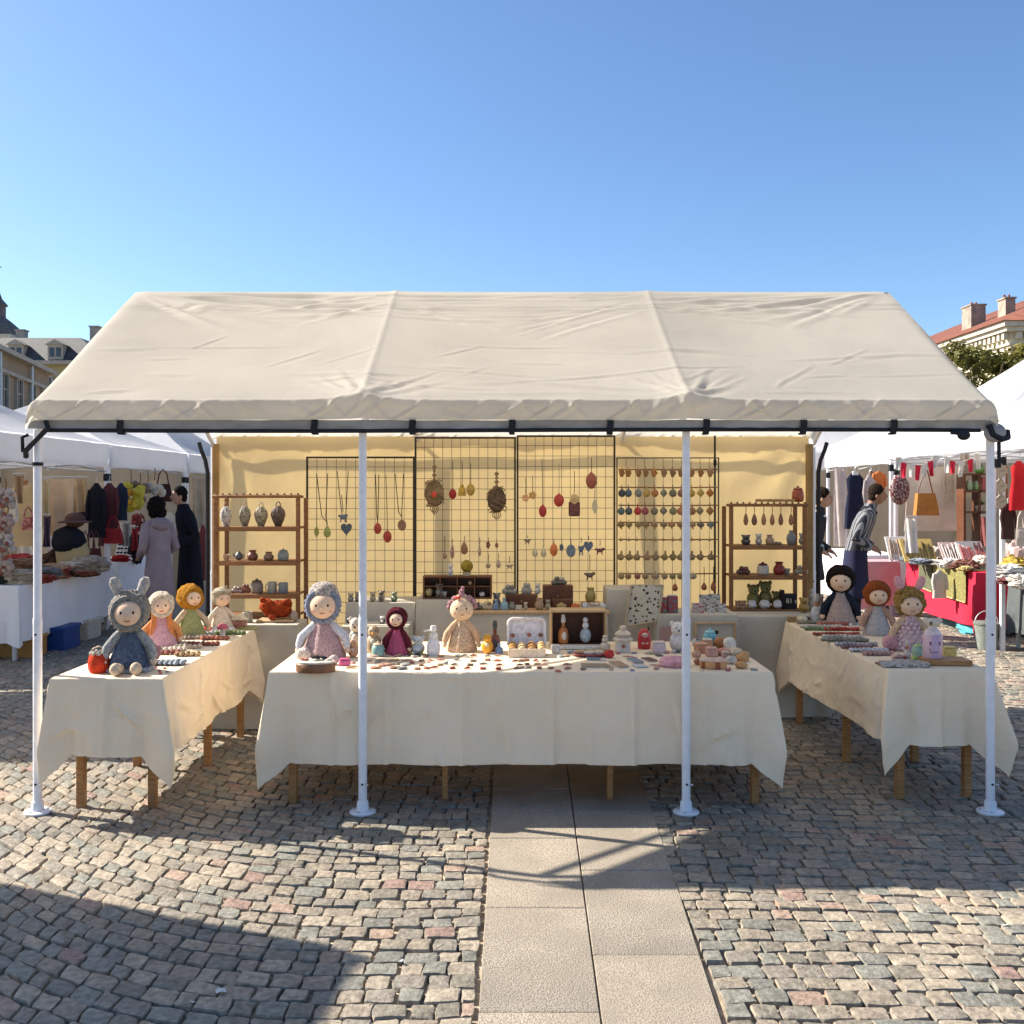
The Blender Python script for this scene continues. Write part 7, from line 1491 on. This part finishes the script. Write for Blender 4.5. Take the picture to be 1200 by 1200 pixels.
# ---------------------------------------------------------------- people
def person(label, pos, ht, rz, coat, hairm, skinm, legm, shoem, hair='short', coatlen=.45, bend=0.0, arms='front', coat2=None, collar=None, band=None):
    k = ht / 1.75; t = T('person', label, 'person', pos, 'people at the stalls', rz, (k * .84, k * .84, k))
    b = lambda z: -bend * max(0, z - .95) ** 1.3           # lean forward
    V = []; E = []; Rr = []
    def J(p, r, par=None):
        V.append(Vector((p[0], p[1] + b(p[2]), p[2]))); Rr.append(r if isinstance(r, tuple) else (r, r))
        if par is not None: E.append((par, len(V) - 1))
        return len(V) - 1
    pel = J((0, 0, .95), (.14, .10)); sp = J((0, 0, 1.14), (.125, .09), pel); cst = J((0, 0, 1.34), (.15, .10), sp); nk = J((0, .0, 1.48), (.055, .055), cst); hd0 = J((0, -.02, 1.55), (.065, .075), nk); hd1 = J((0, -.03, 1.64), (.078, .095), hd0); J((0, -.02, 1.72), (.06, .075), hd1)
    hands = []
    for s_ in (-1, 1):
        h_ = J((s_ * .10, 0, .88), (.085, .09), pel); kn = J((s_ * .105, -.01, .50), (.056, .06), h_); an = J((s_ * .105, .02, .09), (.036, .04), kn); J((s_ * .115, -.13, .04), (.04, .03), an)
        sh = J((s_ * .19, 0, 1.41), (.06, .06), cst)
        el = J((s_ * .26, .02 if arms != 'down' else .03, 1.14), (.045, .045), sh)
        wr_ = J((s_ * (.20 if arms == 'front' else .27), -.20 if arms == 'front' else -.03, 1.04 if arms == 'front' else .88), (.028, .03), el)
        d_ = (V[wr_] - V[el]).normalized(); side = Vector((1, 0, 0)); hd = V[wr_] + d_ * .07; hands.append((wr_, hd, d_, s_))
        pm = len(V); V.append(hd); Rr.append((.034, .02)); E.append((wr_, pm))
        for f in range(4):
            q1 = len(V); V.append(hd + d_ * .035 + side * (f - 1.5) * .019); Rr.append((.010, .010)); E.append((pm, q1))
            q2 = len(V); V.append(hd + d_ * (.07 + .008 * (f in (1, 2))) + side * (f - 1.5) * .02 + Vector((0, 0, -.02))); Rr.append((.008, .008)); E.append((q1, q2))
        q1 = len(V); V.append(hd + d_ * .015 - side * s_ * .04); Rr.append((.010, .010)); E.append((pm, q1))
    me = bpy.data.meshes.new('body'); me.from_pydata(V, E, []); o = bpy.data.objects.new('body', me); COL.objects.link(o)
    md = o.modifiers.new('skin', 'SKIN'); o.modifiers.new('sub', 'SUBSURF').levels = 1; o.modifiers['sub'].render_levels = 1
    for i, sv in enumerate(me.skin_vertices[0].data): sv.radius = Rr[i]; sv.use_root = (i == 0)
    dg = bpy.context.evaluated_depsgraph_get(); me2 = bpy.data.meshes.new_from_object(o.evaluated_get(dg)); bpy.data.objects.remove(o)
    m = MB(); hc = V[hd1]
    m.ball(hc + Vector((0, -.02, .0)), (.078, .092, .105), 16); m.ball(hc + Vector((0, -.115, -.015)), (.014, .02, .022), 8)
    for s_ in (-1, 1): m.ball(hc + Vector((s_ * .08, .0, -.01)), (.014, .022, .032), 8); m.ball(hc + Vector((s_ * .032, -.098, .015)), (.012, .01, .008), 8, 1)
    m.ball(hc + Vector((0, -.10, -.055)), (.024, .012, .007), 8, 2)
    base = len(m.v); m.v.extend(tuple(v.co) for v in me2.vertices); m.f.extend([tuple(i + base for i in p_.vertices) for p_ in me2.polygons]); m.mi.extend([0] * len(me2.polygons))
    m.build('body', [skinm, M_eye, felt((.4, .15, .12))], t, ang=80)
    # coat: torso with skirt part, plus sleeves
    m = MB(); zb = .95 - coatlen
    prof = [(zb, .235, .19), (zb + .02, .24, .195), (.95 - coatlen * .3, .215, .17), (1.0, .19, .15), (1.15, .185, .145), (1.32, .205, .15), (1.42, .20, .13), (1.47, .13, .10), (1.505, .09, .09), (1.545, .078, .082)]
    n = 26; vs = []
    for z, rx, ry in prof:
        for i in range(n):
            a = 2 * PI * i / n; w_ = 1 + .035 * math.sin(a * 6 + z * 3) * max(0, 1.1 - z)
            vs.append((rx * w_ * math.cos(a), ry * w_ * math.sin(a) + b(z), z))
    fs = [(j * n + i, j * n + (i + 1) % n, (j + 1) * n + (i + 1) % n, (j + 1) * n + i) for j in range(len(prof) - 1) for i in range(n)]
    m.add(vs, fs)
    if coat2:
        for i, f in enumerate(m.f):
            if sum(m.v[j][2] for j in f) / 4 < 1.06: m.mi[i] = 1
    ct = m.build('coat', [coat, coat2 or coat], t, ang=70)
    for s_ in (-1, 1):
        hnd = [h for h in hands if h[3] == s_][0]; w_ = V[hnd[0]]
        m = MB(); sh = Vector((s_ * .185, b(1.40), 1.40)); el = Vector((s_ * .265, .03 + b(1.14), 1.14)); m.tube([sh + Vector((-s_ * .06, 0, .03)), sh, sh.lerp(el, .5), el, el.lerp(w_, .55), w_], [.06, .078, .072, .064, .056, .048], 14); m.build('sleeve', coat, t, ang=70)
    if collar: m = MB(); m.lathe([(.12, 1.40), (.15, 1.43), (.10, 1.50), (.075, 1.515)], (0, b(1.45), 0), 18, sy=.85); m.build('collar', collar, t)
    if band: m = MB(); m.lathe([(.218, 1.02), (.222, 1.03), (.215, 1.10), (.208, 1.11)], (0, b(1.06), 0), 22, sy=.8); m.build('waistband', band, t)
    for s_ in (-1, 1):
        m = MB(); m.tube([(s_ * .10, 0, .92), (s_ * .105, -.01, .5), (s_ * .105, .015, .10)], [.098, .078, .068], 14); m.build('trouser_leg', legm, t)
        m = MB(); m.ball((s_ * .115, -.065, .04), (.05, .135, .042), 12); m.ball((s_ * .11, .01, .07), (.045, .055, .06), 10); m.build('shoe', shoem, t)
    m = MB()
    if hair == 'bob': m.ball(hc + Vector((0, .022, .02)), (.135, .125, .13), 26, 0, .16, 12, 1); m.ball(hc + Vector((0, .05, -.06)), (.135, .10, .095), 22, 0, .2, 12, 2); 
    else: m.ball(hc + Vector((0, .016, .042)), (.096, .108, .092), 20, 0, .1, 11, 2); m.ball(hc + Vector((0, .05, -.02)), (.086, .07, .07), 14, 0, .1, 9, 3)
    m.build('hair', hairm, t, ang=80)
    return t
SK = mat('skin', (.42, .24, .16), .6, .06, 20, .05, 60); SKD = mat('tanned skin', (.30, .16, .10), .6, .06, 20, .05, 60)
HB = mat('black hair', (.010, .008, .007), .9, .5, 40, .9, 70, spec=.08); HBR = mat('brown hair', (.026, .016, .010), .9, .5, 40, .9, 70, spec=.08)
P1 = at(186, 0, 11.4); P2 = at(223, 0, 12.3); P3 = at(1002, 0, 11.5); P4 = at(949, 0, 11.2)
person('woman shopper seen from behind in a long mauve hooded coat with dark bobbed hair', (P1.x, 11.4, 0), 1.60, R(228), fabric((.30, .24, .26)), HB, SK, fabric((.05, .035, .04)), M_black, 'bob', .42, .1)
hoodm = MB(); hoodm.ball((0, .07, 1.43), (.15, .10, .09), 14, 0, .1, 5, 2)
hoodm.build('hood', fabric((.28, .22, .24)), bpy.data.objects['person'])
person('man shopper in black with short black hair looking down at the left stalls', (P2.x, 12.3, 0), 1.74, R(-55), fabric((.012, .013, .018)), HB, SK, fabric((.012, .012, .016)), M_black, 'short', .62, .22)
person('man in a grey striped shirt and long navy apron bending over the right stall', (P3.x, 11.5, 0), 1.76, R(68), mat('striped shirting', (.035, .038, .05), .9, .08, 8, .3, 12, kind='cloth', col2=(.24, .24, .25), pat='stripe', psc=7), HBR, SKD, fabric((.015, .016, .022)), M_black, 'short', .50, .42, coat2=fabric((.025, .027, .06)), collar=fabric((.02, .022, .03)))
person('half hidden person with white collar and dark jacket at the tent edge', (P4.x, 11.2, 0), 1.72, R(60), fabric((.03, .035, .04)), HBR, SK, fabric((.015, .017, .022)), M_black, 'short', .25, .25, collar=fabric((.68, .66, .66)), band=fabric((.35, .38, .36)))

# ---------------------------------------------------------------- buildings and trees
def wall_frame(P0, P1, z0, z1): 
    d = (Vector(P1) - Vector(P0)); L_ = d.length; d.normalize(); return d, L_
def facade(t, P0, P1, z0, z1, cols, rows, ww, wh, mwall, mtrim, ped=False, first=None, skip=()):
    """windows on the wall from P0 to P1, whose outside is to the right of that walk; t sits at the origin"""
    P0 = Vector((P0[0], P0[1], 0)); P1 = Vector((P1[0], P1[1], 0)); d, L_ = wall_frame(P0, P1, z0, z1); nrm = Vector((d.y, -d.x, 0))
    M = Matrix(((d.x, nrm.x, 0, P0.x), (d.y, nrm.y, 0, P0.y), (0, 0, 1, 0), (0, 0, 0, 1)))     # local x along, y outward
    for r in rows:
        for c in range(cols):
            x = L_ * (c + .5) / cols; m = MB(); m.M = M; f_ = .14
            for (a, b2, w_, h_) in ((x - ww / 2 - f_ / 2, r + wh / 2, f_, wh + 2 * f_), (x + ww / 2 + f_ / 2, r + wh / 2, f_, wh + 2 * f_), (x, r + wh + f_ / 2, ww, f_)): m.box((a, .06, b2), (w_, .16, h_))
            m.box((x, .12, r - .09), (ww + .6, .3, .14))
            m.box((x, .05, r + wh * .62), (ww, .06, .06)); m.box((x, .05, r + wh / 2), (.07, .055, wh))
            if ped: m.box((x, .16, r + wh + .45), (ww + .9, .36, .16)); m.prism([(x - ww / 2 - .45, r + wh + .53), (x + ww / 2 + .45, r + wh + .53), (x, r + wh + .95)], 0.02, .3); m.box((x, .05, r - .55), (ww + .2, .12, .6))
            w0 = m.build('window', mtrim, t); m = MB(); m.M = M; m.box((x, .012, r + wh / 2), (ww, .02, wh)); m.build('pane', M_glass, w0)
    return M, L_
def quoin(m, M, x, z0, z1):
    z = z0; k = 0
    while z < z1: m.box((x, .03, z + .22), (.55 if k % 2 else .38, .1, .40)); z += .48; k += 1
# right building
MRB = mat('cream stucco', (.60, .54, .40), .85, .06, .6, .2, 6, dist=.05); MRT = mat('pale stone trim', (.55, .50, .40), .8, .08, 3, .1, 10)
MTILE = mat('red roof tiles', (.30, .105, .06), .8, .18, 3, .6, 5, kind='tile', dist=.08)
B = T('corner_building', 'cream stucco corner building with red tiled roof and chimneys, far right', 'building', (0, 0, 0))
bx0, by0, by1, bx1, zc = 22.85, 45.0, 82.0, 44.0, 9.05
m = MB(); m.box(((bx0 + bx1) / 2, (by0 + by1) / 2, zc / 2), (bx1 - bx0, by1 - by0, zc)); m.build('wall', MRB, B)
Ma, La = facade(B, (bx0, by1), (bx0, by0), 0, zc, 14, (1.0, 3.4, 5.75), .95, 1.35, MRB, MRT, True)
Mb, Lb = facade(B, (bx0, by0), (bx1, by0), 0, zc, 8, (1.0, 3.4, 5.75), .95, 1.35, MRB, MRT, True)
m = MB(); m.box(((bx0 + bx1) / 2, (by0 + by1) / 2, zc + .25), (bx1 - bx0 + 1.0, by1 - by0 + 1.0, .22)); m.box(((bx0 + bx1) / 2, (by0 + by1) / 2, zc + .03), (bx1 - bx0 + .7, by1 - by0 + .7, .2)); m.box(((bx0 + bx1) / 2, (by0 + by1) / 2, zc - .62), (bx1 - bx0 + .2, by1 - by0 + .2, .1))
for M_, L_ in ((Ma, La), (Mb, Lb)):
    m.M = M_
    for k in range(int(L_ / .44)): m.box((.3 + k * .44, .13, zc - .25), (.22, .26, .30))
    m.M = None
m.build('cornice', MRT, B)
m = MB()
for M_, L_ in ((Ma, La), (Mb, Lb)): m.M = M_; quoin(m, M_, .3, .3, zc - 1.2); quoin(m, M_, L_ - .3, .3, zc - 1.2)
m.M = None; m.build('quoins', MRT, B)
m = MB(); zr = zc + .37; o_ = .62; hip = 8.0; zt_ = zr + 4.7; cx = (bx0 + bx1) / 2
m.add([(bx0 - o_, by0 - o_, zr), (bx1 + o_, by0 - o_, zr), (bx1 + o_, by1 + o_, zr), (bx0 - o_, by1 + o_, zr), (cx, by0 + hip, zt_), (cx, by1 - hip, zt_)], [(0, 1, 4), (1, 2, 5, 4), (2, 3, 5), (3, 0, 4, 5), (0, 3, 2, 1)]); rf_ = m.build('roof', MTILE, B)
for (x, y, w, d, h) in ((25.5, 54.2, .8, 1.1, 1.55), (25.4, 50.4, .5, .8, 1.25)):
    zz = zr + 4.7 * (x - bx0 + .6) / (cx - bx0 + .6) - .5; m = MB(); m.box((x, y, zz + h / 2), (w, d, h)); m.box((x, y, zz + h + .04), (w + .1, d + .1, .08))
    for k in (-.12, .12): m.lathe([(.07, 0), (.06, .18)], (x + k, y, zz + h + .08), 10, 1)
    m.build('chimney', [mat('weathered stone', (.30, .26, .21), .85, .2, 3, .3, 12), MTILE], rf_)
m = MB(); m.tube([(27.6, 51, zr + 1), (27.6, 51, zr + 3.4)], .04, 6); m.tube([(27.2, 51, zr + 3.1), (28.0, 51, zr + 3.1)], .02, 5); m.build('aerial', M_steel, rf_)
# left building, receding
MLB = mat('tan stucco', (.27, .205, .145), .85, .08, .6, .2, 6, dist=.05); MLT = mat('grey stone trim', (.36, .33, .28), .85, .1, 3, .15, 10)
B = T('tan_building', 'long tan stone building with tall windows, at the left edge', 'building', (0, 0, 0))
A0 = Vector((-22.6, 33.5)); A1 = Vector((-28.3, 60.0)); dd = (A1 - A0).normalized(); nn = Vector((dd.y, -dd.x)); zc = 9.0
C_ = [A0, A1, A1 - nn * 12, A0 - nn * 12]
m = MB(); m.add([(p_.x, p_.y, z) for z in (0, zc) for p_ in C_], [(0, 1, 5, 4), (1, 2, 6, 5), (2, 3, 7, 6), (3, 0, 4, 7), (4, 5, 6, 7)]); m.build('wall', MLB, B)
Mc, Lc = facade(B, A0, A1, 0, zc, 10, (1.2, 5.75), 1.0, 1.95, MLB, MLT)
m = MB(); m.M = Mc; m.box((Lc / 2, .2, zc - .12), (Lc + .6, .5, .24)); m.box((Lc / 2, .1, zc - 1.15), (Lc + .3, .26, .18)); m.box((Lc / 2, .1, 4.9), (Lc + .3, .24, .2)); m.build('cornice', MLT, B)
m = MB(); m.M = Mc
for x in (Lc * .61, Lc * .83): m.tube([(x, .18, 0), (x, .18, zc - .2)], .075, 8)
m.build('drainpipe', M_steel, B)
m = MB(); e_ = [A0 + nn * .45 - dd * .3, A1 + nn * .45 + dd * .3, A1 - nn * 6 + dd * .3, A0 - nn * 6 - dd * .3, A1 - nn * 12.4 + dd * .3, A0 - nn * 12.4 - dd * .3]
m.add([(e_[0].x, e_[0].y, zc), (e_[1].x, e_[1].y, zc), (e_[2].x, e_[2].y, zc + 2.2), (e_[3].x, e_[3].y, zc + 2.2), (e_[4].x, e_[4].y, zc), (e_[5].x, e_[5].y, zc)], [(0, 1, 2, 3), (3, 2, 4, 5), (1, 4, 2), (0, 3, 5)]); m.build('roof', mat('brown roof tiles', (.16, .095, .08), .85, .15, 3, .5, 5, kind='tile', dist=.08), B)
# mansard building further back
B = T('mansard_building', 'dark grey mansard roofed building behind the tan one', 'building', (0, 0, 0))
mx0, mx1, my0, my1 = -43.0, -33.0, 80.0, 92.0
m = MB(); m.box(((mx0 + mx1) / 2, 86, 6.1), (mx1 - mx0, 12, 12.2)); m.build('wall', mat('yellow stucco', (.34, .30, .15), .85, .08, .5, .1, 6), B)
Md, Ld = facade(B, (mx0, my0), (mx1, my0), 0, 12, 5, (3.0, 6.5, 9.2), 1.0, 1.7, MLB, MLT)
m = MB(); z0, z1 = 12.2, 14.3; a_ = .9; m.add([(mx0 - .3, my0 - .3, z0), (mx1 + .3, my0 - .3, z0), (mx1 + .3, my1, z0), (mx0 - .3, my1, z0), (mx0 + a_, my0 + a_, z1), (mx1 - 2.6, my0 + a_, z1), (mx1 - 2.6, my1 - a_, z1), (mx0 + a_, my1 - a_, z1)], [(0, 1, 5, 4), (1, 2, 6, 5), (2, 3, 7, 6), (3, 0, 4, 7), (4, 5, 6, 7), (0, 3, 2, 1)]); rf_ = m.build('roof', mat('slate', (.06, .06, .068), .6, .25, 3, .4, 5, kind='tile', dist=.05), B)
m = MB(); m.box(((mx0 + mx1) / 2, my0 - .25, 12.1), (mx1 - mx0 + .8, .7, .3)); m.build('cornice', MLT, B)
for x in (-40.3, -37.1):
    m = MB(); m.box((x, my0 + .3, 12.95), (1.25, 1.2, 1.2)); m.prism([(x - .8, 13.55), (x + .8, 13.55), (x, 14.0)], my0 - .45, my0 + 1); dm = m.build('dormer', MLT, rf_); m = MB()
    for k in (-.27, .27): m.box((x + k, my0 - .31, 12.95), (.38, .03, .75))
    m.build('pane', M_glass, dm)
for x, h in ((-41.2, 1.0), (-35.0, 1.3)): m = MB(); m.box((x, my0 + 2.5, z1 + h / 2 - .2), (.7, .7, h)); m.box((x, my0 + 2.5, z1 + h - .15), (.85, .85, .12)); m.build('chimney', MLT, rf_)
# church tower
B = T('church_tower', 'stone church tower with a small spire, at the far left edge', 'tower', (-47.3, 90, 0))
m = MB(); m.box((0, 0, 7.6), (4.6, 4.6, 15.2)); m.build('shaft', MLT, B)
m = MB(); m.box((0, 0, 15.4), (5.4, 5.4, .5)); m.box((0, 0, 13.2), (4.9, 4.9, .3)); m.build('cornice', MRT, B)
m = MB(); m.lathe([(2.4, 15.6), (2.2, 16.4), (1.3, 17.2), (.8, 17.6), (.8, 18.6), (1.0, 18.7), (.5, 19.3), (.12, 20.4), (.06, 23)], n=16); m.tube([(-.45, 0, 22.2), (.45, 0, 22.2)], .06, 5); m.build('spire', mat('old lead', (.13, .12, .11), .7, .2, 3, .2, 6), B)
for s_ in (-1, 0, 1): m = MB(); m.box((s_ * 1.3, -2.31, 14.2), (.6, .04, 1.3)); m.build('louvre', M_glass, B)
def tree(label, x, y, h, cr, n, c, seed, zc=None, name='tree'):
    t = T(name, label, 'tree', (x, y, 0), 'trees beyond the tents'); r_ = random.Random(seed); m = MB(); zc = zc or h * .62
    m.tube([(0, 0, 0), (.05, 0, h * .2), (.0, .05, h * .4), (.1, 0, h * .7)], [h * .035, h * .028, h * .022, h * .008], 10)
    tips = []
    for k in range(14):
        a = r_.uniform(0, 6.28); z0_ = h * r_.uniform(.25, .55); l_ = cr * r_.uniform(.55, .95); e = Vector((math.cos(a) * l_, math.sin(a) * l_, z0_ + h * r_.uniform(.1, .35))); m.tube([(0, 0, z0_), (e.x * .5, e.y * .5, z0_ + (e.z - z0_) * .6), e], [h * .012, h * .008, h * .003], 6); tips.append(e)
    m.build('trunk', mat('bark', (.09, .065, .045), .9, .2, 8, .6, 20), t)
    m = MB(); cl = []
    for k in range(70):
        d = Vector((r_.gauss(0, 1), r_.gauss(0, 1), r_.gauss(0, 1))).normalized(); rr = r_.uniform(.45, 1) ** .5
        cl.append((Vector((d.x * cr * rr, d.y * cr * rr, zc + d.z * (h - zc) * rr)), r_.uniform(.5, 1.1) * cr * .26))
    V = m.v
    for k in range(n):
        c0, s0 = cl[r_.randrange(len(cl))]; d = Vector((r_.gauss(0, 1), r_.gauss(0, 1), r_.gauss(0, 1))).normalized(); p_ = c0 + d * s0 * r_.uniform(.5, 1.05)
        a_ = Vector((r_.gauss(0, 1), r_.gauss(0, 1), r_.gauss(0, .6))).normalized(); b_ = a_.cross(d if abs(a_.dot(d)) < .95 else Vector((0, 0, 1))).normalized(); q = r_.uniform(.07, .14) * (h / 7) ** .5
        i = len(V); V.extend([tuple(p_ - a_ * q), tuple(p_ + b_ * q * .55), tuple(p_ + a_ * q), tuple(p_ - b_ * q * .55)]); m.f.append((i, i + 1, i + 2, i + 3)); m.mi.append(r_.randrange(3))
    m.build('crown', [mat('leaf %d %.2f' % (k, c[0]), tuple(q * f * 1.5 for q in c), .6, .25, .8, 0, 10, trans=.45) for k, f in enumerate((.75, 1.0, 1.35))], t)
tree('dark olive green tree in front of the cream corner building', 17.4, 36, 7.3, 2.6, 15000, (.10, .095, .022), 3)
tree('yellowish green tree at the right edge beside the corner building', 20.1, 37, 7.6, 2.2, 10000, (.14, .11, .022), 5)
tree('lighter bushy tree behind the dark olive one', 17.6, 41, 6.6, 2.3, 8000, (.10, .095, .03), 9)
tree('dark green tree seen between the eave and the left white tents', -12.3, 36, 5.2, 2.6, 8000, (.055, .075, .02), 7)
tree('low dark green tree near the left tent peaks', -14.8, 39, 5.0, 2.3, 6000, (.06, .08, .02), 8)
for lb, ns in LABELS.items():
    if len(ns) > 1: print('SAME LABEL', lb, ns)
    if not 4 <= len(lb.split()) <= 16: print('LABEL LENGTH', lb)
